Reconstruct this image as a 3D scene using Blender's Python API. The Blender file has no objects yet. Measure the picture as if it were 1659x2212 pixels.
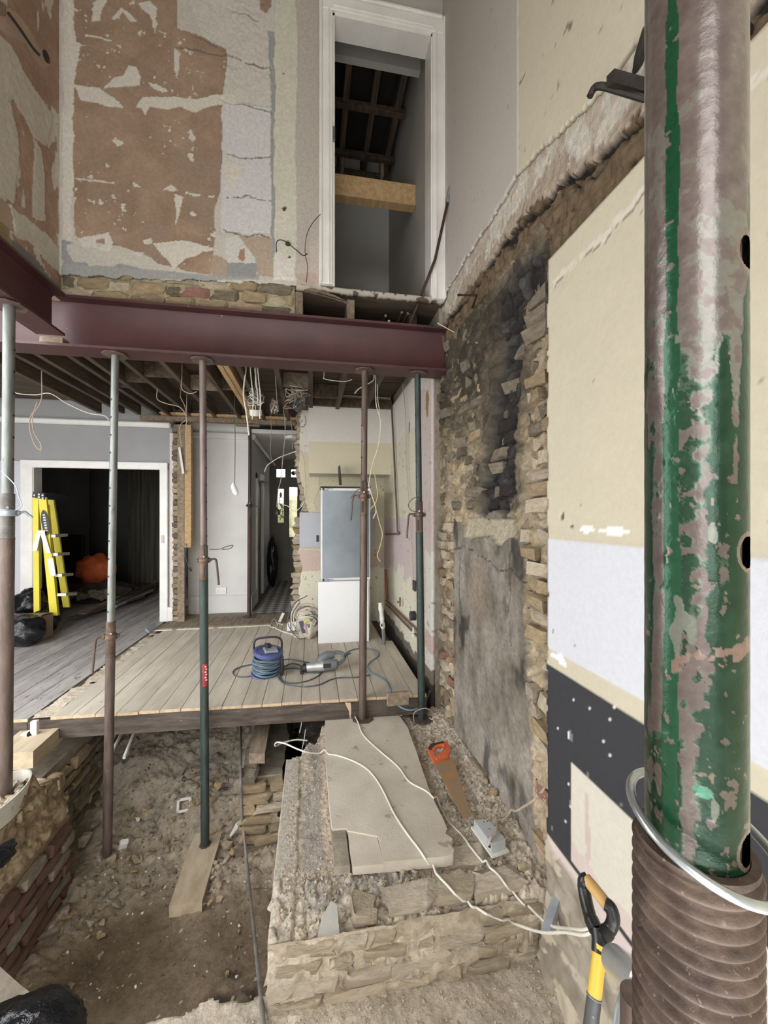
import bpy, bmesh, math, random
import numpy as np
from mathutils import Vector, Matrix, Euler
from math import sin, cos, pi, radians

SC = bpy.context.scene
COL = SC.collection

# ------------------------------------------------------------------ camera
CAM_Z = 1.45                       # eye height above the old timber floor (z = 0)
F_PX, IMG_W, IMG_H = 870.0, 1659.0, 2212.0
CX, HORIZ = 829.5, 1115.0
YAW = math.atan(155.0 / F_PX)      # the camera looks a little to the right of the room's depth axis (+Y)
cam_d = bpy.data.cameras.new('camera')
cam = bpy.data.objects.new('camera', cam_d); COL.objects.link(cam)
cam.location = (0, 0, CAM_Z); cam.rotation_euler = (pi / 2, 0, -YAW)
cam_d.sensor_fit = 'HORIZONTAL'; cam_d.sensor_width = 36.0
cam_d.lens = F_PX * 36.0 / IMG_W
cam_d.shift_y = (HORIZ - IMG_H / 2) / IMG_W
cam_d.clip_start = 0.01; cam_d.clip_end = 100
SC.camera = cam

# ------------------------------------------------------------------ sky and exposure
W = bpy.data.worlds.new('overcast_sky'); SC.world = W; W.use_nodes = True
bg = W.node_tree.nodes['Background']
bg.inputs['Color'].default_value = (0.97, 0.985, 1.0, 1)
bg.inputs['Strength'].default_value = 6.0
SC.view_settings.view_transform = 'Standard'; SC.view_settings.look = 'None'
SC.view_settings.exposure = 0.0; SC.view_settings.gamma = 1.0
SC.view_settings.use_curve_mapping = False
SC.cycles.max_bounces = 8; SC.cycles.diffuse_bounces = 6
SC.cycles.sample_clamp_indirect = 6.0

# ------------------------------------------------------------------ measuring: photo pixel -> point on a plane of the room
SY, CY = sin(YAW), cos(YAW)
def _dir(px, py):
    u = (px - CX) / F_PX; v = (HORIZ - py) / F_PX
    return SY + u * CY, CY - u * SY, v
def AF(px, py, f): d = _dir(px, py); return Vector((d[0] * f, d[1] * f, CAM_Z + d[2] * f))
def AY(px, py, Y): return AF(px, py, Y / _dir(px, py)[1])
def AX(px, py, X): return AF(px, py, X / _dir(px, py)[0])
def AZ(px, py, z): return AF(px, py, (z - CAM_Z) / _dir(px, py)[2])

# ------------------------------------------------------------------ numpy noise
_rs = np.random.RandomState(7)
_T = _rs.rand(16, 256, 256)
def vn(x, y, seed=0):
    t = _T[seed % 16]
    xi = np.floor(x).astype(int); yi = np.floor(y).astype(int)
    fx = x - xi; fy = y - yi
    fx = fx * fx * (3 - 2 * fx); fy = fy * fy * (3 - 2 * fy)
    o = seed * 37
    a = t[(xi + o) & 255, yi & 255]; b = t[(xi + 1 + o) & 255, yi & 255]
    c = t[(xi + o) & 255, (yi + 1) & 255]; d = t[(xi + 1 + o) & 255, (yi + 1) & 255]
    return (a * (1 - fx) + b * fx) * (1 - fy) + (c * (1 - fx) + d * fx) * fy
def fbm(x, y, sc, oct=4, seed=0):
    s = 0.0; a = 1.0; n = 0.0
    for i in range(oct):
        s = s + a * (vn(x * sc, y * sc, seed + i) * 2 - 1); n += a
        a *= 0.5; sc *= 2.03
    return s / n
def worley(x, y, sx, sy, seed=0):
    X = x * sx; Y = y * sy
    xi = np.floor(X).astype(int); yi = np.floor(Y).astype(int)
    f1 = np.full(x.shape, 9.0); f2 = np.full(x.shape, 9.0); idv = np.zeros(x.shape)
    a, b, c = _T[seed % 16], _T[(seed + 1) % 16], _T[(seed + 2) % 16]
    for i in (-1, 0, 1):
        for j in (-1, 0, 1):
            cx = (xi + i) & 255; cy = (yi + j) & 255
            d = np.hypot(xi + i + 0.15 + 0.7 * a[cx, cy] - X, yi + j + 0.15 + 0.7 * b[cx, cy] - Y)
            n = d < f1
            f2 = np.where(n, f1, np.minimum(f2, d)); idv = np.where(n, c[cx, cy], idv); f1 = np.where(n, d, f1)
    return f1, f2, idv
def pip(x, y, poly):
    r = np.zeros(x.shape, bool); n = len(poly)
    for i in range(n):
        x0, y0 = poly[i]; x1, y1 = poly[(i + 1) % n]
        if y0 == y1: continue
        r ^= ((y0 > y) != (y1 > y)) & (x < (x1 - x0) * (y - y0) / (y1 - y0) + x0)
    return r
def sm(a, b, x):
    t = np.clip((x - a) / (b - a), 0, 1); return t * t * (3 - 2 * t)
def lin(c):
    r = []
    for v in c[:3]:
        v = v / 255.0
        r.append(v / 12.92 if v <= 0.04045 else ((v + 0.055) / 1.055) ** 2.4)
    return tuple(r)
DESAT = 0.20                       # site dust greys every paint a little
def dusty(c): g = 0.3 * c[0] + 0.59 * c[1] + 0.11 * c[2]; return tuple(v + (g - v) * DESAT for v in c[:3])
def L4(c): return lin(dusty(c)) + (1.0,)

# ------------------------------------------------------------------ materials
def _nt(name):
    m = bpy.data.materials.new(name); m.use_nodes = True
    nt = m.node_tree; b = nt.nodes['Principled BSDF']
    return m, nt, b
def _noise(nt, sc, det=4, vec=None, rough=0.6):
    n = nt.nodes.new('ShaderNodeTexNoise'); n.inputs['Scale'].default_value = sc
    n.inputs['Detail'].default_value = det; n.inputs['Roughness'].default_value = rough
    if vec is not None: nt.links.new(vec, n.inputs['Vector'])
    return n
def _ramp(nt, fac, stops):
    r = nt.nodes.new('ShaderNodeValToRGB'); e = r.color_ramp.elements
    while len(e) < len(stops): e.new(0.5)
    for el, (p, c) in zip(e, stops): el.position = p; el.color = c
    nt.links.new(fac, r.inputs['Fac']); return r
def _mix(nt, fac, a, b, mode='MIX'):
    m = nt.nodes.new('ShaderNodeMix'); m.data_type = 'RGBA'; m.blend_type = mode
    for s, v in ((m.inputs[0], fac), (m.inputs[6], a), (m.inputs[7], b)):
        if hasattr(v, 'links'): nt.links.new(v, s)
        else: s.default_value = v
    return m.outputs[2]
def _bump(nt, b, vec, sc, strength, dist=0.01):
    n = _noise(nt, sc, 5, vec, 0.65)
    bp = nt.nodes.new('ShaderNodeBump'); bp.inputs['Strength'].default_value = strength
    bp.inputs['Distance'].default_value = dist
    nt.links.new(n.outputs['Fac'], bp.inputs['Height']); nt.links.new(bp.outputs['Normal'], b.inputs['Normal'])
_MATS = {}
def pm(name, c1, c2=None, sc=6, rough=0.8, bump=0.3, bs=60, metal=0.0, stretch=(1, 1, 1), rnd=0.0,
       spots=None, spot_sc=30, spot_at=0.66, lo=0.35, hi=0.65, spec=0.5, trans=0.0, dist=0.006, coat=0.0):
    if name in _MATS: return _MATS[name]
    m, nt, b = _nt(name)
    tc = nt.nodes.new('ShaderNodeTexCoord'); mp = nt.nodes.new('ShaderNodeMapping')
    mp.inputs['Scale'].default_value = stretch
    nt.links.new(tc.outputs['Object'], mp.inputs['Vector']); vec = mp.outputs['Vector']
    if rnd:
        oi = nt.nodes.new('ShaderNodeObjectInfo')
        ad = nt.nodes.new('ShaderNodeVectorMath'); ad.operation = 'ADD'
        cm = nt.nodes.new('ShaderNodeCombineXYZ')
        ml = nt.nodes.new('ShaderNodeMath'); ml.operation = 'MULTIPLY'; ml.inputs[1].default_value = 37.0
        nt.links.new(oi.outputs['Random'], ml.inputs[0])
        for i in range(3): nt.links.new(ml.outputs[0], cm.inputs[i])
        nt.links.new(vec, ad.inputs[0]); nt.links.new(cm.outputs[0], ad.inputs[1]); vec = ad.outputs[0]
    n = _noise(nt, sc, 5, vec)
    c2 = c2 or tuple(v * 0.85 for v in c1)
    out = _ramp(nt, n.outputs['Fac'], [(lo, L4(c1)), (hi, L4(c2))]).outputs['Color']
    if spots:
        n2 = _noise(nt, spot_sc, 3, vec)
        f = _ramp(nt, n2.outputs['Fac'], [(spot_at, (0, 0, 0, 1)), (min(spot_at + 0.04, 1), (1, 1, 1, 1))])
        out = _mix(nt, f.outputs['Color'], out, L4(spots))
    if rnd:
        h = nt.nodes.new('ShaderNodeHueSaturation')
        mr = nt.nodes.new('ShaderNodeMapRange'); mr.inputs['To Min'].default_value = 1 - rnd; mr.inputs['To Max'].default_value = 1 + rnd
        nt.links.new(oi.outputs['Random'], mr.inputs['Value']); nt.links.new(mr.outputs[0], h.inputs['Value'])
        nt.links.new(out, h.inputs['Color']); out = h.outputs['Color']
    nt.links.new(out, b.inputs['Base Color'])
    b.inputs['Roughness'].default_value = rough; b.inputs['Metallic'].default_value = metal
    b.inputs['Specular IOR Level'].default_value = spec
    if trans: b.inputs['Transmission Weight'].default_value = trans
    if coat: b.inputs['Coat Weight'].default_value = coat; b.inputs['Coat Roughness'].default_value = 0.15
    if bump: _bump(nt, b, vec, bs, bump, dist)
    _MATS[name] = m; return m
def am(name, rough=0.9, bump=0.3, bs=80, vary=0.16, spec=0.3, vs=45, metal=0.0):
    """colour from the mesh's own 'Col' attribute, broken up by fine grain"""
    if name in _MATS: return _MATS[name]
    m, nt, b = _nt(name)
    at = nt.nodes.new('ShaderNodeAttribute'); at.attribute_name = 'Col'
    tc = nt.nodes.new('ShaderNodeTexCoord'); vec = tc.outputs['Object']
    n = _noise(nt, vs, 6, vec, 0.7)
    g = _ramp(nt, n.outputs['Fac'], [(0.3, (1 - vary,) * 3 + (1,)), (0.7, (1 + vary,) * 3 + (1,))])
    nt.links.new(_mix(nt, 1.0, at.outputs['Color'], g.outputs['Color'], 'MULTIPLY'), b.inputs['Base Color'])
    b.inputs['Roughness'].default_value = rough; b.inputs['Specular IOR Level'].default_value = spec
    b.inputs['Metallic'].default_value = metal
    if bump: _bump(nt, b, vec, bs, bump)
    _MATS[name] = m; return m

# ------------------------------------------------------------------ mesh building
class MB:
    def __init__(s): s.v = []; s.f = []
    def add(s, vs, fs):
        n = len(s.v); s.v += [tuple(v) for v in vs]; s.f += [[i + n for i in f] for f in fs]; return s
    def box(s, c, d, rot=None, b=0.0, jit=0.0, rng=None):
        c = Vector(c); h = [x / 2 for x in d]; b = min(b, min(h) * 0.9)
        vs = []; fs = []
        if b <= 0:
            vs = [Vector((x * h[0], y * h[1], z * h[2])) for x in (-1, 1) for y in (-1, 1) for z in (-1, 1)]
            fs = [[0, 1, 3, 2], [4, 6, 7, 5], [0, 4, 5, 1], [2, 3, 7, 6], [0, 2, 6, 4], [1, 5, 7, 3]]
        else:
            idx = {}
            for x in (-1, 1):
                for y in (-1, 1):
                    for z in (-1, 1):
                        for k in range(3):
                            p = [x * (h[0] - b), y * (h[1] - b), z * (h[2] - b)]
                            p[k] = (x, y, z)[k] * h[k]
                            idx[(x, y, z, k)] = len(vs); vs.append(Vector(p))
            S = (-1, 1)
            for k in range(3):
                a, e = [(1, 2), (0, 2), (0, 1)][k]
                for sg in S:
                    q = []
                    for (p, r) in ((-1, -1), (1, -1), (1, 1), (-1, 1)):
                        t = [0, 0, 0]; t[k] = sg; t[a] = p; t[e] = r; q.append(idx[(*t, k)])
                    fs.append(q)
                for p in S:
                    for r in S:
                        t0 = [0, 0, 0]; t0[k] = -1; t0[a] = p; t0[e] = r; t1 = list(t0); t1[k] = 1
                        fs.append([idx[(*t0, a)], idx[(*t1, a)], idx[(*t1, e)], idx[(*t0, e)]])
            for x in S:
                for y in S:
                    for z in S: fs.append([idx[(x, y, z, 0)], idx[(x, y, z, 1)], idx[(x, y, z, 2)]])
        if jit and rng: vs = [v + Vector([rng.uniform(-jit, jit) for _ in range(3)]) for v in vs]
        if rot is not None:
            R = rot if isinstance(rot, Matrix) else Euler(rot).to_matrix()
            vs = [R @ v for v in vs]
        return s.add([v + c for v in vs], fs)
    def lh(s, lo, hi, b=0.0):
        return s.box([(a + c) / 2 for a, c in zip(lo, hi)], [abs(c - a) for a, c in zip(lo, hi)], b=b)
    def tube(s, pts, r, n=8, caps=True):
        pts = [Vector(p) for p in pts]; N = len(pts)
        rr = r if isinstance(r, (list, tuple)) else [r] * N
        T = [(pts[min(i + 1, N - 1)] - pts[max(i - 1, 0)]).normalized() for i in range(N)]
        up = Vector((0, 0, 1)) if abs(T[0].z) < 0.9 else Vector((1, 0, 0))
        a = T[0].cross(up).normalized(); vs = []; fs = []
        for i in range(N):
            a = (a - T[i] * a.dot(T[i])).normalized(); c = T[i].cross(a)
            for k in range(n):
                t = 2 * pi * k / n; vs.append(pts[i] + (a * cos(t) + c * sin(t)) * rr[i])
        for i in range(N - 1):
            for k in range(n):
                k2 = (k + 1) % n; fs.append([i * n + k, i * n + k2, (i + 1) * n + k2, (i + 1) * n + k])
        if caps: fs.append(list(range(n))[::-1]); fs.append([(N - 1) * n + k for k in range(n)])
        return s.add(vs, fs)
    def cyl(s, p0, p1, r0, r1=None, n=16): return s.tube([p0, p1], [r0, r0 if r1 is None else r1], n)
    def lathe(s, prof, c=(0, 0, 0), n=20, M=None):
        vs = []; fs = []; m = len(prof)
        for (r, z) in prof:
            for k in range(n):
                t = 2 * pi * k / n; v = Vector((r * cos(t), r * sin(t), z))
                if M is not None: v = M @ v
                vs.append(v + Vector(c))
        for i in range(m - 1):
            for k in range(n):
                k2 = (k + 1) % n; fs.append([i * n + k, i * n + k2, (i + 1) * n + k2, (i + 1) * n + k])
        if prof[0][0] > 1e-5: fs.append(list(range(n))[::-1])
        if prof[-1][0] > 1e-5: fs.append([(m - 1) * n + k for k in range(n)])
        return s.add(vs, fs)
    def ring(s, c, R, r, n=28, m=8, M=None):
        vs = []; fs = []
        for i in range(n):
            t = 2 * pi * i / n
            for j in range(m):
                q = 2 * pi * j / m
                v = Vector(((R + r * cos(q)) * cos(t), (R + r * cos(q)) * sin(t), r * sin(q)))
                if M is not None: v = M @ v
                vs.append(v + Vector(c))
        for i in range(n):
            for j in range(m):
                i2 = (i + 1) % n; j2 = (j + 1) % m
                fs.append([i * m + j, i2 * m + j, i2 * m + j2, i * m + j2])
        return s.add(vs, fs)
    def prism(s, poly, ext):
        n = len(poly); ext = Vector(ext); P = [Vector(p) for p in poly]
        return s.add(P + [p + ext for p in P], [list(range(n))[::-1], [n + i for i in range(n)]] + [[i, (i + 1) % n, n + (i + 1) % n, n + i] for i in range(n)])
    def mesh(s, name, off=(0, 0, 0), smooth=True, ang=35, recalc=True):
        me = bpy.data.meshes.new(name); ox, oy, oz = off
        me.from_pydata([(x - ox, y - oy, z - oz) for x, y, z in s.v], [], s.f)
        if recalc:
            bm = bmesh.new(); bm.from_mesh(me); bmesh.ops.recalc_face_normals(bm, faces=bm.faces); bm.to_mesh(me); bm.free()
        if smooth:
            me.polygons.foreach_set('use_smooth', [True] * len(me.polygons)); me.set_sharp_from_angle(angle=radians(ang))
        me.update(); return me
def wloc(o):
    v = Vector((0, 0, 0))
    while o is not None: v = v + o.location; o = o.parent
    return v
def obj(name, mb, mat, parent=None, smooth=True, ang=35, local=False, label=None, kind=None):
    off = (0, 0, 0) if (local or parent is None) else wloc(parent)
    me = mb if isinstance(mb, bpy.types.Mesh) else mb.mesh(name, off, smooth, ang)
    o = bpy.data.objects.new(name, me); COL.objects.link(o)
    if mat is not None and not len(me.materials): me.materials.append(mat)
    if parent is not None: o.parent = parent
    if label: o['label'] = label
    if kind: o['kind'] = kind
    return o
def struct(name, mb, mat, **k): return obj(name, mb, mat, kind='structure', **k)
def tag(o, label, cat, group=None):
    o['label'] = label; o['category'] = cat
    if group: o['group'] = group
    return o
def thing(name, label, cat, loc=(0, 0, 0), group=None):
    o = bpy.data.objects.new(name, None); COL.objects.link(o); o.location = loc; o.empty_display_size = 0.05
    return tag(o, label, cat, group)
def solo(name, mb, mat, label, cat, group=None, **k):
    """a thing that is one mesh, its origin at its base"""
    v = np.array(mb.v); c = ((v[:, 0].min() + v[:, 0].max()) / 2, (v[:, 1].min() + v[:, 1].max()) / 2, v[:, 2].min())
    me = mb.mesh(name, c, k.get('smooth', True), k.get('ang', 35))
    o = bpy.data.objects.new(name, me); COL.objects.link(o); o.location = c; me.materials.append(mat)
    return tag(o, label, cat, group)
def inst(name, me, parent, loc, rot=(0, 0, 0), scl=(1, 1, 1)):
    """one more piece sharing mesh data"""
    o = bpy.data.objects.new(name, me); COL.objects.link(o); o.parent = parent
    o.location = loc; o.rotation_euler = rot; o.scale = scl; return o
def crv(pts, sub=6):
    """Catmull-Rom through the points"""
    P = [Vector(p) for p in pts]
    if len(P) < 3: return P
    Q = [P[0] * 2 - P[1]] + P + [P[-1] * 2 - P[-2]]; out = []
    for i in range(1, len(Q) - 2):
        a, b, c, d = Q[i - 1:i + 3]
        for k in range(sub):
            t = k / sub
            out.append(0.5 * ((2 * b) + (c - a) * t + (2 * a - 5 * b + 4 * c - d) * t * t + (3 * b - a - 3 * c + d) * t ** 3))
    return out + [P[-1]]
def sheet(name, org, ud, vd, ul, vl, step, fn, mat, parent=None, kind='structure', thick=0.0, ustep=None):
    """a surface grid: fn(U, V) gives height along ud x vd, colour (0-255 sRGB) and optionally which vertices to keep"""
    nu = max(2, int(round(ul / (ustep or step))) + 1); nv = max(2, int(round(vl / step)) + 1)
    U, V = np.meshgrid(np.linspace(0, ul, nu), np.linspace(0, vl, nv), indexing='ij')
    r = fn(U, V); H, C = r[0], r[1]; keep = r[2] if len(r) > 2 else np.ones(U.shape, bool)
    ud = np.array(ud, float); vd = np.array(vd, float); n = np.cross(ud, vd)
    off = np.array(wloc(parent)) if parent is not None else 0.0
    P = np.array(org, float) + U[..., None] * ud + V[..., None] * vd + H[..., None] * n - off
    I = np.arange(nu * nv).reshape(nu, nv)
    q = np.stack([I[:-1, :-1], I[1:, :-1], I[1:, 1:], I[:-1, 1:]], -1)
    kf = keep[:-1, :-1] & keep[1:, :-1] & keep[1:, 1:] & keep[:-1, 1:]
    q = q[kf]
    me = bpy.data.meshes.new(name)
    me.vertices.add(nu * nv); me.vertices.foreach_set('co', P.reshape(-1).astype(np.float32))
    me.loops.add(q.size); me.loops.foreach_set('vertex_index', q.reshape(-1).astype(np.int32))
    me.polygons.add(len(q)); me.polygons.foreach_set('loop_start', np.arange(0, q.size, 4, dtype=np.int32))
    me.update(calc_edges=True)
    me.polygons.foreach_set('use_smooth', [True] * len(q))
    g = C @ np.array((0.3, 0.59, 0.11)); C = C + (g[..., None] - C) * DESAT
    c = np.clip(C / 255.0, 0, 1); c = np.where(c <= 0.04045, c / 12.92, ((c + 0.055) / 1.055) ** 2.4)
    a = me.color_attributes.new('Col', 'FLOAT_COLOR', 'POINT')
    a.data.foreach_set('color', np.concatenate([c, np.ones(c.shape[:2] + (1,))], -1).reshape(-1).astype(np.float32))
    bm = bmesh.new(); bm.from_mesh(me); bmesh.ops.delete(bm, geom=[v for v in bm.verts if not v.link_faces], context='VERTS'); bm.to_mesh(me); bm.free()
    me.materials.append(mat)
    o = bpy.data.objects.new(name, me); COL.objects.link(o)
    if parent is not None: o.parent = parent
    if kind: o['kind'] = kind
    if thick:
        md = o.modifiers.new('thickness', 'SOLIDIFY'); md.thickness = thick; md.offset = -1
    return o
def put(C, mask, col, soft=None):
    m = mask.astype(float) if soft is None else soft
    return C * (1 - m[..., None]) + np.array(col, float) * m[..., None]
def rock_mesh(name, seed, flat=1.0, n=12):
    rng = random.Random(seed); bm = bmesh.new()
    for _ in range(n):
        d = Vector([rng.gauss(0, 1) for _ in range(3)]).normalized()
        d = Vector([max(-0.62, min(0.62, c)) for c in d]) * rng.uniform(0.7, 1.0)
        bm.verts.new((d.x * 0.8, d.y * 0.8, d.z * 0.8 * flat))
    r = bmesh.ops.convex_hull(bm, input=bm.verts)
    bmesh.ops.delete(bm, geom=[v for v in bm.verts if not v.link_faces], context='VERTS')
    me = bpy.data.meshes.new(name); bm.to_mesh(me); bm.free(); return me
def brick_mesh(name, seed, rough=0.05):
    rng = random.Random(seed)
    mb = MB().box((0, 0, 0), (1, 1, 1), b=0.11, jit=rough, rng=rng)
    return mb.mesh(name, smooth=True, ang=50)
# ================================================================== MATERIALS
M_plaster = am('old_plaster', 0.92, 0.35, 70, 0.15)
M_masonry = am('broken_masonry', 0.95, 0.9, 45, 0.30, vs=28)
M_dirt = am('site_dirt', 0.95, 0.9, 60, 0.25, vs=38)
M_paint = am('wall_paint', 0.75, 0.12, 120, 0.05)
M_cream_flat = pm('flat_cream_paint', (206, 200, 184), (196, 190, 172), 3, 0.8, 0.1, 90)
M_grey_flat = pm('flat_grey_paint', (176, 172, 164), (168, 164, 156), 2, 0.8, 0.1, 90)
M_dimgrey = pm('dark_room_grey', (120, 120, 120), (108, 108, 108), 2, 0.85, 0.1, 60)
M_white_gloss = pm('white_gloss_paint', (228, 226, 220), (216, 213, 206), 5, 0.4, 0.08, 60)
M_offwhite = pm('white_wall_paint', (214, 212, 206), (206, 203, 196), 2, 0.7, 0.08, 80)
M_joist = pm('old_joist_timber', (92, 72, 52), (58, 45, 34), 4, 0.85, 0.5, 40, stretch=(6, 0.7, 6), rnd=0.25)
M_newwood = pm('new_sawn_timber', (196, 158, 104), (170, 132, 82), 4, 0.75, 0.25, 50, stretch=(8, 0.8, 8), rnd=0.1)
M_oldwood = pm('weathered_timber', (150, 130, 104), (112, 94, 74), 5, 0.85, 0.5, 40, stretch=(6, 1, 6), rnd=0.12)
M_darkwood = pm('dark_dirty_timber', (96, 82, 70), (62, 52, 44), 5, 0.85, 0.6, 35, stretch=(1, 5, 6), rnd=0.1, spots=(120, 108, 96), spot_sc=9, spot_at=0.68)
M_board = pm('dusty_floorboard', (202, 190, 170), (180, 168, 148), 3, 0.8, 0.3, 60, stretch=(5, 0.8, 5), rnd=0.07, spots=(112, 98, 82), spot_sc=22, spot_at=0.68)
M_boardL = pm('grey_floorboard', (176, 170, 164), (140, 134, 130), 3, 0.62, 0.3, 50, stretch=(5, 0.7, 5), rnd=0.08, spots=(84, 78, 74), spot_sc=12, spot_at=0.64)
M_cutend = pm('fresh_cut_timber_end', (200, 172, 132), (176, 148, 112), 30, 0.8, 0.3, 80)
M_deck = pm('subfloor_planks', (96, 76, 56), (66, 52, 40), 3, 0.9, 0.4, 40, stretch=(0.7, 6, 6), rnd=0.2)
M_black = pm('black_void_sheet', (14, 14, 15), (22, 22, 23), 6, 0.45, 0.4, 14)
M_mortar = pm('grey_mortar', (160, 148, 128), (128, 116, 98), 14, 0.95, 0.8, 45)
B_yel = pm('yellow_stock_brick', (172, 146, 106), (142, 122, 92), 3.5, 0.95, 0.55, 7, rnd=0.16, spots=(190, 172, 142), spot_sc=5, spot_at=0.66, dist=0.03)
B_gold = pm('golden_stock_brick', (188, 154, 98), (162, 130, 84), 3.5, 0.95, 0.55, 7, rnd=0.1, spots=(205, 186, 150), spot_sc=5, spot_at=0.66, dist=0.03)
B_pale = pm('pale_mortared_brick', (190, 174, 148), (164, 146, 120), 3.5, 0.95, 0.55, 7, rnd=0.12, spots=(140, 120, 96), spot_sc=5, spot_at=0.66, dist=0.03)
B_red = pm('red_brick', (174, 118, 98), (156, 112, 94), 3.5, 0.92, 0.7, 9, rnd=0.1, spots=(196, 170, 142), spot_sc=7, spot_at=0.62, dist=0.05)
B_grey = pm('grimy_grey_brick', (134, 120, 98), (104, 92, 76), 3.5, 0.95, 0.55, 7, rnd=0.2, spots=(160, 142, 110), spot_sc=5, spot_at=0.66, dist=0.03)
B_soot = pm('sooty_brick', (44, 40, 38), (70, 60, 52), 3.5, 0.9, 0.9, 9, rnd=0.25, spots=(96, 82, 68), spot_sc=7, spot_at=0.64, dist=0.05)
B_dkred = pm('dirty_red_brick', (120, 76, 60), (98, 70, 56), 3.5, 0.95, 0.6, 9, rnd=0.15, spots=(104, 84, 66), spot_sc=6, spot_at=0.58, dist=0.05)
BR = [brick_mesh('brick', 100 + i, 0.07) for i in range(6)]
RBR = [brick_mesh('brick', 200 + i, 0.15) for i in range(6)]
_bm_cache = {}
def bmesh_for(rough, i, mat):
    k = (rough, i, mat.name)
    if k not in _bm_cache:
        m = (RBR if rough else BR)[i].copy(); m.materials.clear(); m.materials.append(mat); _bm_cache[k] = m
    return _bm_cache[k]
rb = random.Random(5)
def brick(parent, loc, dims, mats, rough=0, tilt=0.02):
    mat = rb.choice(mats)
    return inst('brick', bmesh_for(rough, rb.randrange(6), mat), parent, loc,
                (rb.uniform(-tilt, tilt), rb.uniform(-tilt, tilt), rb.uniform(-tilt, tilt)), dims)

# ================================================================== UPPER WALL ABOVE THE BEAM (faces the camera)
YW = 3.09; UX0, UZ0 = -1.70, 3.06
def WP(*p): return [(AY(x, y, YW).x - UX0, AY(x, y, YW).z - UZ0) for x, y in p]
def wall_up(U, V):
    n1 = fbm(U, V, 9, 4, 1); n2 = fbm(U + 9, V, 9, 4, 2); nf = fbm(U, V, 34, 3, 3)
    u = U + n1 * 0.014 + nf * 0.004; v = V + n2 * 0.014 + nf * 0.004
    C = np.zeros(U.shape + (3,)); C[:] = (190, 184, 171)
    H = nf * 0.0015
    C = C + (n1 * 6)[..., None]
    P = lambda *p: pip(u, v, WP(*p))
    pink = P((152, -60), (382, -60), (384, 60), (440, 82), (490, 108), (495, 200), (478, 250), (482, 300), (476, 420), (466, 440), (462, 536), (456, 590), (398, 584), (340, 570), (330, 556), (250, 530), (165, 515), (158, 440), (154, 380))
    tone = np.array((156, 128, 104)) + n2[..., None] * np.array((16, 15, 14))
    C = np.where(pink[..., None], tone, C); H = np.where(pink, H - 0.003, H)
    # greyer worn bands on the pink coat
    C = put(C, pink, (150, 126, 108), soft=pink * sm(0.15, 0.5, fbm(U, V, 3.2, 3, 5)) * 0.7)
    rough = P((384, -60), (592, -60), (590, 230), (480, 215), (492, 110), (440, 82))
    C = put(C, rough, (196, 190, 180)); H = H + rough * (np.abs(fbm(U, V, 14, 4, 6)) * 0.016)
    blk = P((480, 225), (590, 232), (588, 505), (478, 500))
    C = put(C, blk, (198, 197, 196)); H = H + blk * 0.004
    crack = np.zeros(U.shape, bool)
    for a, b in (((475, 215), (588, 245)), ((490, 337), (588, 345)), ((490, 425), (585, 430)), ((480, 495), (585, 515)), ((380, 95), (590, 150)), ((500, 20), (560, 50)), ((420, 80), (470, 100))):
        (x0, y0), (x1, y1) = WP(a, b); t = np.clip((u - x0) / (x1 - x0), 0, 1)
        crack |= (np.abs(v + n2 * 0.02 - (y0 + (y1 - y0) * t)) < 0.0045) & (u > x0) & (u < x1) & (nf > -0.45)
    H = H - crack * 0.012; C = put(C, crack, (112, 104, 94))
    white = np.zeros(U.shape, bool)
    for p in (((135, -60), (158, -60), (162, 90), (172, 95), (160, 200), (158, 380), (152, 460), (160, 500), (135, 600)),
              ((200, 20), (216, -20), (230, 0), (216, 46), (199, 46)), ((242, 40), (262, 14), (296, 46), (284, 46), (264, 26), (250, 42)),
              ((300, 4), (322, 0), (340, 18), (340, 52), (334, 70), (326, 34), (306, 18)),
              ((222, 190), (245, 168), (266, 160), (276, 142), (292, 144), (304, 166), (303, 184), (262, 186)),
              ((158, 182), (214, 190), (250, 210), (268, 231), (238, 229), (200, 222), (176, 216)),
              ((292, 231), (308, 207), (374, 208), (420, 212), (506, 200), (510, 224), (440, 232), (420, 241), (392, 231), (360, 235), (322, 228), (311, 250), (304, 234)),
              ((322, 178), (340, 182), (366, 196), (352, 198), (330, 190)), ((376, 100), (388, 110), (384, 170), (376, 150)),
              ((376, 420), (394, 424), (380, 492)), ((286, 392), (308, 404), (288, 402)), ((352, 408), (372, 398), (388, 414)),
              ((168, 512), (232, 500), (242, 520), (240, 546), (212, 536), (176, 532)), ((328, 524), (400, 520), (472, 540), (440, 545), (402, 560), (378, 584), (350, 550)),
              ((288, 552), (300, 545), (312, 543), (306, 553)), ((306, 518), (326, 513), (328, 524), (310, 527)), ((296, 70), (308, 62), (304, 80)),
              ((180, 74), (244, 84), (240, 88), (184, 78)), ((484, 340), (500, 352), (528, 360), (516, 395), (494, 415), (486, 400))):
        white |= P(*p)
    (x0, y0), (x1, y1) = WP((160, 385), (462, 424)); t = np.clip((u - x0) / (x1 - x0), 0, 1)
    white |= (np.abs(v - (y0 + (y1 - y0) * t)) < 0.006) & (u > x0) & (u < x1) & (vn(U * 14, V * 0 + 3, 4) > 0.42)
    white |= pink & (fbm(U, V, 7, 5, 8) > 0.60) 
    white |= pink & (fbm(U, V, 30, 4, 9) > 0.50) & (fbm(U, V, 3, 2, 11) > -0.1)
    hole = P((206, 516), (222, 512), (228, 526), (216, 534), (206, 528))
    white &= ~hole
    C = put(C, white, (204, 198, 184)); H = H + white * 0.003
    low = P((135, 520), (170, 528), (212, 552), (250, 566), (322, 584), (300, 620), (135, 620))
    C = put(C, low, (190, 184, 172)); C = put(C, low & (fbm(U * 0.5, V, 9, 3, 12) > 0.12), (146, 148, 148))
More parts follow.
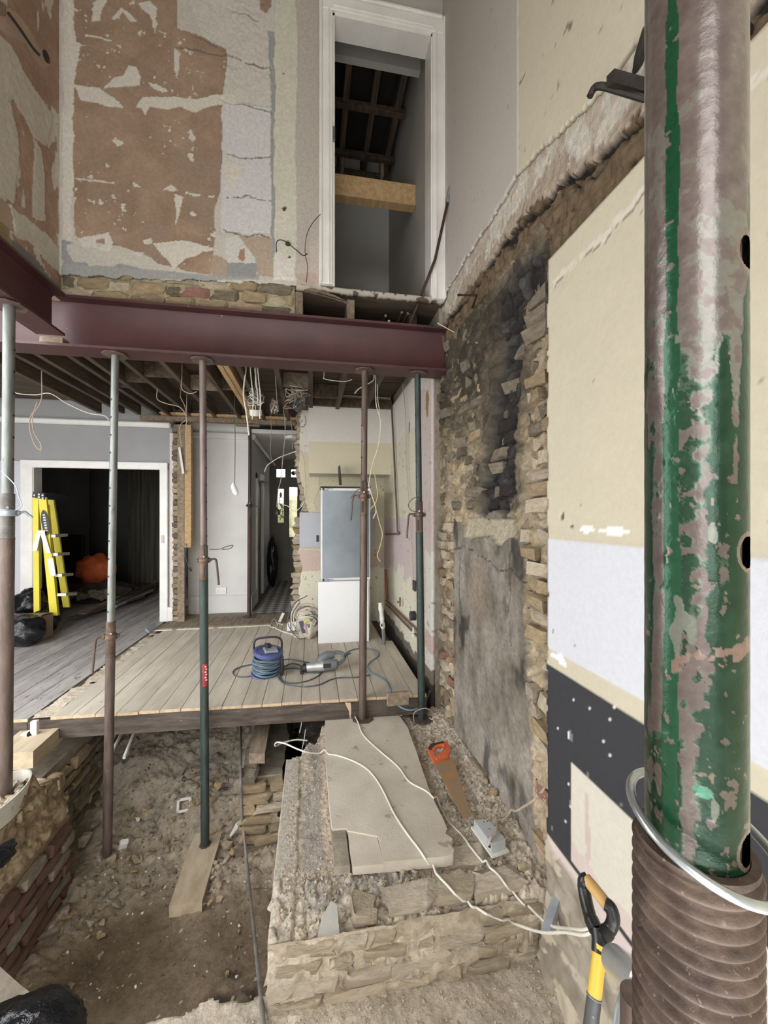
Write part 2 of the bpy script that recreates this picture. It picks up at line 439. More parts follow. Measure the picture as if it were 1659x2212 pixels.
    C = put(C, P((225, 575), (330, 584), (420, 590), (560, 594), (560, 606), (135, 600), (135, 568)), (154, 155, 152))
    C = put(C, P((484, 566), (556, 570), (552, 600), (482, 598)), (140, 142, 142))
    C = put(C, P((486, 515), (516, 505), (556, 522), (560, 570), (486, 566)), (196, 194, 186))
    C = put(C, P((515, 508), (590, 514), (590, 598), (556, 596), (552, 560)), (172, 152, 132))
    C = put(C, P((458, 548), (490, 562), (488, 598), (458, 594)), (168, 146, 126))
    C = put(C, P((520, 540), (528, 538), (530, 560), (522, 566), (514, 556)), (160, 122, 98))
    C = put(C, P((556, -60), (585, -60), (585, 14), (575, 28), (560, 20)), (150, 124, 104))
    gs = P((580, 68), (593, 70), (596, 260), (592, 560), (586, 560), (585, 260)); C = put(C, gs, (150, 152, 148))
    cs = P((593, -60), (641, -60), (640, 600), (593, 604)); C = put(C, cs, (198, 196, 176)); H = np.where(cs, 0.010, H)
    C = put(C, P((594, 545), (640, 560), (640, 606), (592, 606)), (206, 200, 190))
    ge = P((641, -60), (720, -60), (720, 590), (641, 596)); C = put(C, ge, (178, 170, 158)); H = np.where(ge, 0.004 + nf * 0.0004, H)
    C = put(C, P((645, 540), (700, 520), (700, 590), (645, 600)), (190, 176, 164), soft=0.6 * P((645, 540), (700, 520), (700, 590), (645, 600)))
    C = put(C, P((640, 592), (690, 590), (690, 640), (640, 640)), (182, 160, 144))
    for cx, cy, r in ((613, 452, 0.016), (622, 528, 0.022), (625, 555, 0.010), (612, 160, 0.006)):
        (hx, hy), = WP((cx, cy)); m = np.hypot(u - hx, v - hy) < r; C = put(C, m, (74, 62, 52)); H = H - m * 0.012
    edge = 0.035 + 0.095 * np.clip(U / 1.6, 0, 1) + fbm(U, V * 0, 12, 4, 2) * 0.022
    return H, C, V > edge
w_up = sheet('wall_back', (UX0, YW, UZ0), (1, 0, 0), (0, 0, 1), 1.765, 2.75, 0.0068, wall_up, M_plaster, thick=0.016)
# stock bricks of the band that rests on the beam
z = 2.957
for row in range(3):
    x = -1.70 - 0.11 * (row % 2)
    while x < -0.16:
        w = rb.choice((0.215, 0.215, 0.19, 0.105))
        a, b = max(x, -1.69), min(x + w, -0.145)
        if b - a > 0.04:
            mats = [B_yel, B_yel, B_grey, B_gold, B_pale] if row < 2 else [B_grey, B_yel, B_pale]
            if row == 1 and -1.0 < x < -0.75: mats = [B_red]
            brick(w_up, ((a + b) / 2, 3.16, z + 0.033), (b - a, 0.11 + rb.uniform(-.012, .012), 0.066), mats, 1)
        x += w + 0.012
    z += 0.079
def bandm(U, V):
    n = fbm(U, V, 10, 5, 3); C = np.zeros(U.shape + (3,)); C[:] = (160, 146, 112); C += (n * 26)[..., None]
    return np.abs(fbm(U, V, 16, 4, 5)) * 0.012 + 0.004, C
sheet('mortar_bed', (UX0, 3.128, 2.948), (1, 0, 0), (0, 0, 1), 1.57, 0.27, 0.012, bandm, M_masonry, parent=w_up, kind='structure')
obj('backing', MB().lh((-1.72, 3.14, 2.952), (-0.15, 3.26, 6.3)), M_mortar, w_up, kind='structure')

# upper doorway: casing, lining, thin floor edge
d1 = thing('door_1', 'x', 'x'); del d1['label']; del d1['category']; d1['kind'] = 'structure'
for nm, lo, hi in (('casing', (0.050, 3.055, 3.20), (0.152, 3.10, 5.27)), ('casing', (0.935, 3.055, 3.17), (1.045, 3.10, 5.27)), ('casing', (0.050, 3.055, 5.272), (1.045, 3.10, 5.40))):
    vert = (hi[2] - lo[2]) > 1
    c = MB().lh(lo, hi, 0.006); obj(nm, c, M_white_gloss, d1)
    b = MB()
    if vert:
        s = 1 if lo[0] < 0.5 else -1; xo = lo[0] if s > 0 else hi[0]; xi = hi[0] if s > 0 else lo[0]
        b.lh((xo, 3.035, lo[2]), (xo + s * 0.026, 3.06, hi[2] + 0.128), 0.008)
        obj('bead', b, M_white_gloss, d1)
        obj('bead', MB().lh((xi - s * 0.034, 3.044, lo[2]), (xi - s * 0.02, 3.06, hi[2]), 0.005), M_white_gloss, d1)
    else:
        obj('bead', MB().lh((lo[0] + .03, 3.035, hi[2] - 0.028), (hi[0] - .03, 3.06, hi[2]), 0.008), M_white_gloss, d1)
        obj('bead', MB().lh((lo[0] + .1, 3.044, lo[2] + 0.018), (hi[0] - .1, 3.06, lo[2] + 0.032), 0.005), M_white_gloss, d1)
obj('lining', MB().lh((0.148, 3.075, 3.20), (0.168, 3.24, 5.27)), M_white_gloss, d1)
obj('lining', MB().lh((0.925, 3.075, 3.20), (0.945, 3.24, 5.27)), M_white_gloss, d1)
obj('lining', MB().lh((0.148, 3.075, 5.25), (0.945, 3.24, 5.272)), M_white_gloss, d1)
obj('strike_plate', MB().lh((0.1505, 3.062, 4.29), (0.171, 3.10, 4.40), 0.003), pm('dull_steel', (128, 128, 126), (104, 104, 102), 9, 0.45, 0.1, 60, metal=0.8), d1)
struct('wall_over_door', MB().lh((0.04, 3.10, 5.38), (1.3, 3.26, 6.3)), M_grey_flat)
struct('wall_reveal_right', MB().lh((0.945, 3.10, 3.20), (1.3, 3.26, 5.4)), M_grey_flat)
struct('wall_reveal_left', MB().lh((-0.15, 3.14, 3.2), (0.148, 3.26, 5.4)), M_grey_flat)
def fledge(U, V):
    n = fbm(U, V, 20, 4, 4); C = np.zeros(U.shape + (3,)); C[:] = (176, 168, 152)
    C = put(C, n > 0.15, (92, 78, 64)); return n * 0.006, C
fl = struct('floor_upper', MB().lh((-0.2, 3.12, 3.165), (1.05, 5.2, 3.19)), M_deck)
sheet('broken_edge', (-0.12, 3.09, 3.163), (1, 0, 0), (0, 0, 1), 1.16, 0.032, 0.006, fledge, M_plaster, parent=fl, thick=0.05)
# small dark floor void under the doorway with trimmed joist ends
struct('floor_void_back', MB().lh((-0.15, 3.62, 2.9), (1.2, 3.66, 3.17)), M_joist)
vb = struct('trim_1', MB().lh((-0.15, 3.5, 2.96), (0.92, 3.54, 3.06)), M_joist)
for x, mt, y0 in ((-0.13, M_oldwood, 3.13), (0.27, M_oldwood, 3.17), (0.80, M_joist, 3.3)):
    solo('joist_end', MB().lh((x, y0, 2.955), (x + (0.06 if x < 0.6 else .07), 3.6, 3.16), 0.004), mt,
         {-0.13: 'stub of sawn joist under the left jamb of the upper doorway', 0.27: 'knotty pale joist end in the void under the upper doorway', 0.80: 'dark joist end by the right jamb above the steel beam'}[x], 'joist')
solo('timber_splinter', MB().prism([(-0.06, 3.06, 3.14), (0.16, 3.05, 3.10), (0.27, 3.06, 3.075), (0.17, 3.07, 3.125), (0.0, 3.07, 3.165)], (0.0, 0.05, 0.01)), M_oldwood, 'split broken floorboard end poking out below the left door casing', 'board')

# room behind the upper doorway
struct('wall_upper_room_right', MB().lh((0.945, 3.26, 3.19), (1.05, 5.2, 6.2)), M_grey_flat)
struct('wall_upper_room_back', MB().lh((-1.4, 4.95, 3.19), (1.05, 5.05, 6.2)), M_grey_flat)
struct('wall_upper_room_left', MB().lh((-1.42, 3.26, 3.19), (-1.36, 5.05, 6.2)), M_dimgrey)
struct('trim_2', MB().lh((-1.3, 3.46, 5.40), (0.945, 3.52, 6.2)), M_grey_flat)
cu = struct('ceiling_upper', MB().lh((-1.4, 3.2, 5.85), (1.05, 5.2, 5.9)), pm('dark_loft_boards', (40, 34, 30), (28, 24, 22), 4, 0.9, 0.3, 30))
for i, x in enumerate((-0.15, 0.14, 0.30, 0.58, 0.82)):
    obj('rafter', MB().lh((x, 3.53, 5.62 if i % 2 else 5.56), (x + 0.06, 4.94, 5.85), 0.004), M_joist, cu)
for y in (4.0, 4.55, 4.8): obj('batten', MB().lh((-0.6, y, 5.54), (0.94, y + 0.06, 5.6), 0.004), M_joist, cu)
for i, x in enumerate((0.2, 0.32, 0.78)): obj('hanger_block', MB().lh((x, 4.6, 5.40), (x + 0.04, 4.66, 5.56), 0.004), M_oldwood, cu)
solo('timber_beam', MB().lh((-0.25, 3.62, 4.33), (0.945, 3.72, 4.52), 0.004), M_newwood, 'bare pine timber spanning the dark upper doorway', 'timber')

# ================================================================== LEFT UPPER WALL
def LP(*p): return [(AX(x, y, -1.70).y - 2.1, AX(x, y, -1.70).z - 2.93) for x, y in p]
def wall_l(U, V):
    n1 = fbm(U, V, 8, 4, 1); n2 = fbm(U + 5, V, 8, 4, 2); nf = fbm(U, V, 30, 3, 3)
    u = U + n1 * 0.016; v = V + n2 * 0.03
    C = np.zeros(U.shape + (3,)); C[:] = (158, 126, 104); C += (n2 * 18)[..., None]
    H = nf * 0.002
    P = lambda *p: pip(u, v, LP(*p))
    for p in (((-80, 30), (20, 90), (70, 190), (115, 250), (100, 320), (75, 300), (30, 215), (-40, 200)), ((-60, 190), (24, 215), (44, 330), (30, 440), (-60, 420)),
              ((75, 300), (92, 330), (100, 480), (70, 470), (72, 380)), ((0, 430), (50, 460), (135, 540), (135, 600), (60, 520), (-60, 470)),
              ((122, 250), (140, 240), (140, 540), (128, 540)), ((-60, -90), (10, -90), (14, 30), (-60, 30))):
        m = P(*p); C = put(C, m, (186, 178, 162)); H = H + m * 0.004
    C = put(C, (fbm(U, V * 0.4, 9, 4, 7) > 0.38), (190, 182, 168))
    m = P((-60, -30), (20, 10), (60, 60), (112, 150), (90, 145), (50, 90), (-60, 30)); C = put(C, m, (140, 118, 100)); H = H - m * 0.006
    m = P((22, 520), (40, 520), (60, 545), (140, 632), (140, 700), (25, 560)); C = put(C, m, (118, 117, 112)); H = H + m * 0.006
    m = P((-90, 400), (20, 470), (26, 560), (-90, 480)); C = put(C, m, (150, 128, 88))
    m = P((-90, 395), (22, 445), (34, 500), (20, 500), (-90, 430)); C = put(C, m & (nf > -0.1), (74, 62, 50)); H = H - m * 0.01
    return H, C
w_l = sheet('wall_left', (-1.70, 2.1, 2.93), (0, 1, 0), (0, 0, 1), 1.0, 3.3, 0.009, wall_l, M_plaster)
obj('backing', MB().lh((-1.82, -2.5, 2.93), (-1.703, 3.12, 6.3)), M_plaster if False else pm('left_wall_skim', (176, 150, 128), (158, 130, 108), 2, 0.9, 0.3, 40), w_l)

# ================================================================== RIGHT WALL: painted plaster sheet in front, masonry behind it
XR = 1.03
def zu_edge(Y): return np.interp(Y, [0.5, 1.0, 1.21, 1.31, 1.48, 1.9, 2.95, 3.3], [2.86, 2.93, 2.985, 2.99, 3.06, 3.19, 3.22, 3.22])
def wall_r(U, V):
    Y = 3.30 - U; Z = V - 0.65
    n1 = fbm(U, V, 9, 4, 1); n2 = fbm(U + 3, V, 9, 4, 2); nf = fbm(U, V, 40, 3, 3)
    y = Y + n1 * 0.008 + nf * 0.003; zz = Z + n2 * 0.008 + nf * 0.003
    C = np.zeros(U.shape + (3,)); C[:] = (196, 186, 160); C += (n1 * 3)[..., None]
    H = nf * 0.0006
    C = put(C, (Z > 2.6) & (Y > 1.90 + nf * 0.004), (182, 174, 164))
    m = (np.abs(Y - 1.90) < 0.007 + nf * 0.004) & (Z > 3.1); C = put(C, m, (206, 204, 194))
    m = (Z > 0.872) & (Z < 1.352 + nf * 0.003) & (Y < 3); C = put(C, m, (202, 203, 211)); H = np.where(m, 0.003, H)
    m = (np.abs(Z - 0.842 + n2 * 0.03) < 0.018 * sm(0.3, 0.8, vn(Y * 9, Z * 0, 5))); C = put(C, m, (226, 226, 226))
    m = (np.abs(Z - 1.40 + n1 * 0.02) < 0.020 * sm(0.45, 0.85, vn(Y * 13, Z * 0, 6))); C = put(C, m, (232, 232, 230))
    m = (np.hypot(Y - 1.53, (Z - 1.45) * 0.7) < 0.010) | (np.hypot(Y - 1.47, (Z - 1.41) * 0.7) < 0.007); C = put(C, m, (96, 82, 62)); H = H - m * 0.006
    blk = (Z < 0.796 + n2 * 0.004) & (Z > 0.062)
    C = put(C, blk, (54, 54, 58)); H = np.where(blk, 0.001 + nf * 0.0008, H)
    C = put(C, blk & (fbm(Y, Z * 0.35, 30, 3, 6) > 0.62), (120, 120, 122))
    C = put(C, blk & (fbm(Y, Z * 0.6, 70, 4, 9) > 0.63), (226, 224, 218))
    crm = (Y < 1.472 + nf * 0.003) & (Z < 0.455 + n2 * 0.004) & (Z > 0.058)
    C = put(C, crm, (208, 201, 184)); C = put(C, crm & (np.abs(Y - 1.372 + n1 * 0.01) < 0.012) & (Z < 0.40), (198, 176, 168))
    C = put(C, crm & (Z < 0.115 + n2 * 0.05 + np.clip(1.3 - Y, 0, 1) * 0.15), (206, 186, 178))
    strip = (Z <= 0.062 + nf * 0.004) & (Z > 0.035 + nf * 0.004); C = put(C, strip, (58, 56, 58))
    low = Z <= 0.035 + nf * 0.003
    C = put(C, low, (208, 190, 182))
    cem = Z < np.interp(Y, [0.6, 1.2, 1.45, 1.64], [-0.14, -0.10, 0.00, -0.02]) + n1 * 0.05
    cc = np.array((150, 138, 120)) + (fbm(U, V, 12, 5, 8) * 42)[..., None]
    C = np.where(cem[..., None], cc, C); C = put(C, cem & (fbm(U * 0.4, V, 16, 4, 4) > 0.2), (186, 172, 148))
    H = np.where(cem, 0.006 + np.abs(fbm(U, V * 1.6, 9, 5, 2)) * 0.03 + sm(-0.2, -0.6, Z) * 0.05, H)
    # scratches and stains
    C = put(C, ~cem & (Z > 0.9) & (fbm(Y * 0.5 + Z * 0.35, Z * 0.5 - Y * 0.6, 40, 2, 13) > 0.80), (150, 140, 118))
    zs = 2.06 + 0.04 + (1.60 - Y) * 0.02
    m = (np.abs(Z - 2.46 + n1 * 0.03 + (Y - 1.2) * 0.03) < 0.014) & (Y < 1.62) & (nf > -0.35); C = put(C, m, (208, 202, 186))
    C = put(C, (np.abs(Z - 2.445 + n1 * 0.03 + (Y - 1.2) * 0.03) < 0.004) & (Y < 1.62) & (nf > 0.0), (140, 124, 100))
    up = (Z > 3.1) & (Y < 1.89)
    C = put(C, up & (np.abs(Z - 3.45 - (Y - 1.5) * 0.5 + n1 * 0.05) < 0.012) & (fbm(Y, Z, 14, 3, 4) > 0.18), (120, 108, 90))
    C = put(C, up & (fbm(Y + Z * .4, Z * .4 - Y * .7, 22, 3, 14) > 0.66), (150, 138, 118))
    zu = zu_edge(Y) + n2 * 0.03 + nf * 0.008
    hole = ((Z < zu) & (Z > 2.588 + nf * 0.004)) | ((Y > 1.640 + n1 * 0.012 + nf * 0.006) & (Z <= 2.6))
    return H, C, ~hole
w_r = sheet('wall_right', (XR, 3.30, -0.65), (0, -1, 0), (0, 0, 1), 2.75, 6.9, 0.0105, wall_r, M_paint, thick=0.022)
obj('backing', MB().lh((1.22, -2.5, -0.9), (1.34, 3.3, 6.3)), M_mortar, w_r)
obj('backing', MB().lh((1.03, -2.5, -0.9), (1.22, 0.56, 6.3)), pm('right_wall_cream', (206, 197, 170), (200, 190, 162), 2, 0.8, 0.1, 60), w_r)

def masonry(U, V):
    Y = 3.32 - U; Z = V - 0.4
    n1 = fbm(U, V, 7, 4, 1); n2 = fbm(U + 3, V, 7, 4, 2); nf = fbm(U, V, 36, 4, 3); nb = fbm(U, V, 16, 5, 7)
    y = Y + n1 * 0.05; zz = Z + n2 * 0.05
    f1, f2, idv = worley(y, zz, 8.5, 13, 3)
    st = sm(0.04, 0.22, f2 - f1)
    base = np.array((154, 140, 114)) * (1 + 0.12 * nb[..., None])
    stone = np.stack([116 + 60 * idv, 102 + 52 * idv, 80 + 40 * idv], -1) * (1 + 0.18 * nb[..., None])
    C = base * (1 - st[..., None]) + stone * st[..., None]
    h1, h2, idh = worley(y * 1.0 + nb * 0.02, zz + nb * 0.02, 19, 26, 6)
    H = st * 0.012 * (0.4 + idv) + (idh - 0.5) * 0.016 * sm(0.02, 0.12, h2 - h1) + np.abs(nb) * 0.022 + np.abs(fbm(U, V, 30, 3, 8)) * 0.012 - 0.024
    pier = np.maximum(sm(1.93, 1.86, Y) * sm(0.3, 0.45, Z), sm(2.92, 2.98, Y) * sm(1.5, 1.4, Z)); H = H - pier * 0.010
    # darker towards the top and left of the stack
    g = sm(1.7, 2.5, Z) * sm(2.0, 2.5, Y)
    C = C * (1 - 0.52 * g[..., None])
    # flue: a soot-black groove
    yc = np.interp(Z, [1.2, 1.5, 2.1, 2.6, 2.8], [2.34, 2.30, 2.16, 2.0, 2.0]); hw = np.interp(Z, [1.3, 1.6, 2.3, 2.7, 2.85], [0.22, 0.22, 0.17, 0.26, 0.10])
    fl_ = sm(1.15, 0.75, np.abs(Y + n1 * 0.07 - yc) / hw) * sm(1.36, 1.46, Z + n2 * 0.05) * sm(2.84, 2.70, Z + n1 * 0.06)
    sc_ = np.array((40, 37, 35)) + (nb * 26)[..., None] + (st * idv * 26)[..., None]
    C = C * (1 - fl_[..., None]) + sc_ * fl_[..., None]; H = H - fl_ * 0.075 * sm(2.8, 2.4, Z)
    halo = sm(1.9, 1.0, np.abs(Y + n2 * 0.1 - yc) / hw) * sm(1.35, 1.6, Z) * sm(3.0, 2.7, Z) * (1 - fl_) * 0.35
    C = C * (1 - halo[..., None])
    # grey parging coat of the old hearth
    rp = np.interp(Z, [-0.4, 0.0, 0.45, 0.9, 1.4], [1.72, 1.80, 1.84, 1.90, 1.90]); top = 1.40 + 0.05 * np.sin(Y * 9)
    par = (Y + n1 * 0.03 > rp) & (Y + n2 * 0.02 < 2.93) & (Z + n1 * 0.06 < top)
    pc = np.array((126, 117, 104)) + (fbm(Y * 1.5, Z * 0.9, 6, 6, 4) * 36)[..., None]
    brown = sm(0.55, 0.15, np.hypot((Y - 2.48) / 0.42, (Z - 0.95) / 0.55)); pc = pc * (1 - brown[..., None] * 0.55) + np.array((126, 106, 86)) * brown[..., None] * 0.55
    dark = sm(0.2, 0.5, fbm(Y * 1.3, Z * 0.8, 4, 5, 10)); pc = pc * (1 - 0.45 * dark[..., None])
    pc = pc + (sm(0.55, 0.0, Z) * 16)[..., None]
    ck = (np.abs(Y - 2.05 + n1 * 0.05) < 0.005) & (Z > 0.75) | (np.abs(Y - 2.82 + n2 * 0.04) < 0.010) & (Z > 0.75) & (Z < 1.15) | (np.abs(Z - 1.17 + n1 * 0.05 - (Y - 2.3) * .1) < 0.004)
    C = np.where(par[..., None], pc, C); H = np.where(par, 0.004 + nf * 0.003 + n1 * 0.008 - ck * 0.012, H); C = put(C, par & ck, (62, 56, 50))
    led = (Y > 2.0) & (Y < 2.72) & (Z > 1.30 + n1 * 0.05) & (Z < 1.44 + n2 * 0.05); C = put(C, led, (170, 158, 132)); H = np.where(led, -0.02 - (Z - 1.3) * 0.25 + nf * 0.006, H)
    # rubble render low on the right pier
    lo = (Y < rp) & (Z < 0.42); C = put(C, lo, (186, 164, 132), soft=lo * 0.75); C = put(C, lo & (n2 > 0.2), (186, 146, 124), soft=(lo & (n2 > 0.2)) * 0.5)
    # wedge under the upper plaster: scratch coat, then broken lath and dark timber
    zu = zu_edge(Y); d = zu - Z + n2 * 0.03 + fbm(Y, Z, 55, 3, 12) * 0.022
    wd = (Z > 2.585 + 0.25 * sm(1.64, 1.75, Y)) & (d > -0.06)
    a = wd & (d < 0.11 + n1 * 0.09 + nf * 0.02); C = put(C, a, (194, 187, 172)); H = np.where(a, 0.012 + nf * 0.002, H); C = put(C, a & (fbm(Y * .5 + Z * .6, Z * .5 - Y * .8, 12, 3, 6) > 0.12), (178, 164, 146))
    a = wd & (d >= 0.11 + n1 * 0.09 + nf * 0.02) & (d < 0.20 + n2 * 0.07 + nf * 0.02); C = put(C, a, (168, 150, 130)); H = np.where(a, 0.006 + nf * 0.004, H)
    a = wd & (d >= 0.20 + n2 * 0.07 + nf * 0.02); C = put(C, a, (106, 86, 62)); H = np.where(a, -0.006 + np.abs(nb) * 0.034 + nf * 0.004, H)
    a = wd & (np.abs(d - 0.235 + n1 * 0.05 + nb * 0.02) < 0.022) & (nf > -0.5); C = put(C, a, (44, 37, 31)); H = np.where(a, -0.03, H)
    a = wd & (fbm(Y * 0.6 + Z, Z - Y * 0.6, 14, 3, 5) > 0.42) & (d > 0.2); C = put(C, a, (60, 50, 40)); H = H - a * 0.02
    # the wall's plaster edge over the top right of the opening
    return H, C
w_m = sheet('wall_chimney', (1.066, 3.32, -0.4), (0, -1, 0), (0, 0, 1), 2.78, 3.7, 0.009, masonry, M_masonry)
# bricks that stand proud
STN = [rock_mesh('stone', 400 + i, 0.9, 14) for i in range(8)]
_stn = {}
def stone_piece(parent, loc, dims, mats):
    mat = rb.choice(mats); i = rb.randrange(8); k = (i, mat.name)
    if k not in _stn:
        m = STN[i].copy(); m.materials.clear(); m.materials.append(mat); _stn[k] = m
    return inst('stone', _stn[k], parent, loc, (rb.uniform(-.5, .5), rb.uniform(-.25, .25), rb.uniform(-.25, .25)), dims)
def course(y0, y1, z, x, mats, drop=0.0, rough=1, hdr=0.35, dep=0.10, tilt=0.05, stn=0.0):
    y = y0 + rb.uniform(-0.03, 0.0)
    while y < y1 - 0.03:
        w = 0.10 if rb.random() < hdr else 0.205
        a, b = max(y, y0), min(y + w, y1)
        if b - a > 0.045 and rb.random() > drop:
            if rb.random() < stn: stone_piece(w_m, (x + dep / 2 + 0.012, (a + b) / 2, z + 0.033 + rb.uniform(-.012, .012)), (dep * 0.95, (b - a) * 0.95, 0.085 * rb.uniform(.7, 1.1)), mats)
            else: brick(w_m, (x + dep / 2 + rb.uniform(-0.012, 0.014), (a + b) / 2, z + 0.033), (dep, (b - a) * 0.97, 0.064 * rb.uniform(.92, 1.06)), mats, rough, tilt)
        y += w + rb.uniform(0.008, 0.018)
for k in range(36):                                   # right pier beside the painted wall
    z = -0.12 + k * 0.0755
    inner = np.interp(z, [-0.2, 0.4, 0.9, 2.6], [1.78, 1.83, 1.90, 1.90])
    mats = [B_yel, B_pale, B_pale, B_pale, B_yel] + ([B_gold] if k % 5 == 0 else []) + ([B_red] if k in (4, 9, 15, 19, 20) else []) + ([B_grey, B_grey] if z > 1.5 else [])
    if z > 2.1: mats = [B_grey, B_grey, B_yel]
    if z < 0.38: course(1.66, inner, z, 1.056, [B_pale, B_pale, B_red, B_yel], 0.45, dep=0.09)
    else: course(1.655, inner, z, 1.046, mats, 0.08, dep=0.10, hdr=0.5, tilt=0.08, stn=0.45)
for k in range(22):                                   # left pier below the soot
    z = -0.10 + k * 0.0755
    course(2.945, 3.28, z, 1.049, [B_pale, B_pale, B_yel, B_red, B_grey] if k < 15 else [B_pale, B_yel, B_grey, B_pale], 0.16, hdr=0.6, tilt=0.10, stn=0.5)
for k in range(19):                                   # broken brickwork left of the flue
    z = 1.50 + k * 0.0755
    course(2.50 + rb.uniform(-0.05, 0.06), 3.27, z, 1.052 + 0.010 * math.sin(k), [B_grey, B_grey, B_yel, B_grey] if k < 9 else [B_grey, B_grey, B_grey, B_yel], 0.30, hdr=0.6, tilt=0.14, stn=0.7)
for k in range(17):                                   # sooty back of the flue
    z = 1.42 + k * 0.0755
    yc = float(np.interp(z, [1.5, 2.1, 2.6], [2.30, 2.16, 2.02]))
    course(yc - 0.19, yc + 0.17, z, 1.125, [B_soot, B_soot, B_soot, B_grey], 0.15, tilt=0.12, stn=0.4)

# ================================================================== FAR RIGHT WALL under the beam
def wall_fr(U, V):
    Y = 5.62 - U; Z = V - 0.25
    n1 = fbm(U, V, 6, 4, 1); n2 = fbm(U + 3, V, 6, 4, 2); nf = fbm(U, V, 30, 3, 3)
    C = np.zeros(U.shape + (3,)); C[:] = (206, 200, 188); H = nf * 0.001
    zy = Z + n2 * 0.06
    C = put(C, (zy < 2.35 - (Y - 3.3) * 0.02) & (zy >= 1.42) & (Y > 3.7), (202, 194, 168))
    C = put(C, (zy < 1.44) & (zy > 0.80 + n1 * 0.1), (194, 176, 172))
    low = (zy <= 0.80 + n1 * 0.12); C = put(C, low, (208, 202, 176))
    C = put(C, (Y < 3.72) & (zy < 2.6), (196, 178, 172))
    C = put(C, (Y < 3.5 + n1 * 0.03) & (zy < 1.15), (206, 202, 192)); C = put(C, (Y < 3.7) & (zy < 0.42) & (zy > 0.26), (192, 166, 154))
    C = put(C, (fbm(U, V, 24, 3, 6) > 0.56) & (Z < 2.4), (158, 142, 118)); 
    C = put(C, (Z < 0.12 + n1 * 0.09), (112, 102, 88)); C = put(C, (Z < 0.02 + n1 * 0.05), (60, 54, 46))
    C = put(C, (np.hypot((Y - 3.44), (Z - 2.45) * 0.4) < 0.05 + nf * 0.02), (150, 116, 66))
    C = put(C, (np.hypot((Y - 4.1), (Z - 2.38) * 0.5) < 0.03), (120, 106, 88))
    return H, C, (Z < 2.86)
sheet('wall_far_right', (1.0, 5.62, -0.25), (0, -1, 0), (0, 0, 1), 2.32, 3.15, 0.016, wall_fr, M_plaster, thick=0.03)
struct('wall_far_right_core', MB().lh((1.03, 3.3, -0.9), (1.2, 9.4, 3.05)), M_mortar)

# ================================================================== KITCHEN BACK WALL with the broken end
def wall_kb(U, V):
    X = U - 0.36; Z = V - 0.05
    n1 = fbm(U, V, 7, 4, 1); n2 = fbm(U + 3, V, 7, 4, 2); nf = fbm(U, V, 30, 3, 3)
    C = np.zeros(U.shape + (3,)); C[:] = (208, 203, 192); H = nf * 0.001
    C = put(C, Z < 2.33 + n2 * 0.01, (200, 190, 158))
    C = put(C, Z < 0.98 + n1 * 0.03, (198, 172, 156)); C = put(C, Z < 0.72 + n1 * 0.06, (212, 206, 180))
    C = put(C, (fbm(U, V, 22, 3, 6) > 0.60), (160, 138, 104))
    ed = np.interp(Z, [0, 0.15, 0.45, 0.75, 0.95, 1.1, 1.35, 1.45, 1.55, 1.8, 2.1, 2.4, 2.95],
                   [-0.18, -0.14, -0.20, -0.13, -0.20, -0.16, -0.17, -0.05, -0.07, -0.12, -0.19, -0.19, -0.16]) + n1 * 0.02 + nf * 0.012
    return H, C, (X > ed)
kb = sheet('wall_kitchen_back', (-0.36, 5.6, -0.05), (1, 0, 0), (0, 0, 1), 1.4, 2.95, 0.012, wall_kb, M_plaster, thick=0.02)
def brk(U, V):
    n = fbm(U, V, 12, 5, 4); C = np.zeros(U.shape + (3,)); C[:] = (150, 122, 96); C += (n * 40)[..., None]
    C = put(C, (V > 0.95) & (V < 1.25) & (n > -0.1), (158, 104, 82))
    return n * 0.02, C
z = 0.0; k = 0
while z < 2.9:
    ex = float(np.interp(z, [0, 0.15, 0.45, 0.75, 0.95, 1.1, 1.35, 1.45, 1.55, 1.8, 2.1, 2.4, 2.95], [-0.26, -0.25, -0.27, -0.22, -0.27, -0.24, -0.24, -0.14, -0.14, -0.18, -0.23, -0.22, -0.2]))
    brick(kb, ((ex + 0.0) / 2, 5.675, z + 0.035), (-ex + rb.uniform(-.015, .015), 0.105, 0.078), [B_pale, B_pale, B_yel, B_pale], 1, 0.03); z += 0.076
obj('backing', MB().lh((-0.05, 5.625, 0), (1.0, 5.74, 2.95)), M_mortar, kb)
# boxed-in chimney breast head
struct('wall_bulkhead', MB().lh((-0.04, 5.1, 1.99), (1.0, 5.6, 2.99)), am('bulk_paint') if False else M_cream_flat)
def bulk(U, V):
    n = fbm(U, V, 6, 3, 2); C = np.zeros(U.shape + (3,)); C[:] = (204, 199, 188); C = put(C, V < 0.40 + n * 0.006, (198, 187, 156))
    return n * 0.001, C
sheet('wall_bulkhead_face', (-0.045, 5.095, 1.985), (1, 0, 0), (0, 0, 1), 1.045, 0.93, 0.012, bulk, M_paint)
solo('timber_batten', MB().lh((-0.05, 5.02, 2.82), (1.0, 5.09, 2.92), 0.004), M_joist, 'rough dark timber along the top of the boxed white bulkhead', 'timber')
sp = thing('splashback', 'flat grey splashback sheet on the wall behind the steel fridge', 'splashback', (-0.2, 5.57, 1.03))
obj('panel', MB().lh((-0.17, 5.572, 1.02), (0.62, 5.594, 1.50), 0.002), pm('grey_splashback', (172, 174, 182), (166, 168, 176), 2, 0.4, 0.05, 40), sp)
obj('panel', MB().lh((0.625, 5.572, 1.02), (0.86, 5.594, 1.50), 0.002), pm('grey_splashback', (172, 174, 182)), sp)
obj('socket_cutout', MB().lh((0.055, 5.566, 1.10), (0.09, 5.575, 1.19)), pm('black_plastic', (26, 26, 27), (34, 34, 35), 6, 0.45, 0.1, 40), sp)

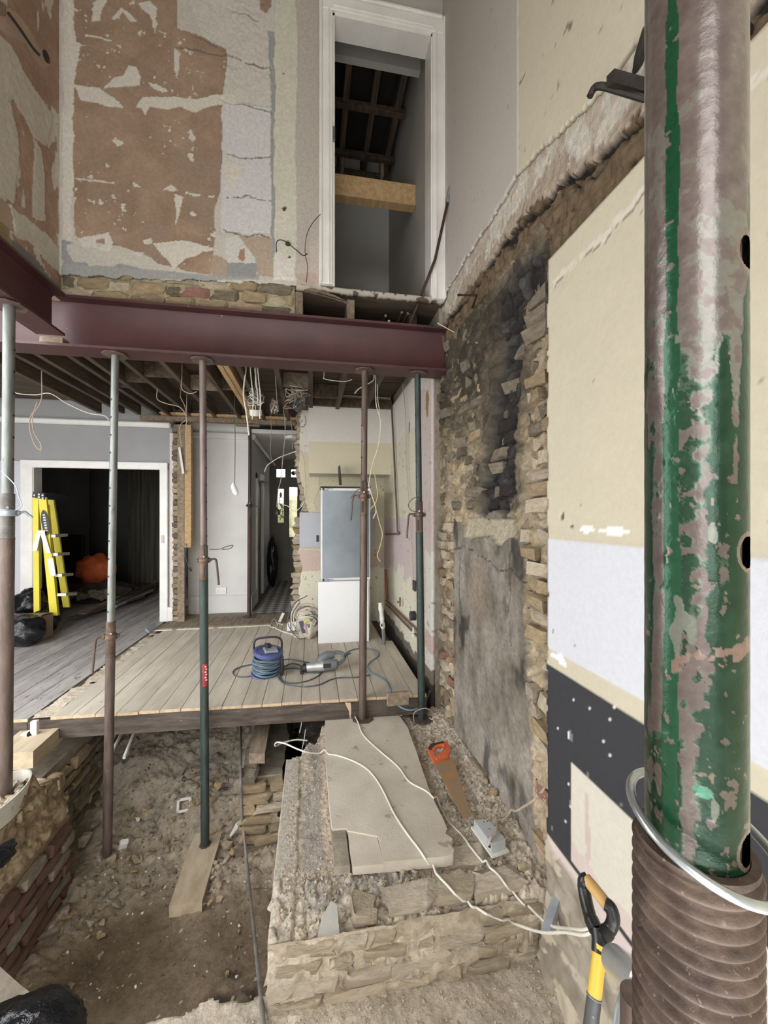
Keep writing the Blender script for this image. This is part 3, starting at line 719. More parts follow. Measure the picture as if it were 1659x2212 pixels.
# ================================================================== LEFT ROOM AND HALL
wl = struct('wall_far_left', MB().lh((-5.2, 6.0, 2.165), (-1.905, 6.12, 3.0)), pm('dull_grey_wall', (150, 150, 150), (142, 142, 142), 2, 0.8, 0.1, 60))
obj('pier', MB().lh((-5.2, 6.0, 0), (-3.72, 6.12, 2.165)), pm('pale_lilac_wall', (196, 196, 206), (188, 188, 198), 2, 0.8, 0.1, 60), wl)
obj('pier', MB().lh((-2.0, 6.02, 0), (-1.905, 6.12, 2.165)), M_offwhite, wl)
obj('cornice', MB().lh((-5.2, 5.93, 2.66), (-1.91, 6.0, 2.735), 0.02), M_white_gloss, wl)
d2 = thing('door_2', 'x', 'x'); del d2['label']; del d2['category']; d2['kind'] = 'structure'
for lo, hi in (((-3.73, 5.965, 0), (-3.585, 6.0, 2.165)), ((-2.06, 5.965, 0), (-1.955, 6.0, 2.165)), ((-3.73, 5.96, 2.085), (-1.955, 6.0, 2.185))):
    obj('casing', MB().lh(lo, hi, 0.008), M_white_gloss, d2)
    v = hi[2] > 2.1 and lo[2] == 0
for x in (-3.60, -2.056): obj('lining', MB().lh((x, 5.98, 0), (x + 0.02, 6.14, 2.09)), M_white_gloss, d2)
obj('plinth_block', MB().lh((-1.955, 5.95, 0), (-1.885, 6.0, 0.20), 0.004), M_white_gloss, d2)
obj('lock_keep', MB().lh((-2.04, 5.955, 1.08), (-2.0, 5.968, 1.19), 0.003), M_cream_flat, d2)
# torn end of the removed wall: brick column and timber post
def torn(U, V):
    n = fbm(U, V, 11, 5, 4); C = np.zeros(U.shape + (3,)); C[:] = (140, 116, 94); C += (n * 40)[..., None]; return n * 0.02, C
te = sheet('wall_torn_end', (-1.90, 6.0, 0), (1, 0, 0), (0, 0, 1), 0.14, 2.72, 0.014, torn, M_masonry)
for k in range(35):
    w = rb.choice((0.07, 0.09, 0.085)); brick(te, (-1.885 + w / 2, 5.99, 0.04 + k * 0.0762), (w, 0.09, 0.064), [B_grey, B_yel, B_pale, B_grey], 1, 0.05)
def peel(U, V):
    n = fbm(U, V, 8, 4, 4); C = np.zeros(U.shape + (3,)); C[:] = (206, 196, 190); return n * 0.004, C, (U < 0.055 + n * 0.02)
sheet('torn_plaster_edge', (-1.935, 5.985, 0.2), (1, 0, 0), (0, 0, 1), 0.08, 2.4, 0.009, peel, M_plaster, parent=te, thick=0.02)
tp = thing('timber_post', 'tall pale timber post standing against the torn brick wall end', 'post', (-1.74, 5.93, 0))
obj('stud', MB().lh((-1.805, 5.88, 0), (-1.715, 5.93, 2.7), 0.003), M_oldwood, tp)
obj('stud', MB().lh((-1.73, 5.885, 1.02), (-1.63, 5.97, 2.7), 0.003), M_newwood, tp, label='shorter side piece of sawn timber')
# white wall between the post and the hall
ww = struct('wall_white', MB().lh((-1.80, 6.35, 0), (-0.94, 6.45, 2.9)), M_offwhite)
obj('baseboard', MB().lh((-1.80, 6.325, 0), (-0.93, 6.35, 0.27), 0.008), M_offwhite, ww)
obj('cornice', MB().lh((-1.80, 6.29, 2.60), (-0.93, 6.35, 2.70), 0.02), M_offwhite, ww)
struct('wall_hall_left', MB().lh((-0.99, 6.45, 0), (-0.93, 7.1, 2.75)), M_offwhite)
struct('wall_hall_left_far', MB().lh((-0.99, 7.85, 0), (-0.93, 9.4, 2.75)), M_offwhite)
struct('wall_hall_left_over', MB().lh((-0.99, 7.1, 2.1), (-0.93, 7.85, 2.75)), M_offwhite)
struct('baseboard_hall', MB().lh((-0.93, 6.36, 0), (-0.905, 7.0, 0.24), 0.006), M_offwhite)
struct('baseboard_hall_far', MB().lh((-0.93, 7.95, 0), (-0.905, 9.3, 0.2), 0.006), M_offwhite)
d3 = thing('door_3', 'x', 'x'); del d3['label']; del d3['category']; d3['kind'] = 'structure'
obj('casing', MB().lh((-0.935, 7.0, 0), (-0.90, 7.1, 2.18), 0.006), M_white_gloss, d3)
obj('casing', MB().lh((-0.935, 7.85, 0), (-0.90, 7.95, 2.18), 0.006), M_white_gloss, d3)
obj('casing', MB().lh((-0.935, 7.0, 2.08), (-0.90, 7.95, 2.18), 0.006), M_white_gloss, d3)
obj('leaf', MB().lh((-0.985, 7.1, 0.01), (-0.95, 7.85, 2.08), 0.004), pm('brown_door', (112, 102, 94), (100, 92, 86), 3, 0.5, 0.1, 30), d3)
struct('trim_hall_cornice', MB().lh((-0.93, 6.45, 2.63), (-0.86, 9.3, 2.72), 0.02), M_white_gloss)
struct('ceiling_hall', MB().lh((-1.0, 6.4, 2.72), (1.05, 9.4, 2.78)), M_offwhite)
struct('wall_hall_right', MB().lh((0.30, 5.76, 0), (0.36, 9.4, 2.75)), M_grey_flat)
# street door at the end of the hall with leaded glass
hd = thing('door_4', 'x', 'x'); del hd['label']; del hd['category']; hd['kind'] = 'structure'
M_door = pm('taupe_door_paint', (126, 120, 108), (116, 110, 98), 3, 0.6, 0.1, 40)
M_glass = pm('frosted_glass', (240, 240, 236), (250, 250, 248), 2, 0.35, 0.0, 40, trans=0.9)
M_lead = pm('lead_came', (38, 38, 38), (28, 28, 28), 8, 0.5, 0.0)
DY = 9.3
pA = AY(597, 1013, DY); pB = AY(616, 1031, DY); oA = AY(600, 1056, DY); oB = AY(613, 1129, DY); sA = AY(625, 1040, DY); sB = AY(642, 1160, DY); qA = AY(629, 1013, DY); qB = AY(648, 1031, DY)
x0, x1, zt = -1.0, sA.x - 0.02, 2.10
# leaf as stiles and rails around the two panes
def slab(a, b, z0, z1, n='stile', y0=DY, y1=DY + 0.05, m=M_door): obj(n, MB().lh((a, y0, z0), (b, y1, z1), 0.002), m, hd)
slab(x0, oA.x, 0, zt); slab(oB.x, x1, 0, zt); slab(oA.x, oB.x, 0, oB.z, 'rail'); slab(oA.x, oB.x, oA.z, zt, 'rail')
slab(x0, pA.x, zt, 2.72, 'rail'); slab(pA.x, pB.x, zt, pB.z, 'rail'); slab(pA.x, pB.x, pA.z, 2.72, 'rail'); slab(pB.x, qA.x, zt, 2.72, 'rail'); slab(qA.x, 0.3, pA.z, 2.72, 'rail'); slab(qB.x, 0.3, zt, qA.z, 'rail'); slab(qA.x, qB.x, zt, qB.z, 'rail')
slab(x1, sA.x, 0, zt, 'post'); slab(sA.x, 0.3, 0, sB.z, 'panel'); slab(sB.x, 0.3, sB.z, zt, 'panel')
obj('panel_moulding', MB().lh((oA.x - 0.02, DY - 0.012, 0.35), (oB.x + 0.1, DY, 0.9), 0.005), M_door, hd)
obj('pane', MB().lh((oA.x, DY + 0.015, oB.z), (oB.x, DY + 0.025, oA.z)), M_glass, hd)
obj('pane', MB().lh((pA.x, DY + 0.015, pB.z), (pB.x, DY + 0.025, pA.z)), M_glass, hd)
obj('pane', MB().lh((qA.x, DY + 0.015, qB.z), (qB.x, DY + 0.025, qA.z)), M_glass, hd)
obj('pane', MB().lh((sA.x, DY + 0.015, sB.z), (sB.x, DY + 0.025, sA.z)), pm('clear_glass', (250, 250, 250), (255, 255, 255), 2, 0.05, 0.0, trans=1.0), hd)
# leading and coloured shapes in the long pane
ox = (oA.x + oB.x) / 2
for zz in (0.16, 0.32, 0.55, 0.75): obj('lead_bar', MB().lh((oA.x, DY + 0.008, oB.z + (oA.z - oB.z) * zz - 0.004), (oB.x, DY + 0.016, oB.z + (oA.z - oB.z) * zz + 0.004)), M_lead, hd)
obj('lead_bar', MB().lh(((pA.x + pB.x) / 2 - 0.004, DY + 0.008, pB.z), ((pA.x + pB.x) / 2 + 0.004, DY + 0.016, pA.z)), M_lead, hd)
obj('lead_bar', MB().lh((pA.x, DY + 0.008, (pA.z + pB.z) / 2 - 0.004), (pB.x, DY + 0.016, (pA.z + pB.z) / 2 + 0.004)), M_lead, hd)
def leafshape(cx, cz, w, h, a): return [Vector((cx + cos(a) * w * t - sin(a) * h * s, DY + 0.004, cz + sin(a) * w * t + cos(a) * h * s)) for t, s in ((0, -1), (.55, -.45), (.6, .2), (0, 1), (-.6, .2), (-.55, -.45))]
obj('red_bud', MB().prism(leafshape(ox, oA.z - 0.13, 0.045, 0.075, 0), (0, 0.01, 0)), pm('red_glass', (130, 26, 30), (110, 20, 24), 3, 0.3, 0), hd)
for dx, dz, a in ((0.02, -0.38, 0.6), (-0.03, -0.5, -0.7), (0.03, -0.62, 0.9)): obj('green_leaf', MB().prism(leafshape(ox + dx, oA.z + dz, 0.035, 0.08, a), (0, 0.01, 0)), pm('green_glass', (140, 148, 60), (120, 130, 50), 3, 0.3, 0), hd)
obj('lead_stem', MB().tube(crv([(ox, DY + 0.01, oA.z - 0.1), (ox - 0.03, DY + 0.01, oA.z - 0.3), (ox + 0.04, DY + 0.01, oA.z - 0.5), (ox - 0.02, DY + 0.01, oB.z + 0.05)]), 0.006, 5), M_lead, hd)
obj('corner_rosette', MB().lathe([(0.05, -0.005), (0.05, 0.005)], ((qA.x + 0.05), DY + 0.01, (qA.z + qB.z) / 2), 12, Matrix.Rotation(pi / 2, 3, 'X')), M_lead, hd)
# front garden glimpsed through the sidelight
gb = solo('garden_hedge', MB().lh((-1.4, 11.2, -0.2), (2.0, 11.6, 2.0), 0.1), pm('yellow_hedge', (196, 178, 84), (120, 128, 60), 9, 0.9, 0.8, 20, spots=(230, 220, 160), spot_sc=14, spot_at=0.6), 'yellow green hedge outside the street door sidelight', 'hedge')
# dim front room
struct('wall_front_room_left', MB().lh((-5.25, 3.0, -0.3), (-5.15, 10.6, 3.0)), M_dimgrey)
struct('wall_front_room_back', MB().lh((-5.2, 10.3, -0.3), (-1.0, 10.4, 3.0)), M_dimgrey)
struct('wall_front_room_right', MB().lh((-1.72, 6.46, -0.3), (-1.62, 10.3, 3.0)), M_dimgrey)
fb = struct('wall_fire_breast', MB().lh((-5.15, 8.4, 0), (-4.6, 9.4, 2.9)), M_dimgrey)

# ================================================================== CEILING OF THE GROUND FLOOR
ce = struct('ceiling', MB().lh((-5.2, 3.28, 3.0), (1.2, 10.5, 3.06)), M_deck)
for k in range(9):
    y = 3.36 + k * 0.29; obj('plank', MB().lh((-5.0, y, 2.975), (1.0, y + 0.275, 2.998), 0.002), M_deck, ce)
jx = []
for px in (-190, -90, -20, 62, 112, 194, 297, 395, 490, 585, 670, 757, 848):
    p = AY(px, 790, 3.3); jx.append(p.x)
    y1 = 5.79 if p.x < -0.3 else 5.05
    obj('joist', MB().lh((p.x - 0.024, 3.18, 2.785 + rb.uniform(-.008, .008)), (p.x + 0.024, y1, 2.975), 0.003), M_joist, ce)
p = AY(452, 790, 3.3); obj('joist', MB().lh((p.x - 0.05, 3.18, 2.78), (p.x - 0.002, 5.79, 2.975), 0.003), M_newwood, ce, label='pair of pale new joists')
obj('joist', MB().lh((p.x + 0.002, 3.18, 2.783), (p.x + 0.05, 5.79, 2.975), 0.003), M_newwood, ce)
for a, b, y in ((4, 5, 4.4), (5, 6, 4.2), (6, 7, 4.55), (3, 4, 4.6), (7, 8, 4.5), (9, 10, 4.3), (10, 11, 4.62)):
    obj('noggin', MB().lh((jx[a] + 0.024, y, 2.80), (jx[b] - 0.024, y + 0.05, 2.95), 0.003), rb.choice([M_joist, M_oldwood]), ce)
obj('ceiling_batten', MB().lh((jx[10] + 0.03, 3.30, 2.93), (jx[11] - 0.03, 3.36, 2.97), 0.003), M_newwood, ce)
obj('ceiling_batten', MB().lh((jx[11] + 0.03, 3.30, 2.93), (jx[12] - 0.03, 3.36, 2.97), 0.003), M_newwood, ce)
for (a, b, y, z0, z1, m, lab) in ((AY(305, 905, 5.9).x, AY(640, 905, 5.9).x, 5.84, 2.74, 2.80, M_oldwood, 'lower old timber bearer across the slim rusty prop'), (AY(350, 890, 5.9).x, AY(668, 890, 5.9).x, 5.80, 2.80, 2.88, M_oldwood, 'upper timber bearer tucked below the joist ends')):
    solo('timber_bearer', MB().lh((a, y, z0), (b, y + 0.09, z1), 0.004), m, lab, 'timber')
solo('timber_bearer', MB().lh((AY(350, 890, 5.8).x, 5.70, 2.795), (AY(640, 890, 5.8).x, 5.78, 2.82), 0.003), M_newwood, 'thin bright batten above the white wall', 'timber')

# ================================================================== TIMBER FLOOR
def yf(x): return 3.22 - 0.042 * x
fl0 = struct('floor', MB().lh((-1.95, 3.5, -0.03), (0.9, 6.4, -0.024)), M_darkwood)
def floorboard(x0, x1, y1, m, z=0.0):
    mb = MB(); a, b = yf(x0) - 0.012 + rb.uniform(-.004, .004), yf(x1) - 0.012 + rb.uniform(-.004, .004)
    mb.add([(x0, a, z - 0.022), (x1, b, z - 0.022), (x1, y1, z - 0.022), (x0, y1, z - 0.022), (x0, a, z), (x1, b, z), (x1, y1, z), (x0, y1, z)],
           [[3, 2, 1, 0], [4, 5, 6, 7], [0, 1, 5, 4], [1, 2, 6, 5], [2, 3, 7, 6], [3, 0, 4, 7]])
    o = obj('floorboard', mb, m, fl0, smooth=False); o.data.materials.append(M_cutend)
    for p in o.data.polygons:
        if p.normal.y < -0.8: p.material_index = 1
    return o
x = -1.86
while x < 0.90:
    floorboard(x, min(x + 0.1435, 0.915), 5.56 if x < 0.7 else 4.6, M_board, rb.uniform(-.0015, .0015)); x += 0.148
x = -5.1
while x < -2.08:
    floorboard(x, x + 0.166, 10.29, M_boardL, rb.uniform(-.0015, .0015) - 0.004); x += 0.172
def rub(U, V):
    n = fbm(U, V, 16, 5, 4); n1 = fbm(U, V, 4, 3, 6); C = np.zeros(U.shape + (3,)); C[:] = (196, 180, 156); C += (n * 30)[..., None]
    return n * 0.012 + 0.008, C, (U + n * 0.04 + n1 * 0.05 > 0.035) & (n1 > -0.42)
sheet('mortar_line', (-2.02, 3.30, -0.012), (1, 0, 0), (0, 1, 0), 0.155, 2.1, 0.010, rub, M_dirt, parent=fl0)
obj('threshold', MB().lh((-1.95, 5.57, -0.02), (-0.25, 6.1, 0.012), 0.004), M_oldwood, fl0)
for a, b in ((-2.0, -1.75), (-1.70, -1.25), (-1.2, -0.55)): obj('bright_strip', MB().lh((a, 5.50, 0.002), (b, 5.53, 0.012)), M_cream_flat, fl0)
rj = struct('trim_rim_joist', MB().prism([(-2.6, yf(-2.6), -0.165), (0.92, yf(0.92), -0.165), (0.92, yf(0.92), -0.023), (-2.6, yf(-2.6), -0.023)], (0, 0.055, 0)), M_darkwood)
obj('rim_plank', MB().prism([(-5.2, yf(-5.2) - .03, -0.17), (-2.02, yf(-2.02) - .004, -0.155), (-2.02, yf(-2.02) - .004, -0.026), (-5.2, yf(-5.2) - .03, -0.026)], (0, 0.03, 0)), M_darkwood, rj)
# hall floor: diagonal checker of old clay tiles
hf = struct('floor_hall', MB().lh((-1.95, 6.08, -0.03), (0.32, 9.6, 0.002)), M_mortar)
T_dk = pm('dark_clay_tile', (92, 94, 96), (78, 80, 82), 4, 0.6, 0.15, 30, rnd=0.1); T_lt = pm('pale_clay_tile', (186, 178, 164), (172, 164, 150), 4, 0.6, 0.15, 30, rnd=0.06)
tm = {}
for nm, m in (('d', T_dk), ('l', T_lt)):
    tm[nm] = MB().box((0, 0, 0), (0.098, 0.098, 0.012), b=0.002).mesh('tile'); tm[nm].materials.append(m)
far = {'d': MB(), 'l': MB()}; s = 0.1 / math.sqrt(2)
for i in range(-8, 60):
    for j in range(-60, 60):
        xx = -0.85 + (i - j) * s; yy = 6.2 + (i + j) * s
        if -0.86 < xx < 0.27 and 6.15 < yy < 9.25:
            kk = 'd' if ((i + j) % 2 == 0) else 'l'
            if yy < 8.2: inst('tile', tm[kk], hf, (xx, yy, 0.006), (0, 0, pi / 4))
            else: far[kk].box((xx, yy, 0.006), (0.098, 0.098, 0.012), (0, 0, pi / 4))
for kk in far: obj('tile_field', far[kk], T_dk if kk == 'd' else T_lt, hf, kind='stuff')

# ================================================================== STEEL BEAMS
M_steel = pm('red_oxide_primer', (84, 44, 43), (68, 36, 36), 3, 0.5, 0.12, 40, spots=(176, 150, 144), spot_sc=11, spot_at=0.74)
def ibeam(name, label, p0, p1, z0, z1, w, tf, tw):
    p0 = Vector(p0); p1 = Vector(p1); d = (p1 - p0).normalized(); s = Vector((-d.y, d.x, 0))
    t = thing(name, label, 'steel beam', ((p0.x + p1.x) / 2, (p0.y + p1.y) / 2, z0))
    def slab_(a, b, za, zb): 
        return MB().prism([Vector((*(p0 + s * a).xy, za)), Vector((*(p0 + s * b).xy, za)), Vector((*(p0 + s * b).xy, zb)), Vector((*(p0 + s * a).xy, zb))], p1 - p0)
    obj('bottom_flange', slab_(-w / 2, w / 2, z0, z0 + tf), M_steel, t)
    obj('top_flange', slab_(-w / 2, w / 2, z1 - tf, z1), M_steel, t)
    wb = MB()
    prof = [(-tw / 2 - 0.016, z0 + tf), (tw / 2 + 0.016, z0 + tf), (tw / 2, z0 + tf + 0.016), (tw / 2, z1 - tf - 0.016), (tw / 2 + 0.016, z1 - tf), (-tw / 2 - 0.016, z1 - tf), (-tw / 2, z1 - tf - 0.016), (-tw / 2, z0 + tf + 0.016)]
    wb.prism([Vector((*(p0 + s * a).xy, zz)) for a, zz in prof], p1 - p0)
    obj('web', wb, M_steel, t, ang=60); return t
ibeam('steel_beam', 'long maroon steel beam across the room carrying the brick band', (-3.4, 3.15, 0), (1.06, 3.15, 0), 2.60, 2.95, 0.19, 0.018, 0.012)
ibeam('steel_beam', 'maroon steel beam running back under the left plastered wall', (-1.72, 3.04, 0), (-1.72, -0.5, 0), 2.66, 2.945, 0.17, 0.016, 0.012)
solo('packing_block', MB().lh((-1.80, 3.06, 2.618), (-1.66, 3.14, 2.66), 0.003), M_oldwood, 'pale timber packing block between the two steel beams', 'block')

# ================================================================== GROUND, PIT, HEARTH BLOCK
def stonecol(idv, nb): return np.stack([112 + 50 * idv, 100 + 44 * idv, 82 + 36 * idv], -1) * (1 + 0.2 * nb[..., None])
def pit(U, V):
    X = U - 2.0; Y = V + 1.55
    n1 = fbm(U, V, 3, 4, 1); nb = fbm(U, V, 14, 5, 2); nf = fbm(U, V, 50, 4, 3)
    f1, f2, idv = worley(U + n1 * 0.05, V, 15, 15, 4); st = sm(0.05, 0.28, f2 - f1)
    g1, g2, idg = worley(U, V, 38, 38, 7); sg = sm(0.05, 0.3, g2 - g1)
    C = np.zeros(U.shape + (3,)); C[:] = (116, 98, 74); C += (nb * 12 + n1 * 14)[..., None]
    slope = sm(2.75, 4.6, Y + n1 * 0.3); z = slope * 0.42 + n1 * 0.04 + nb * 0.012 + nf * 0.004
    lft = sm(-1.2, -1.5, X) * sm(2.0, 2.6, Y); z = z + lft * 0.06
    rubm = np.clip(sm(2.62, 3.0, Y + n1 * 0.3) + lft * 0.8, 0, 1)
    z = z + rubm * (st * 0.018 * idv + sg * 0.007 * idg)
    C = C * (1 - rubm[..., None]) + (stonecol(idg, nb) * 0.6 + np.array((74, 67, 57))) * rubm[..., None]
    lt = sm(3.25, 3.7, Y); C = C * (1 - 0.6 * lt[..., None]) + np.array((180, 167, 148)) * 0.6 * lt[..., None]  # heap painted paler to make up for weak light under the floor
    rt = sm(-0.85, -0.45, X + n1 * 0.2) * sm(2.9, 2.5, Y); C = C * (1 - 0.5 * rt[..., None]) + np.array((136, 118, 96)) * 0.5 * rt[..., None]
    wet = sm(0.75, 0.25, np.hypot((X + 0.42) / 0.42, (Y - 2.06) / 0.40) + nb * 0.5); C = C * (1 - 0.5 * wet[..., None])
    pale = sm(0.8, 0.3, np.hypot((X + 0.95) / 0.34, (Y - 2.12) / 0.26) + nb * 0.4); C = C * (1 - 0.45 * pale[..., None]) + np.array((140, 124, 108)) * 0.45 * pale[..., None]
    for cx, cy, r in ((-0.98, 2.16, 0.035), (-0.97, 2.10, 0.03), (-0.82, 2.06, 0.05), (-0.74, 2.13, 0.03)):
        C = C * (1 - 0.45 * sm(r * 1.6, r * 0.5, np.hypot(X - cx, Y - cy) + nb * 0.02)[..., None])
    C = put(C, (vn(U * 60, V * 60, 9) > 0.965), (208, 200, 186))
    return z, C
M_pit = sheet('floor_pit', (-2.0, 1.55, -1.07), (1, 0, 0), (0, 1, 0), 2.4, 4.45, 0.0115, pit, M_dirt)
struct('ground_below', MB().lh((-5.3, 6.1, -0.3), (1.2, 10.6, -0.05)), M_mortar)
struct('floor_under', MB().lh((-5.2, 3.6, -1.25), (1.0, 6.2, -1.15)), pm('under_floor_earth', (92, 82, 70), (70, 62, 52), 6, 0.95, 0.6, 30))
struct('wall_under_floor', MB().lh((-5.2, 6.0, -1.0), (1.0, 6.1, -0.03)), M_mortar)
def front(U, V):
    X = U - 2.4; Y = V + 0.05
    n1 = fbm(U, V, 4, 4, 1); nb = fbm(U, V, 14, 5, 2); nf = fbm(U, V, 50, 4, 3)
    g1, g2, idg = worley(U, V, 34, 34, 7); sg = sm(0.05, 0.3, g2 - g1)
    C = np.zeros(U.shape + (3,)); C[:] = (182, 168, 148); C += (nb * 18 + n1 * 12)[..., None]
    C = put(C, idg > 0.86, (190, 178, 158), soft=(idg > 0.86) * sg * 0.7)
    z = n1 * 0.02 + nb * 0.01 + nf * 0.003 + sg * 0.004 * idg + sm(0.75, 1.03, X) * 0.03
    ed = np.where(X < -0.17, 1.735 + fbm(U, V * 0, 7, 4, 5) * 0.035, 1.9)
    return z, C, Y < ed
gf = sheet('ground', (-2.4, 0.05, -0.535), (1, 0, 0), (0, 1, 0), 3.5, 1.9, 0.011, front, M_dirt, thick=0.16)
def block(U, V):
    X = U - 0.175; Y = V + 1.60
    n1 = fbm(U, V, 5, 4, 1); nb = fbm(U, V, 15, 5, 2); nf = fbm(U, V, 50, 4, 3)
    g1, g2, idg = worley(U, V, 42, 42, 7); sg = sm(0.05, 0.3, g2 - g1)
    f1, f2, idv = worley(U + n1 * 0.03, V, 19, 17, 5); st = sm(0.04, 0.25, f2 - f1)
    C = np.zeros(U.shape + (3,)); C[:] = (194, 180, 160); C += (nb * 20 + n1 * 14)[..., None]
    C = C + ((idg - 0.5) * sg * 34)[..., None]
    z = nb * 0.007 + nf * 0.003 + sg * idg * 0.0035 * (idg > 0.45)
    left = X < 0.08
    ash = sm(0.25, 0.6, sm(0.1, 0.0, np.abs(X - 0.015 + n1 * 0.06)) + nb * 0.5) * left * sm(1.8, 2.0, Y); C = C * (1 - 0.45 * ash[..., None]) + np.array((112, 108, 110)) * 0.45 * ash[..., None]
    C = put(C, left & (X < -0.09 + n1 * 0.03), (176, 166, 150)); z = np.where(left & (X < -0.08 + n1 * 0.03), 0.012 + nf * 0.002, z)
    C = put(C, (X > 0.055 + nb * 0.03) & (X < 0.1), (196, 176, 152), soft=0.7 * ((X > 0.055 + nb * 0.03) & (X < 0.1)))
    fr = sm(1.97, 1.88, Y + n1 * 0.05)
    z = z + fr * (st * 0.020 * idv - 0.012 - sm(1.9, 1.68, Y) * 0.04)
    C = C * (1 - 0.35 * fr[..., None]) + (stonecol(idv, nb) + 56) * 0.35 * fr[..., None]
    cl = sm(0.2, 0.5, sm(0.12, 0.02, np.abs(Y - 1.83 - 0.05 * np.sin(X * 9) + n1 * 0.06)) * (X < 0.55) * (X > -0.05) + nb * 0.35); C = C * (1 - 0.45 * cl[..., None]) + np.array((124, 122, 122)) * 0.45 * cl[..., None]; z = z + cl * sg * 0.005
    rt = sm(0.70, 0.78, X); z = z + rt * (sg * 0.010 * idg + st * 0.008 * idv) + sm(0.86, 1.05, X) * 0.05
    C = C * (1 - 0.3 * rt[..., None]) + np.array((186, 168, 144)) * 0.3 * rt[..., None]
    edge = 1.665 + fbm(U, V * 0, 6, 4, 9) * 0.03 - sm(0.85, 1.05, X) * 0.02
    z = z - sm(edge + 0.012, edge - 0.03, Y) * 0.34
    back = 3.30 - sm(0.12, 0.02, X + n1 * 0.05) * 0.28 - sm(-0.02, -0.10, X) * 0.18 + nb * 0.05 - sm(0.66, 0.80, X) * 0.08 * 0
    return z, C, (Y < back) & (Y > edge - 0.014)
hb = sheet('floor_hearth', (-0.175, 1.60, -0.225), (1, 0, 0), (0, 1, 0), 1.27, 1.75, 0.0078, block, M_dirt, thick=0.05)
obj('core', MB().lh((-0.165, 1.69, -1.1), (1.03, 2.96, -0.31)), M_mortar, hb)
obj('core', MB().lh((0.1, 2.9, -1.1), (1.03, 3.3, -0.31)), M_mortar, hb)
def bface(U, V):
    n = fbm(U, V, 9, 5, 4); nb = fbm(U, V, 20, 4, 2); C = np.zeros(U.shape + (3,)); C[:] = (180, 164, 140); C += (n * 22 + nb * 14)[..., None]
    n3 = fbm(U, V, 34, 4, 5)
    return n * 0.010 + nb * 0.010 + n3 * 0.006, C + (n3 * 18)[..., None]
sheet('footing_face', (-0.175, 1.659, -0.62), (1, 0, 0), (0, 0, 1), 1.25, 0.36, 0.012, bface, M_dirt, parent=hb)
B_foot = [pm('dusty_footing_brick', (184, 168, 140), (160, 144, 118), 3.5, 0.95, 0.55, 7, rnd=0.12, spots=(190, 176, 150), spot_sc=5, spot_at=0.66, dist=0.03), pm('dusty_pale_footing_brick', (190, 176, 154), (168, 152, 130), 3.5, 0.95, 0.5, 7, rnd=0.08, dist=0.03)]
for k in range(4):
    x = -0.165 + (0.0 if k % 2 else -0.06); zz = -0.305 - k * 0.074
    while x < 1.0:
        w = rb.choice((0.22, 0.215, 0.11)); a = max(x, -0.165); b = min(x + w, 1.02)
        if b - a > 0.05 and rb.random() > 0.12: brick(hb, ((a + b) / 2, 1.70 + rb.uniform(-.008, .008), zz), (b - a - 0.004, 0.105, 0.066), B_foot, 1, 0.03)
        x += w + 0.012
for (x, y, w, d, rz) in ((0.62, 1.74, .2, .1, .05), (0.84, 1.73, .21, .1, -.04), (0.42, 1.73, .2, .1, .0), (0.95, 1.86, .1, .1, .1), (0.74, 1.88, .2, .1, .08), (0.22, 1.72, .11, .1, 0)):
    o = brick(hb, (x, y, -0.243), (w, d, 0.07), B_foot, 1, 0.04)
# retained brick wall at the left of the pit
def lp(U, V):
    Y = U + 1.5; Z = V - 1.1
    n1 = fbm(U, V, 6, 4, 1); nb = fbm(U, V, 15, 5, 2); nf = fbm(U, V, 45, 3, 3)
    f1, f2, idv = worley(U + n1 * 0.04, V, 8, 14, 5); st = sm(0.04, 0.25, f2 - f1)
    C = np.zeros(U.shape + (3,)); C[:] = (132, 112, 82); C += (nb * 24)[..., None]  # base colour darkened for the shade on this side of the pit
    C = C * (1 - 0.5 * st[..., None]) + np.stack([112 + 50 * idv, 92 + 42 * idv, 66 + 30 * idv], -1) * 0.5 * st[..., None]
    H = nb * 0.022 + st * idv * 0.020 + nf * 0.006
    lo = Z < -0.52 + n1 * 0.02; C = put(C, lo, (124, 98, 76)); H = np.where(lo, 0.03 + nf * 0.003, H)
    C = put(C, (Z < -0.44 + n1 * 0.03) & ~lo, (156, 134, 100))
    top = np.interp(Y, [1.5, 2.3, 2.6, 2.8, 3.0], [-0.10, -0.10, -0.13, -0.20, -0.24]) + nb * 0.03
    return H, C, (Z < top)
lw = sheet('wall_pit_left', (-1.615, 1.5, -1.1), (0, 1, 0), (0, 0, 1), 1.5, 1.1, 0.010, lp, M_masonry, thick=0.09)
for k in range(7):
    y = 1.6 - 0.1 * (k % 2); zz = -1.03 + k * 0.074
    while y < 2.98:
        w = 0.215; a = max(y, 1.6); b = min(y + w, 2.99)
        if b - a > 0.06: brick(lw, (-1.60, (a + b) / 2, zz), (0.1, b - a, 0.064), [B_dkred, B_dkred, B_dkred, B_grey], 0, 0.006)
        y += w + 0.012
obj('core', MB().lh((-2.2, 1.5, -1.1), (-1.64, 2.98, -0.27)), M_mortar, lw)
def ltop(U, V):
    n = fbm(U, V, 9, 5, 4); nb = fbm(U, V, 24, 4, 2); C = np.zeros(U.shape + (3,)); C[:] = (186, 164, 128); C += (n * 30 + nb * 16)[..., None]
    return n * 0.03 + nb * 0.01 - sm(2.7 - 1.5, 3.0 - 1.5, V) * 0.05, C, (U < 0.60 + n * 0.03) & (V < 1.47 + n * 0.04)
sheet('broken_top', (-2.2, 1.5, -0.205), (1, 0, 0), (0, 1, 0), 0.62, 1.5, 0.012, ltop, M_masonry, parent=lw, thick=0.06)
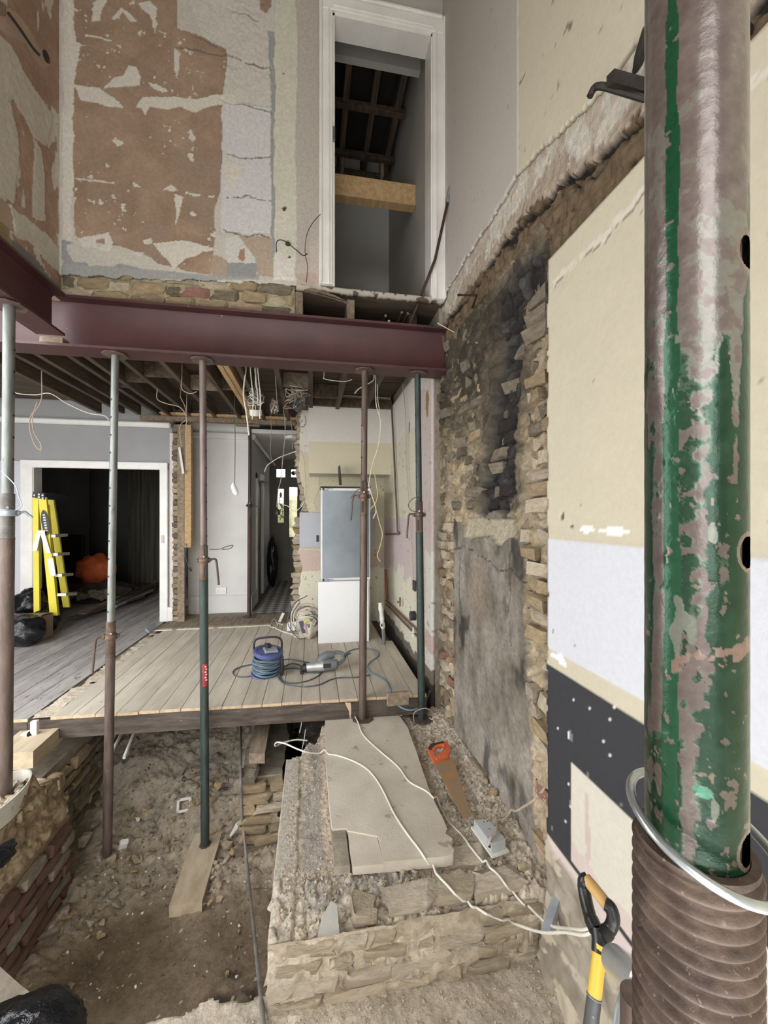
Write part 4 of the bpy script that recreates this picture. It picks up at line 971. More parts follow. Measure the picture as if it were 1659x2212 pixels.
# second leaf of the sleeper wall, going back under the floor
lw2 = struct('wall_sleeper_left', MB().lh((-2.25, 2.95, -1.1), (-1.78, 5.9, -0.30)), M_mortar)
for k in range(8):
    y = 3.0 - 0.1 * (k % 2)
    while y < 4.6:
        w = 0.215; a = max(y, 3.0)
        if y + w - a > 0.06: brick(lw2, (-1.80, (a + y + w) / 2, -0.95 + k * 0.078), (0.11, y + w - a, 0.066), [B_grey, B_yel, B_grey], 1, 0.03)
        y += w + 0.014
# centre sleeper wall
sw = struct('wall_sleeper_centre', MB().lh((-0.50, 3.14, -1.1), (-0.20, 4.9, -0.5)), M_mortar)
for k in range(9):
    zz = -1.06 + k * 0.074; x = -0.535 + (0.0 if k % 2 else 0.02); lim = -0.165
    if k == 8: lim = -0.35
    while x < lim - 0.05:
        w = 0.215 if (k + int(x * 10)) % 3 else 0.115; b = min(x + w, lim)
        brick(sw, ((x + b) / 2, 3.10 + rb.uniform(-.012, .012), zz), (b - x - 0.004, 0.11, 0.066), [B_yel, B_pale, B_grey, B_yel], 1, 0.03); x = b + 0.012
for y in (3.25, 3.5, 3.75): brick(sw, (-0.45, y, -0.44), (0.11, 0.22, 0.066), [B_yel, B_grey], 1, 0.03)
# black polythene lining the void behind the hearth
def poly(U, V):
    n = fbm(U, V, 5, 4, 2); C = np.zeros(U.shape + (3,)); C[:] = (20, 20, 21); return n * 0.05, C
M_poly = am('black_polythene', 0.35, 0.2, 20, 0.1, 0.5)
sheet('black_lining', (-0.25, 4.3, -1.0), (1, 0, 0), (0, 0, 1), 1.2, 0.85, 0.03, poly, M_poly, parent=sw)
sheet('black_lining', (-0.20, 3.0, -0.95), (0, 1, 0), (0, 0, 1), 1.35, 0.58, 0.03, poly, M_poly, parent=sw)
sheet('black_lining', (-0.25, 3.0, -0.72), (1, 0, 0), (0, 1, 0), 1.2, 1.35, 0.03, poly, M_poly, parent=sw)

# ================================================================== OUTER SHELL (roof over the open rear bay, left bay floor)
struct('ceiling_bay', MB().lh((-1.82, -2.6, 6.2), (1.34, 3.3, 6.3)), M_offwhite)
# rear garden wall with its wide opening, behind the camera
struct('wall_rear', MB().lh((0.15, -2.6, -0.6), (1.34, -2.5, 6.2)), M_offwhite)
struct('wall_rear_over', MB().lh((-1.82, -2.6, 4.3), (0.15, -2.5, 6.2)), M_offwhite)
struct('trim_rear_mullion', MB().lh((-0.78, -2.58, -0.6), (-0.70, -2.52, 4.3)), M_white_gloss)
struct('floor_left_bay', MB().lh((-4.6, -2.5, -0.35), (-2.2, 3.3, -0.25)), M_mortar)
struct('bounce_ground', MB().lh((-9, -12, -0.75), (9, -2.5, -0.65)), pm('bounce_concrete', (176, 172, 164), (160, 156, 148), 3, 0.9, 0.2, 20))  # unseen plane added outside to bounce sky light in
struct('wall_gap_blocker', MB().lh((1.03, 3.19, 2.85), (1.34, 3.62, 3.6)), M_mortar)  # blocker added so no sky shows through the gap by the beam end
struct('wall_light_block', MB().lh((-1.82, -2.6, -0.6), (-1.72, 0.75, 2.93)), M_offwhite)  # unseen wall added to cut the light coming in from the left
# ================================================================== ADJUSTABLE STEEL PROPS
M_pg = pm('dull_green_prop_steel', (66, 80, 74), (48, 58, 54), 9, 0.5, 0.15, 60, metal=0.35, stretch=(3, 3, .6), spots=(206, 206, 198), spot_sc=26, spot_at=0.72)
M_prust = pm('rusty_prop_steel', (112, 92, 82), (84, 66, 56), 9, 0.55, 0.25, 60, metal=0.3, stretch=(3, 3, .6), spots=(176, 164, 154), spot_sc=26, spot_at=0.72)
M_pgrey = pm('grey_prop_steel', (132, 136, 130), (104, 108, 104), 8, 0.42, 0.15, 60, metal=0.5, stretch=(3, 3, .6), spots=(96, 84, 76), spot_sc=16, spot_at=0.66)
M_pmauve = pm('worn_brown_prop_steel', (128, 108, 102), (100, 84, 78), 8, 0.5, 0.2, 60, metal=0.35, stretch=(3, 3, .6), spots=(214, 208, 200), spot_sc=20, spot_at=0.72)
M_thread = pm('rusty_thread_steel', (124, 98, 78), (90, 68, 52), 16, 0.6, 0.2, 80, metal=0.35)
M_threadg = pm('grey_thread_steel', (120, 116, 108), (92, 88, 82), 16, 0.5, 0.15, 80, metal=0.5)
M_galv = pm('galvanised_steel', (176, 182, 190), (150, 158, 168), 12, 0.35, 0.1, 60, metal=0.35)
M_plate = pm('rusty_plate_steel', (112, 90, 78), (84, 66, 58), 9, 0.75, 0.3, 50, metal=0.2)
def prop(name, label, base, top, zn, m_up, m_lo, m_th=M_thread, m_nut=None, hand=1, ro=0.0302, ri=0.0242, thr=0.26, plate=0.15, hlen=0.19, group=None, slot=True):
    """outer tube with thread and nut below, inner tube with pin holes above; leans from base to top"""
    base = Vector(base); top = Vector(top); ax = (top - base); Lh = ax.length; ax.normalize()
    t = thing(name, label, 'prop', base, group)
    P = lambda h: base + ax * h
    R = Vector((0, 0, 1)).rotation_difference(ax).to_matrix()
    def ring(prof, h, n=20): return MB().lathe(prof, P(h), n, R)
    hn = (zn - base.z) / ax.z
    h1 = hn + thr * 0.42; h0 = h1 - thr
    pl = MB(); a = plate / 2; c = a * 0.45
    oct_ = [(-a, -c), (-c, -a), (c, -a), (a, -c), (a, c), (c, a), (-c, a), (-a, c)]
    obj('base_plate', pl.prism([base + Vector((x, y, 0)) for x, y in oct_], (0, 0, 0.007)), M_plate, t)
    obj('outer_tube', ring([(ro, 0.006), (ro, h0), (ro + 0.0015, h0 + 0.001), (ro + 0.0015, h0 + 0.006), (ro - 0.002, h0 + 0.008)], 0), m_lo, t)
    prof = []; z = h0 + 0.006
    while z < h1: prof += [(ro - 0.0022, z), (ro + 0.0008, z + 0.0032)]; z += 0.0085
    prof += [(ro - 0.002, h1), (ri, h1 + 0.001)]
    obj('threaded_sleeve', ring(prof, 0), m_th, t, ang=80)
    obj('inner_tube', ring([(ri, h0), (ri, Lh - 0.008)], 0), m_up, t)
    mh = MB(); view = Vector((-base.x, -base.y, 0)).normalized(); side = Vector((-view.y, view.x, 0)) * hand
    hd_ = (view * 0.55 + side * 0.83).normalized()
    k = h1 + 0.07
    while k < Lh - 0.2:
        mh.cyl(P(k) + hd_ * (ri - 0.003), P(k) + hd_ * (ri + 0.0012), 0.0075, n=10); k += 0.125
    obj('pin_hole', mh, M_black, t, kind='stuff')
    sl = MB()
    for dz in (0.075, -0.085) if slot else ():
        sl.prism([P(hn + dz) + view * (ro + 0.0016) + side * x + ax * z for x, z in ((.001, -.045), (.017, -.045), (.019, -.03), (.019, .03), (.017, .045), (.001, .045), (-.001, .03), (-.001, -.03))], -view * 0.006)
    if slot: obj('pin_slot', sl, M_black, t, kind='stuff')
    nut = ring([(ro, -0.018), (ro + 0.012, -0.018), (ro + 0.014, -0.012), (ro + 0.006, -0.008), (ro + 0.006, 0.012), (ro + 0.010, 0.015), (ro + 0.010, 0.018), (ro, 0.018)], hn)
    o = obj('nut_collar', nut, m_nut or m_th, t)
    lug = P(hn) + side * (ro + 0.012)
    obj('lug', MB().box(lug, (0.022, 0.022, 0.026), b=0.006), m_nut or m_th, o)
    obj('lug', MB().box(P(hn) - side * (ro + 0.012), (0.022, 0.022, 0.026), b=0.006), m_nut or m_th, o)
    pts = [lug, lug + side * 0.028 + ax * 0.006, lug + side * 0.044 - ax * 0.012, lug + side * 0.054 - ax * hlen * 0.6, lug + side * 0.060 - ax * hlen]
    obj('handle', MB().tube(crv(pts, 4), 0.0075, 8), m_nut or M_prust, o)
    obj('pin', MB().cyl(P(hn + 0.03) - view * 0.05, P(hn + 0.03) + view * 0.05, 0.0065, n=10), M_galv, t)
    tp_ = top - ax * 0.0; a2 = plate / 2
    obj('top_plate', MB().prism([Vector((top.x + x * 0.15 / plate, top.y + y * 0.15 / plate, top.z - 0.008)) for x, y in oct_], (0, 0, 0.007)), M_plate, t)
    return t
ZB = 2.598
def ptop(px, Y=3.15):
    p = AY(px, 780, Y); return (p.x, p.y, ZB)
def znut(py, px, Y): return AY(px, py, Y).z
# four under the long beam, one under the return beam, one slim far one
b2 = AY(231, 1888, 3.17); p2 = prop('prop', 'steel prop in the pit, second from the left, grey above and brown below its handle', (b2.x, b2.y, -1.075), ptop(249), znut(1375, 238, 3.16), M_pgrey, M_prust, M_thread, hand=-1, hlen=0.24, plate=0.09, slot=False)
b3 = AY(443, 1828, 3.17); p3 = prop('prop', 'steel prop standing on the plank in the pit, dark green below with a red sticker', (b3.x, b3.y, -0.985), ptop(438), znut(1210, 441, 3.16), M_pmauve, M_pg, M_thread, hand=1, plate=0.075)
b4 = AY(783, 1552, 3.19); p4 = prop('prop', 'rusty brown steel prop standing on the concrete hearth slab before the fridge', (b4.x, b4.y, -0.165), ptop(788), znut(1072, 785, 3.17), M_prust, M_prust, M_thread, hand=-1, plate=0.16)
b5 = AY(911, 1552, 3.17); p5 = prop('prop', 'dark green steel prop beside the broken brick wall, last under the beam', (b5.x, b5.y, -0.20), ptop(902), znut(1112, 904, 3.17), M_pg, M_pg, M_prust, hand=-1, plate=0.18)
b1 = AX(10, 1700, -1.70); t1 = AX(20, 652, -1.70); p1 = prop('prop', 'grey steel prop with a bright nut standing in the tub on the left brick pier', (b1.x, b1.y, -0.13), (t1.x, t1.y, 2.655), AX(15, 1108, -1.70).z, M_pgrey, M_prust, M_threadg, M_galv, hand=1, hlen=0.03, ro=0.034, ri=0.0275, slot=False)
bf = AY(538, 1330, 6.0); p6 = prop('prop', 'slim dark rusty prop standing before the white wall by the hall', (bf.x, bf.y, 0.012), (AY(540, 900, 5.9).x, 5.9, 2.738), AY(539, 1092, 5.95).z, pm('dark_brown_steel', (62, 46, 40), (46, 36, 32), 9, 0.6, 0.2, 60), pm('dark_rust_steel', (84, 58, 48), (60, 44, 38), 9, 0.7, 0.3, 60, spots=(160, 120, 76), spot_sc=7, spot_at=0.66), pm('dark_brown_steel', (62, 46, 40)), hand=1, hlen=0.02, ro=0.027, ri=0.021, thr=0.10, plate=0.19)
obj('head_block', MB().lh((bf.x - 0.16, 5.86, 2.71), (bf.x + 0.16, 5.94, 2.738), 0.003), M_oldwood, p6)
# red hire sticker wrapped on the green prop
def wrap(parent, px, y0, y1, Y, r, a0, a1, m, name, cx):
    zt, zb = AY(px, y0, Y).z, AY(px, y1, Y).z; mb = MB(); n = 8; vs = []
    for i in range(n + 1):
        a = a0 + (a1 - a0) * i / n
        for z in (zb, zt): vs.append((cx[0] + r * cos(a), cx[1] + r * sin(a), z))
    for i in range(n + 1):
        a = a0 + (a1 - a0) * i / n
        for z in (zb, zt): vs.append((cx[0] + (r - .001) * cos(a), cx[1] + (r - .001) * sin(a), z))
    m2 = 2 * (n + 1)
    fs = [[2 * i, 2 * i + 2, 2 * i + 3, 2 * i + 1] for i in range(n)] + [[m2 + 2 * i, m2 + 2 * i + 1, m2 + 2 * i + 3, m2 + 2 * i + 2] for i in range(n)]
    fs += [[0, m2, m2 + 2 * n, 2 * n]] if False else []
    mb.add(vs, fs); return obj(name, mb, m, parent)
ang0 = math.atan2(-b3.y, -b3.x)
zc = (AY(445, 1455, 3.16).z)
cx3 = b3.lerp(Vector(ptop(438)), (zc + 0.985) / 3.58)
st_ = wrap(p3, 445, 1432, 1480, 3.16, 0.0312, ang0 - 0.4, ang0 + 0.75, pm('red_sticker', (186, 40, 42), (160, 34, 38), 20, 0.5, 0.1, 60, spots=(226, 200, 196), spot_sc=50, spot_at=0.68), 'sticker', cx3)
mbw = MB()
for i in range(6):
    zz = zc + 0.06 - i * 0.02; a = ang0 + 0.28 + 0.16 * (i % 2)
    mbw.box((cx3.x + 0.0318 * cos(a), cx3.y + 0.0318 * sin(a), zz), (0.0012, 0.012, 0.010), (0, 0, a), b=0.0004)
obj('lettering', mbw, pm('sticker_white', (232, 226, 222)), st_, kind='stuff')
# tie wires on the props
for nm, pts, r, m, lab in (('tie_wire', [AY(4, 1018, 2.55), AY(18, 1032, 2.52), AY(34, 1050, 2.5), AY(40, 1072, 2.5), AY(47, 1092, 2.5), AY(34, 1102, 2.5)], 0.003, M_galv, 'bent wire hanging by the bright nut of the left prop'),
                           ('tie_wire', [AY(452, 1187, 3.1), AY(475, 1186, 3.05), AY(488, 1181, 3.0), AY(503, 1178, 3.0), AY(497, 1185, 3.0), AY(480, 1187, 3.03)], 0.0035, M_prust, 'loop of rusty wire sticking out of the plank prop'),
                           ('tie_wire', [AY(797, 1062, 3.12), AY(776, 1057, 3.08), AY(765, 1066, 3.05), AY(757, 1077, 3.05)], 0.003, M_prust, 'stray wire at the nut of the hearth prop'),
                           ('tie_wire', [AY(912, 1074, 3.1), AY(894, 1076, 3.05), AY(882, 1090, 3.05), AY(888, 1102, 3.08), AY(902, 1106, 3.1)], 0.003, M_prust, 'wire loop at the nut of the dark green end prop')):
    solo(nm, MB().tube(crv(pts), r, 6), m, lab, 'wire')

# ------------------------------------------------------------------ the big prop close to the camera
GX, GY = 0.218, 0.1985; RI, RO = 0.02415, 0.0302
gp = thing('prop', 'big worn green prop with coarse brown thread close in front at the right', 'prop', (GX, GY, -0.53))
va = math.atan2(-GY, -GX)                       # direction towards the camera
def tubefn(U, V):
    a = U / RI - pi; s = a * RI                     # a = 0 faces the camera, positive turns to the left of the photo
    Z = V + 1.20
    n1 = fbm(U * 1.0 + 2, V, 16, 5, 1); n2 = fbm(U + 1, V * 0.35, 60, 4, 2); nf = fbm(U, V, 160, 4, 3); nl = fbm(U * 2.2, V * 0.12, 40, 3, 5)
    C = np.zeros(U.shape + (3,)); C[:] = (104, 91, 85); C += (n1 * 14 + nf * 14)[..., None]
    C = put(C, sm(0.1, 0.4, n1 + nf * 0.5) > 0.5, (112, 108, 98))
    t = sm(1.68, 1.44, Z)                        # green paint survives lower down
    g = nl * 0.7 + n1 * 0.35 + nf * 0.30 + (t - 0.5) * 1.15 - 0.20
    green = g > 0.02
    C = np.where(green[..., None], np.array((17, 56, 33)) + (nf * 14 + n1 * 8)[..., None], C)
    edge = np.abs(g - 0.02) < 0.06; C = put(C, edge & (nf > 0.0), (92, 104, 88), soft=0.5 * (edge & (nf > 0)))
    run = (np.abs(s - 0.0105 + fbm(V * 1.0, U * 0 + 1, 14, 3, 4) * 0.0016) < 0.0030 + 0.0010 * t + fbm(V, U * 0 + 5, 60, 3, 9) * 0.0012)
    C = put(C, run, (14, 74, 42)); C = np.where((run & (nf > 0.42))[..., None], np.array((112, 98, 92)), C)
    low = (n1 * 0.6 + n2 * 0.6 > 0.32) & (Z < 1.5); C = put(C, low, (96, 78, 58))
    C = put(C, (nf > 0.50) & (Z < 1.46), (112, 96, 80)); C = put(C, (n2 > 0.55), (104, 108, 94))
    scr = (np.abs(Z - 1.372 + s * 0.35 + nf * 0.004) < 0.006 + 0.004 * n1) & (s < 0.010); C = put(C, scr & (nf > -0.25), (124, 98, 86))
    tq = np.hypot((s + 0.004) / 0.005, (Z - 1.3045) / 0.0034) + nf * 0.5 < 1; C = put(C, tq, (70, 130, 104))
    hs = -0.0295; keep = np.ones(U.shape, bool); rim = np.zeros(U.shape, bool)
    for zc in (1.273, 1.431, 1.590, 1.748):
        d = np.hypot((s - hs) / 0.0072, (Z - zc) / 0.0082); keep &= ~(d < 1); rim |= (d < 1.35) & (d >= 1)
    C = put(C, rim, (120, 100, 86))
    return nf * 0.00012 + green * 0.00012, C, keep
# wrap the flat sheet onto the cylinder
M_gp = am('worn_prop_paint', 0.20, 0.06, 260, 0.14, 0.6, vs=240, metal=0.40)
gt = sheet('inner_tube', (0, 0, 0), (1, 0, 0), (0, 0, 1), 2 * pi * RI, 0.78, 0.0008, tubefn, M_gp, parent=None, kind=None, ustep=0.0006)
v = np.zeros(len(gt.data.vertices) * 3, np.float32); gt.data.vertices.foreach_get('co', v); v = v.reshape(-1, 3)
aa = va - (v[:, 0] / RI - pi); rr = RI - v[:, 1] * 1.0
gt.data.vertices.foreach_set('co', np.stack([rr * np.cos(aa), rr * np.sin(aa), v[:, 2] + 1.20 + 0.53], -1).reshape(-1).astype(np.float32)); gt.data.update()
gt.parent = gp
obj('inner_tube_bore', MB().lathe([(RI - 0.0032, 1.20), (RI - 0.0032, 1.98)], (GX, GY, 0), 40), pm('dark_rust_bore', (52, 38, 32), (36, 28, 24), 30, 0.9, 0.3, 80), gp)
obj('tube_head', MB().lathe([(RI, 1.975), (RI, 2.35)], (GX, GY, 0), 40), M_prust, gp)
# coarse helical thread
def threadm():
    n = 72; vs = []; fs = []; z0, z1, pz = 0.72, 1.262, 0.0088; m = int((z1 - z0) / 0.0011)
    for i in range(m + 1):
        z = z0 + (z1 - z0) * i / m
        for k in range(n):
            t = 2 * pi * k / n; ph = (z / pz - k / n) % 1.0
            prof = 0.5 - 0.5 * cos(2 * pi * ph); prof = prof ** 0.7
            r = RO - 0.0026 + 0.0032 * prof
            if z > z1 - 0.004: r = RO - 0.0012
            vs.append((GX + r * cos(t), GY + r * sin(t), z))
    for i in range(m):
        for k in range(n):
            k2 = (k + 1) % n; fs.append([i * n + k, i * n + k2, (i + 1) * n + k2, (i + 1) * n + k])
    mb = MB(); mb.add(vs, fs)
    top = []
    for k in range(n):
        t = 2 * pi * k / n; top += [(GX + (RO - 0.0012) * cos(t), GY + (RO - 0.0012) * sin(t), z1), (GX + (RI + 0.0006) * cos(t), GY + (RI + 0.0006) * sin(t), z1 + 0.0003)]
    mb.add(top, [[2 * k, 2 * ((k + 1) % n), 2 * ((k + 1) % n) + 1, 2 * k + 1] for k in range(n)]); return mb
obj('threaded_sleeve', threadm(), pm('coarse_brown_thread', (112, 90, 76), (76, 58, 48), 60, 0.55, 0.25, 300, metal=0.3, spots=(140, 124, 110), spot_sc=160, spot_at=0.66), gp)
obj('outer_tube', MB().lathe([(RO, -0.52), (RO, 0.72)], (GX, GY, 0), 40), M_prust, gp)
obj('base_plate', MB().box((GX, GY, -0.515), (0.15, 0.15, 0.008), b=0.002), M_plate, gp)
# the bright retaining ring, tipped down to the right of the view
rd = Vector((cos(va - pi / 2), sin(va - pi / 2), 0)); rd = -rd
nrm = (Vector((0, 0, 1)) + Vector((sin(-va), 0, 0)) * 0).normalized()
e1 = (Vector((-math.sin(va), math.cos(va), 0))).normalized(); e1 = e1 if e1.x > 0 else -e1     # to the right in view
fw = Vector((cos(va), sin(va), 0))
ux = (e1 - Vector((0, 0, 0.36)) * 1.0).normalized(); uy = (fw + Vector((0, 0, -0.05))).normalized(); uz = ux.cross(uy).normalized(); uy = uz.cross(ux)
RM = Matrix((ux, uy, uz)).transposed()
obj('retaining_ring', MB().ring(Vector((GX, GY, 1.270)) + e1 * 0.004, 0.0375, 0.0026, 64, 12, RM), pm('bright_galvanised_wire', (196, 204, 210), (170, 178, 186), 40, 0.28, 0.05, 90, metal=0.85), gp)

# ================================================================== METALWORK ON THE RIGHT WALL
M_iron = pm('dark_iron', (58, 52, 46), (44, 40, 36), 20, 0.65, 0.3, 60, metal=0.3)
q = lambda px, py, dx=0.0: AX(px, py, XR - dx)
ir = thing('iron_bracket', 'dark iron angle sticking out of the ragged wall near the big prop', 'bracket', q(1345, 180))
a, b = q(1310, 165, 0.10), AX(1400, 190, XR + 0.06)
obj('bar', MB().prism([a, a + Vector((0, 0, -0.035)), a + Vector((0.0, -0.03, -0.05)), a + Vector((0, -0.035, -0.012))], b - a), M_iron, ir)
obj('pipe', MB().tube(crv([q(1274, 208, .12), q(1284, 190, .11), q(1300, 186, .10), q(1330, 194, .06), AX(1400, 215, XR + .04)]), 0.011, 8), M_iron, ir)
obj('stub', MB().tube([AX(1376, 160, XR + .04), q(1382, 120, 0.0), q(1400, 60, 0.02)], 0.016, 8), M_iron, ir)
solo('wall_peg', MB().tube([AX(990, 637, .94), AX(1030, 638, .97), AX(1020, 665, 1.06)], 0.008, 8), M_iron, 'bent dark iron peg in the brickwork beside the upper door', 'peg')
solo('wall_hook', MB().tube(crv([AX(18, 28, -1.68), AX(45, 65, -1.67), AX(70, 102, -1.66), AX(86, 120, -1.64)]), 0.008, 8).lathe([(0.0, 0), (0.028, 0.002), (0.03, 0.012), (0.012, 0.02), (0, 0.02)], AX(97, 122, -1.64), 14, Matrix.Rotation(pi / 2, 3, 'Y')), M_iron, 'black metal pipe with round end on the bare left wall', 'pipe')
solo('wire', MB().tube([AY(945, 698, 3.0), AY(985, 720, 2.9)], 0.003, 6), M_cream_flat, 'thin pale wire sticking out above the beam end', 'wire')
# leaning pipe with a grey coupling, and copper pipe stubs in the floor void
lp_ = thing('copper_pipe', 'tall dark copper pipe leaning by the upper door with grey coupling', 'pipe', AY(885, 705, 3.22))
obj('tube', MB().tube([AY(880, 715, 3.24), AY(940, 560, 3.02), AY(968, 432, 2.95)], 0.011, 10), pm('tarnished_copper', (86, 58, 46), (66, 46, 38), 12, 0.5, 0.1, 40, metal=0.5), lp_)
a = AY(966, 438, 2.95); b = AY(975, 404, 2.935); d = (b - a).normalized()
obj('coupling', MB().tube([a, a + d * .012, a + d * .04, a + d * .05, a + d * .06, a + d * 0.105, b], [.016, .019, .019, .016, .021, .021, .020], 14), pm('grey_plastic_fitting', (122, 128, 134), (110, 116, 122), 9, 0.5, 0.05), lp_)
obj('bore', MB().cyl(b - d * 0.002, b + d * 0.001, 0.014, n=12), M_black, lp_)
for i, (x0_, y0_, x1_, y1_, lab) in enumerate(((826, 700, 833, 682, 'left tall stub'), (839, 706, 840, 694, 'short front stub'), (858, 700, 868, 675, 'middle thin stub'), (868, 704, 881, 677, 'right thin stub'))):
    t = thing('copper_pipe', 'cut copper pipe end in the doorway floor void, ' + lab, 'pipe', AY(x0_, y0_, 3.3), 'pipe stubs in the floor void')
    a, b = AY(x0_, y0_, 3.4), AY(x1_, y1_, 3.22)
    obj('tube', MB().cyl(a, b, 0.0085, n=10), M_prust, t); obj('bore', MB().ring(b, 0.008, 0.0022, 12, 6, Vector((0, 0, 1)).rotation_difference(b - a).to_matrix()), M_galv, t)
solo('wall_wire', MB().tube(crv([AY(597, 545, 3.06), AY(598, 522, 3.03), AY(613, 520, 3.02), AY(640, 540, 3.03), AY(655, 552, 3.02), AY(664, 548, 3.02)]), 0.0035, 6), M_iron, 'bent grey cable stub beside the stripped upper wall socket', 'wire')
solo('wall_wire', MB().tube(crv([AY(662, 610, 3.06), AY(664, 575, 3.03), AY(659, 545, 3.02), AY(662, 510, 3.02), AY(675, 482, 3.02), AY(692, 463, 3.02)]), 0.0026, 6), M_iron, 'thin dark wire standing up beside the upper door casing', 'wire')

# ================================================================== TIMBER AND RUBBLE IN THE PIT
PZ = -1.06
c4 = [AZ(365, 1957, -0.985), AZ(436, 1948, -0.985), AZ(495, 1744, -0.985), AZ(440, 1744, -0.985)]
solo('plank', MB().prism([c + Vector((0, 0, -0.075)) for c in c4], (0, 0, 0.075)), pm('dusty_pale_plank', (196, 176, 146), (166, 146, 116), 4, 0.85, 0.45, 40, stretch=(3, 1, 3)), 'thick dusty plank lying on the pit floor under the green prop', 'plank')
solo('timber_plate', MB().prism([(-0.46, 3.10, -0.375), (-0.345, 3.08, -0.375), (-0.345, 3.08, -0.30), (-0.46, 3.10, -0.30)], (-0.02, 1.4, 0.0)), M_oldwood, 'timber wall plate on the brick stub in the pit centre', 'timber')
a, b = AZ(25, 1642, -0.06), AZ(45, 1672, -0.06); 
solo('timber_plate', MB().prism([(-2.05, 3.0, -0.20), (-1.80, 3.0, -0.20), (-1.80, 3.0, -0.09), (-2.05, 3.0, -0.09)], (-0.05, 1.2, 0.0)), M_newwood if False else pm('pale_dusty_timber', (198, 178, 146), (176, 156, 124), 4, 0.85, 0.4, 40, stretch=(6, 1, 6)), 'bright timber wall plate going under the cut floor at left', 'timber')
# conduits under the floor
M_pvc = pm('white_plastic', (222, 220, 212), (208, 206, 196), 6, 0.5, 0.08, 40)
for i, (x0_, y0_, x1_, y1_, lab) in enumerate(((306, 1552, 268, 1637, 'longest white plastic conduit under the floor'), (283, 1556, 243, 1622, 'middle white plastic conduit under the floor'), (268, 1558, 243, 1596, 'back white plastic conduit under the floor'))):
    t = solo('conduit', MB().cyl(AY(x0_, y0_ - 12, 3.75), AY(x1_, y1_, 3.26 + .05 * i), 0.011, n=10), M_pvc, lab, 'pipe', 'white conduits under the floor')
for (x0_, y0_, x1_, y1_, w, lab) in ((290, 1620, 304, 1660, 0.05, 'short dark timber offcut propped in the rubble'), (325, 1655, 300, 1690, 0.02, 'thin lath stick in the pit rubble'), (262, 1628, 330, 1600, .03, 'dark charred lath under the floor edge'), (400, 1668, 380, 1702, .02, 'split stick leaning among the pit stones')):
    a, b = AZ(x0_, y0_, -0.80), AZ(x1_, y1_, -0.93); d = (b - a); n_ = Vector((-d.y, d.x, 0)).normalized() * w / 2
    solo('offcut', MB().prism([a - n_, a + n_, a + n_ + Vector((0, 0, .03)), a - n_ + Vector((0, 0, .03))], d), M_darkwood, lab, 'offcut')
ROCKS = [rock_mesh('stone', 300 + i, rb.uniform(0.7, 1.0)) for i in range(9)]
S_mats = [pm('dusty_grey_stone', (176, 163, 142), (146, 132, 112), 3, 0.95, 0.5, 9, rnd=0.22, dist=0.05), pm('tan_stone', (188, 166, 132), (158, 136, 106), 3, 0.95, 0.5, 9, rnd=0.15, dist=0.05), pm('yellow_brick_bit', (196, 162, 108), (168, 138, 94), 3, 0.95, 0.5, 9, rnd=0.1, dist=0.05)]
S_white = pm('white_plaster_bit', (232, 228, 220), (220, 214, 204), 4, 0.9, 0.3, 20)
_rk = {}
def rock(name, label, cat, p, s, mat, group, rot=None, i=None):
    i = rb.randrange(len(ROCKS)) if i is None else i
    k = (i, mat.name)
    if k not in _rk:
        m = ROCKS[i].copy(); m.materials.clear(); m.materials.append(mat); _rk[k] = m
    o = bpy.data.objects.new(name, _rk[k]); COL.objects.link(o)
    o.location = p; o.scale = s; o.rotation_euler = rot or (rb.uniform(-.4, .4), rb.uniform(-.4, .4), rb.uniform(0, 6.28))
    return tag(o, label, cat, group)
bpy.context.view_layer.update()
from mathutils.bvhtree import BVHTree
def bvh(o):
    me = o.data; return BVHTree.FromPolygons([v.co.copy() for v in me.vertices], [tuple(p.vertices) for p in me.polygons])
BV_pit, BV_h, BV_g = bvh(M_pit), bvh(hb), bvh(gf)
def drop(bv, x, y):
    h = bv.ray_cast(Vector((x, y, 3)), Vector((0, 0, -1)))[0]; return h.z if h is not None else None
def hitpx(bv, px, py):
    d = Vector(_dir(px, py)).normalized(); return bv.ray_cast(Vector((0, 0, CAM_Z)), d)[0]
# named stones that can be told apart
for (px, py, s, m, lab) in ((472, 1705, (.085, .07, .075), 2, 'big yellow brick half lying beside the green prop'), (418, 1740, (.07, .05, .05), 2, 'buff brick lump against the back of the green prop'), (420, 1700, (.06, .06, .05), 0, 'pinkish grey stone behind the green prop'),
                            (488, 1688, (.08, .04, .03), 0, 'flat pale stone behind the yellow brick half'), (262, 1750, (.07, .07, .065), 1, 'rounded stone right of the brown pit prop'), (265, 1772, (.08, .05, .045), 1, 'flat stone just below the rounded one by the brown prop'),
                            (285, 1768, (.035, .035, .05), 2, 'small upright yellow stone near the brown prop'), (182, 1745, (.10, .08, .13), 1, 'large slanting stone leaning on the left brick wall end'), (212, 1742, (.07, .06, .06), 1, 'tan lump left of the brown pit prop'),
                            (205, 1786, (.11, .06, .05), 0, 'long flat stone left of the brown pit prop'), (188, 1820, (.10, .09, .07), 0, 'broad grey boulder at the foot of the left brick wall'), (215, 1860, (.05, .05, .05), 0, 'grey lump close to the foot of the brown prop'),
                            (496, 1812, (.06, .04, .04), 2, 'yellow wedge of brick under the white slab'), (502, 1850, (.05, .05, .07), 2, 'upright yellow brick piece by the plank'), (470, 1832, (.09, .06, .045), 1, 'half brick lying across the plank end'),
                            (453, 1955, (.035, .04, .045), 2, 'lone yellow stone near the plank front end'), (538, 1878, (.03, .03, .05), 0, 'upright grey stone beside the long grey pipe'), (440, 1865, (.025, .022, .022), 0, 'small dark pebble on the plank'),
                            (160, 1940, (.10, .06, .05), 0, 'worn block bedded in the earth beside the left brick wall'), (410, 1670, (.05, .04, .04), 1, 'brown stone in the pit heap behind the green prop')):
    h = hitpx(BV_pit, px, py)
    if h is not None: rock('stone', lab, 'stone', h + Vector((0, 0, s[2] * 0.35)), s, S_mats[m], 'single stones in the pit')
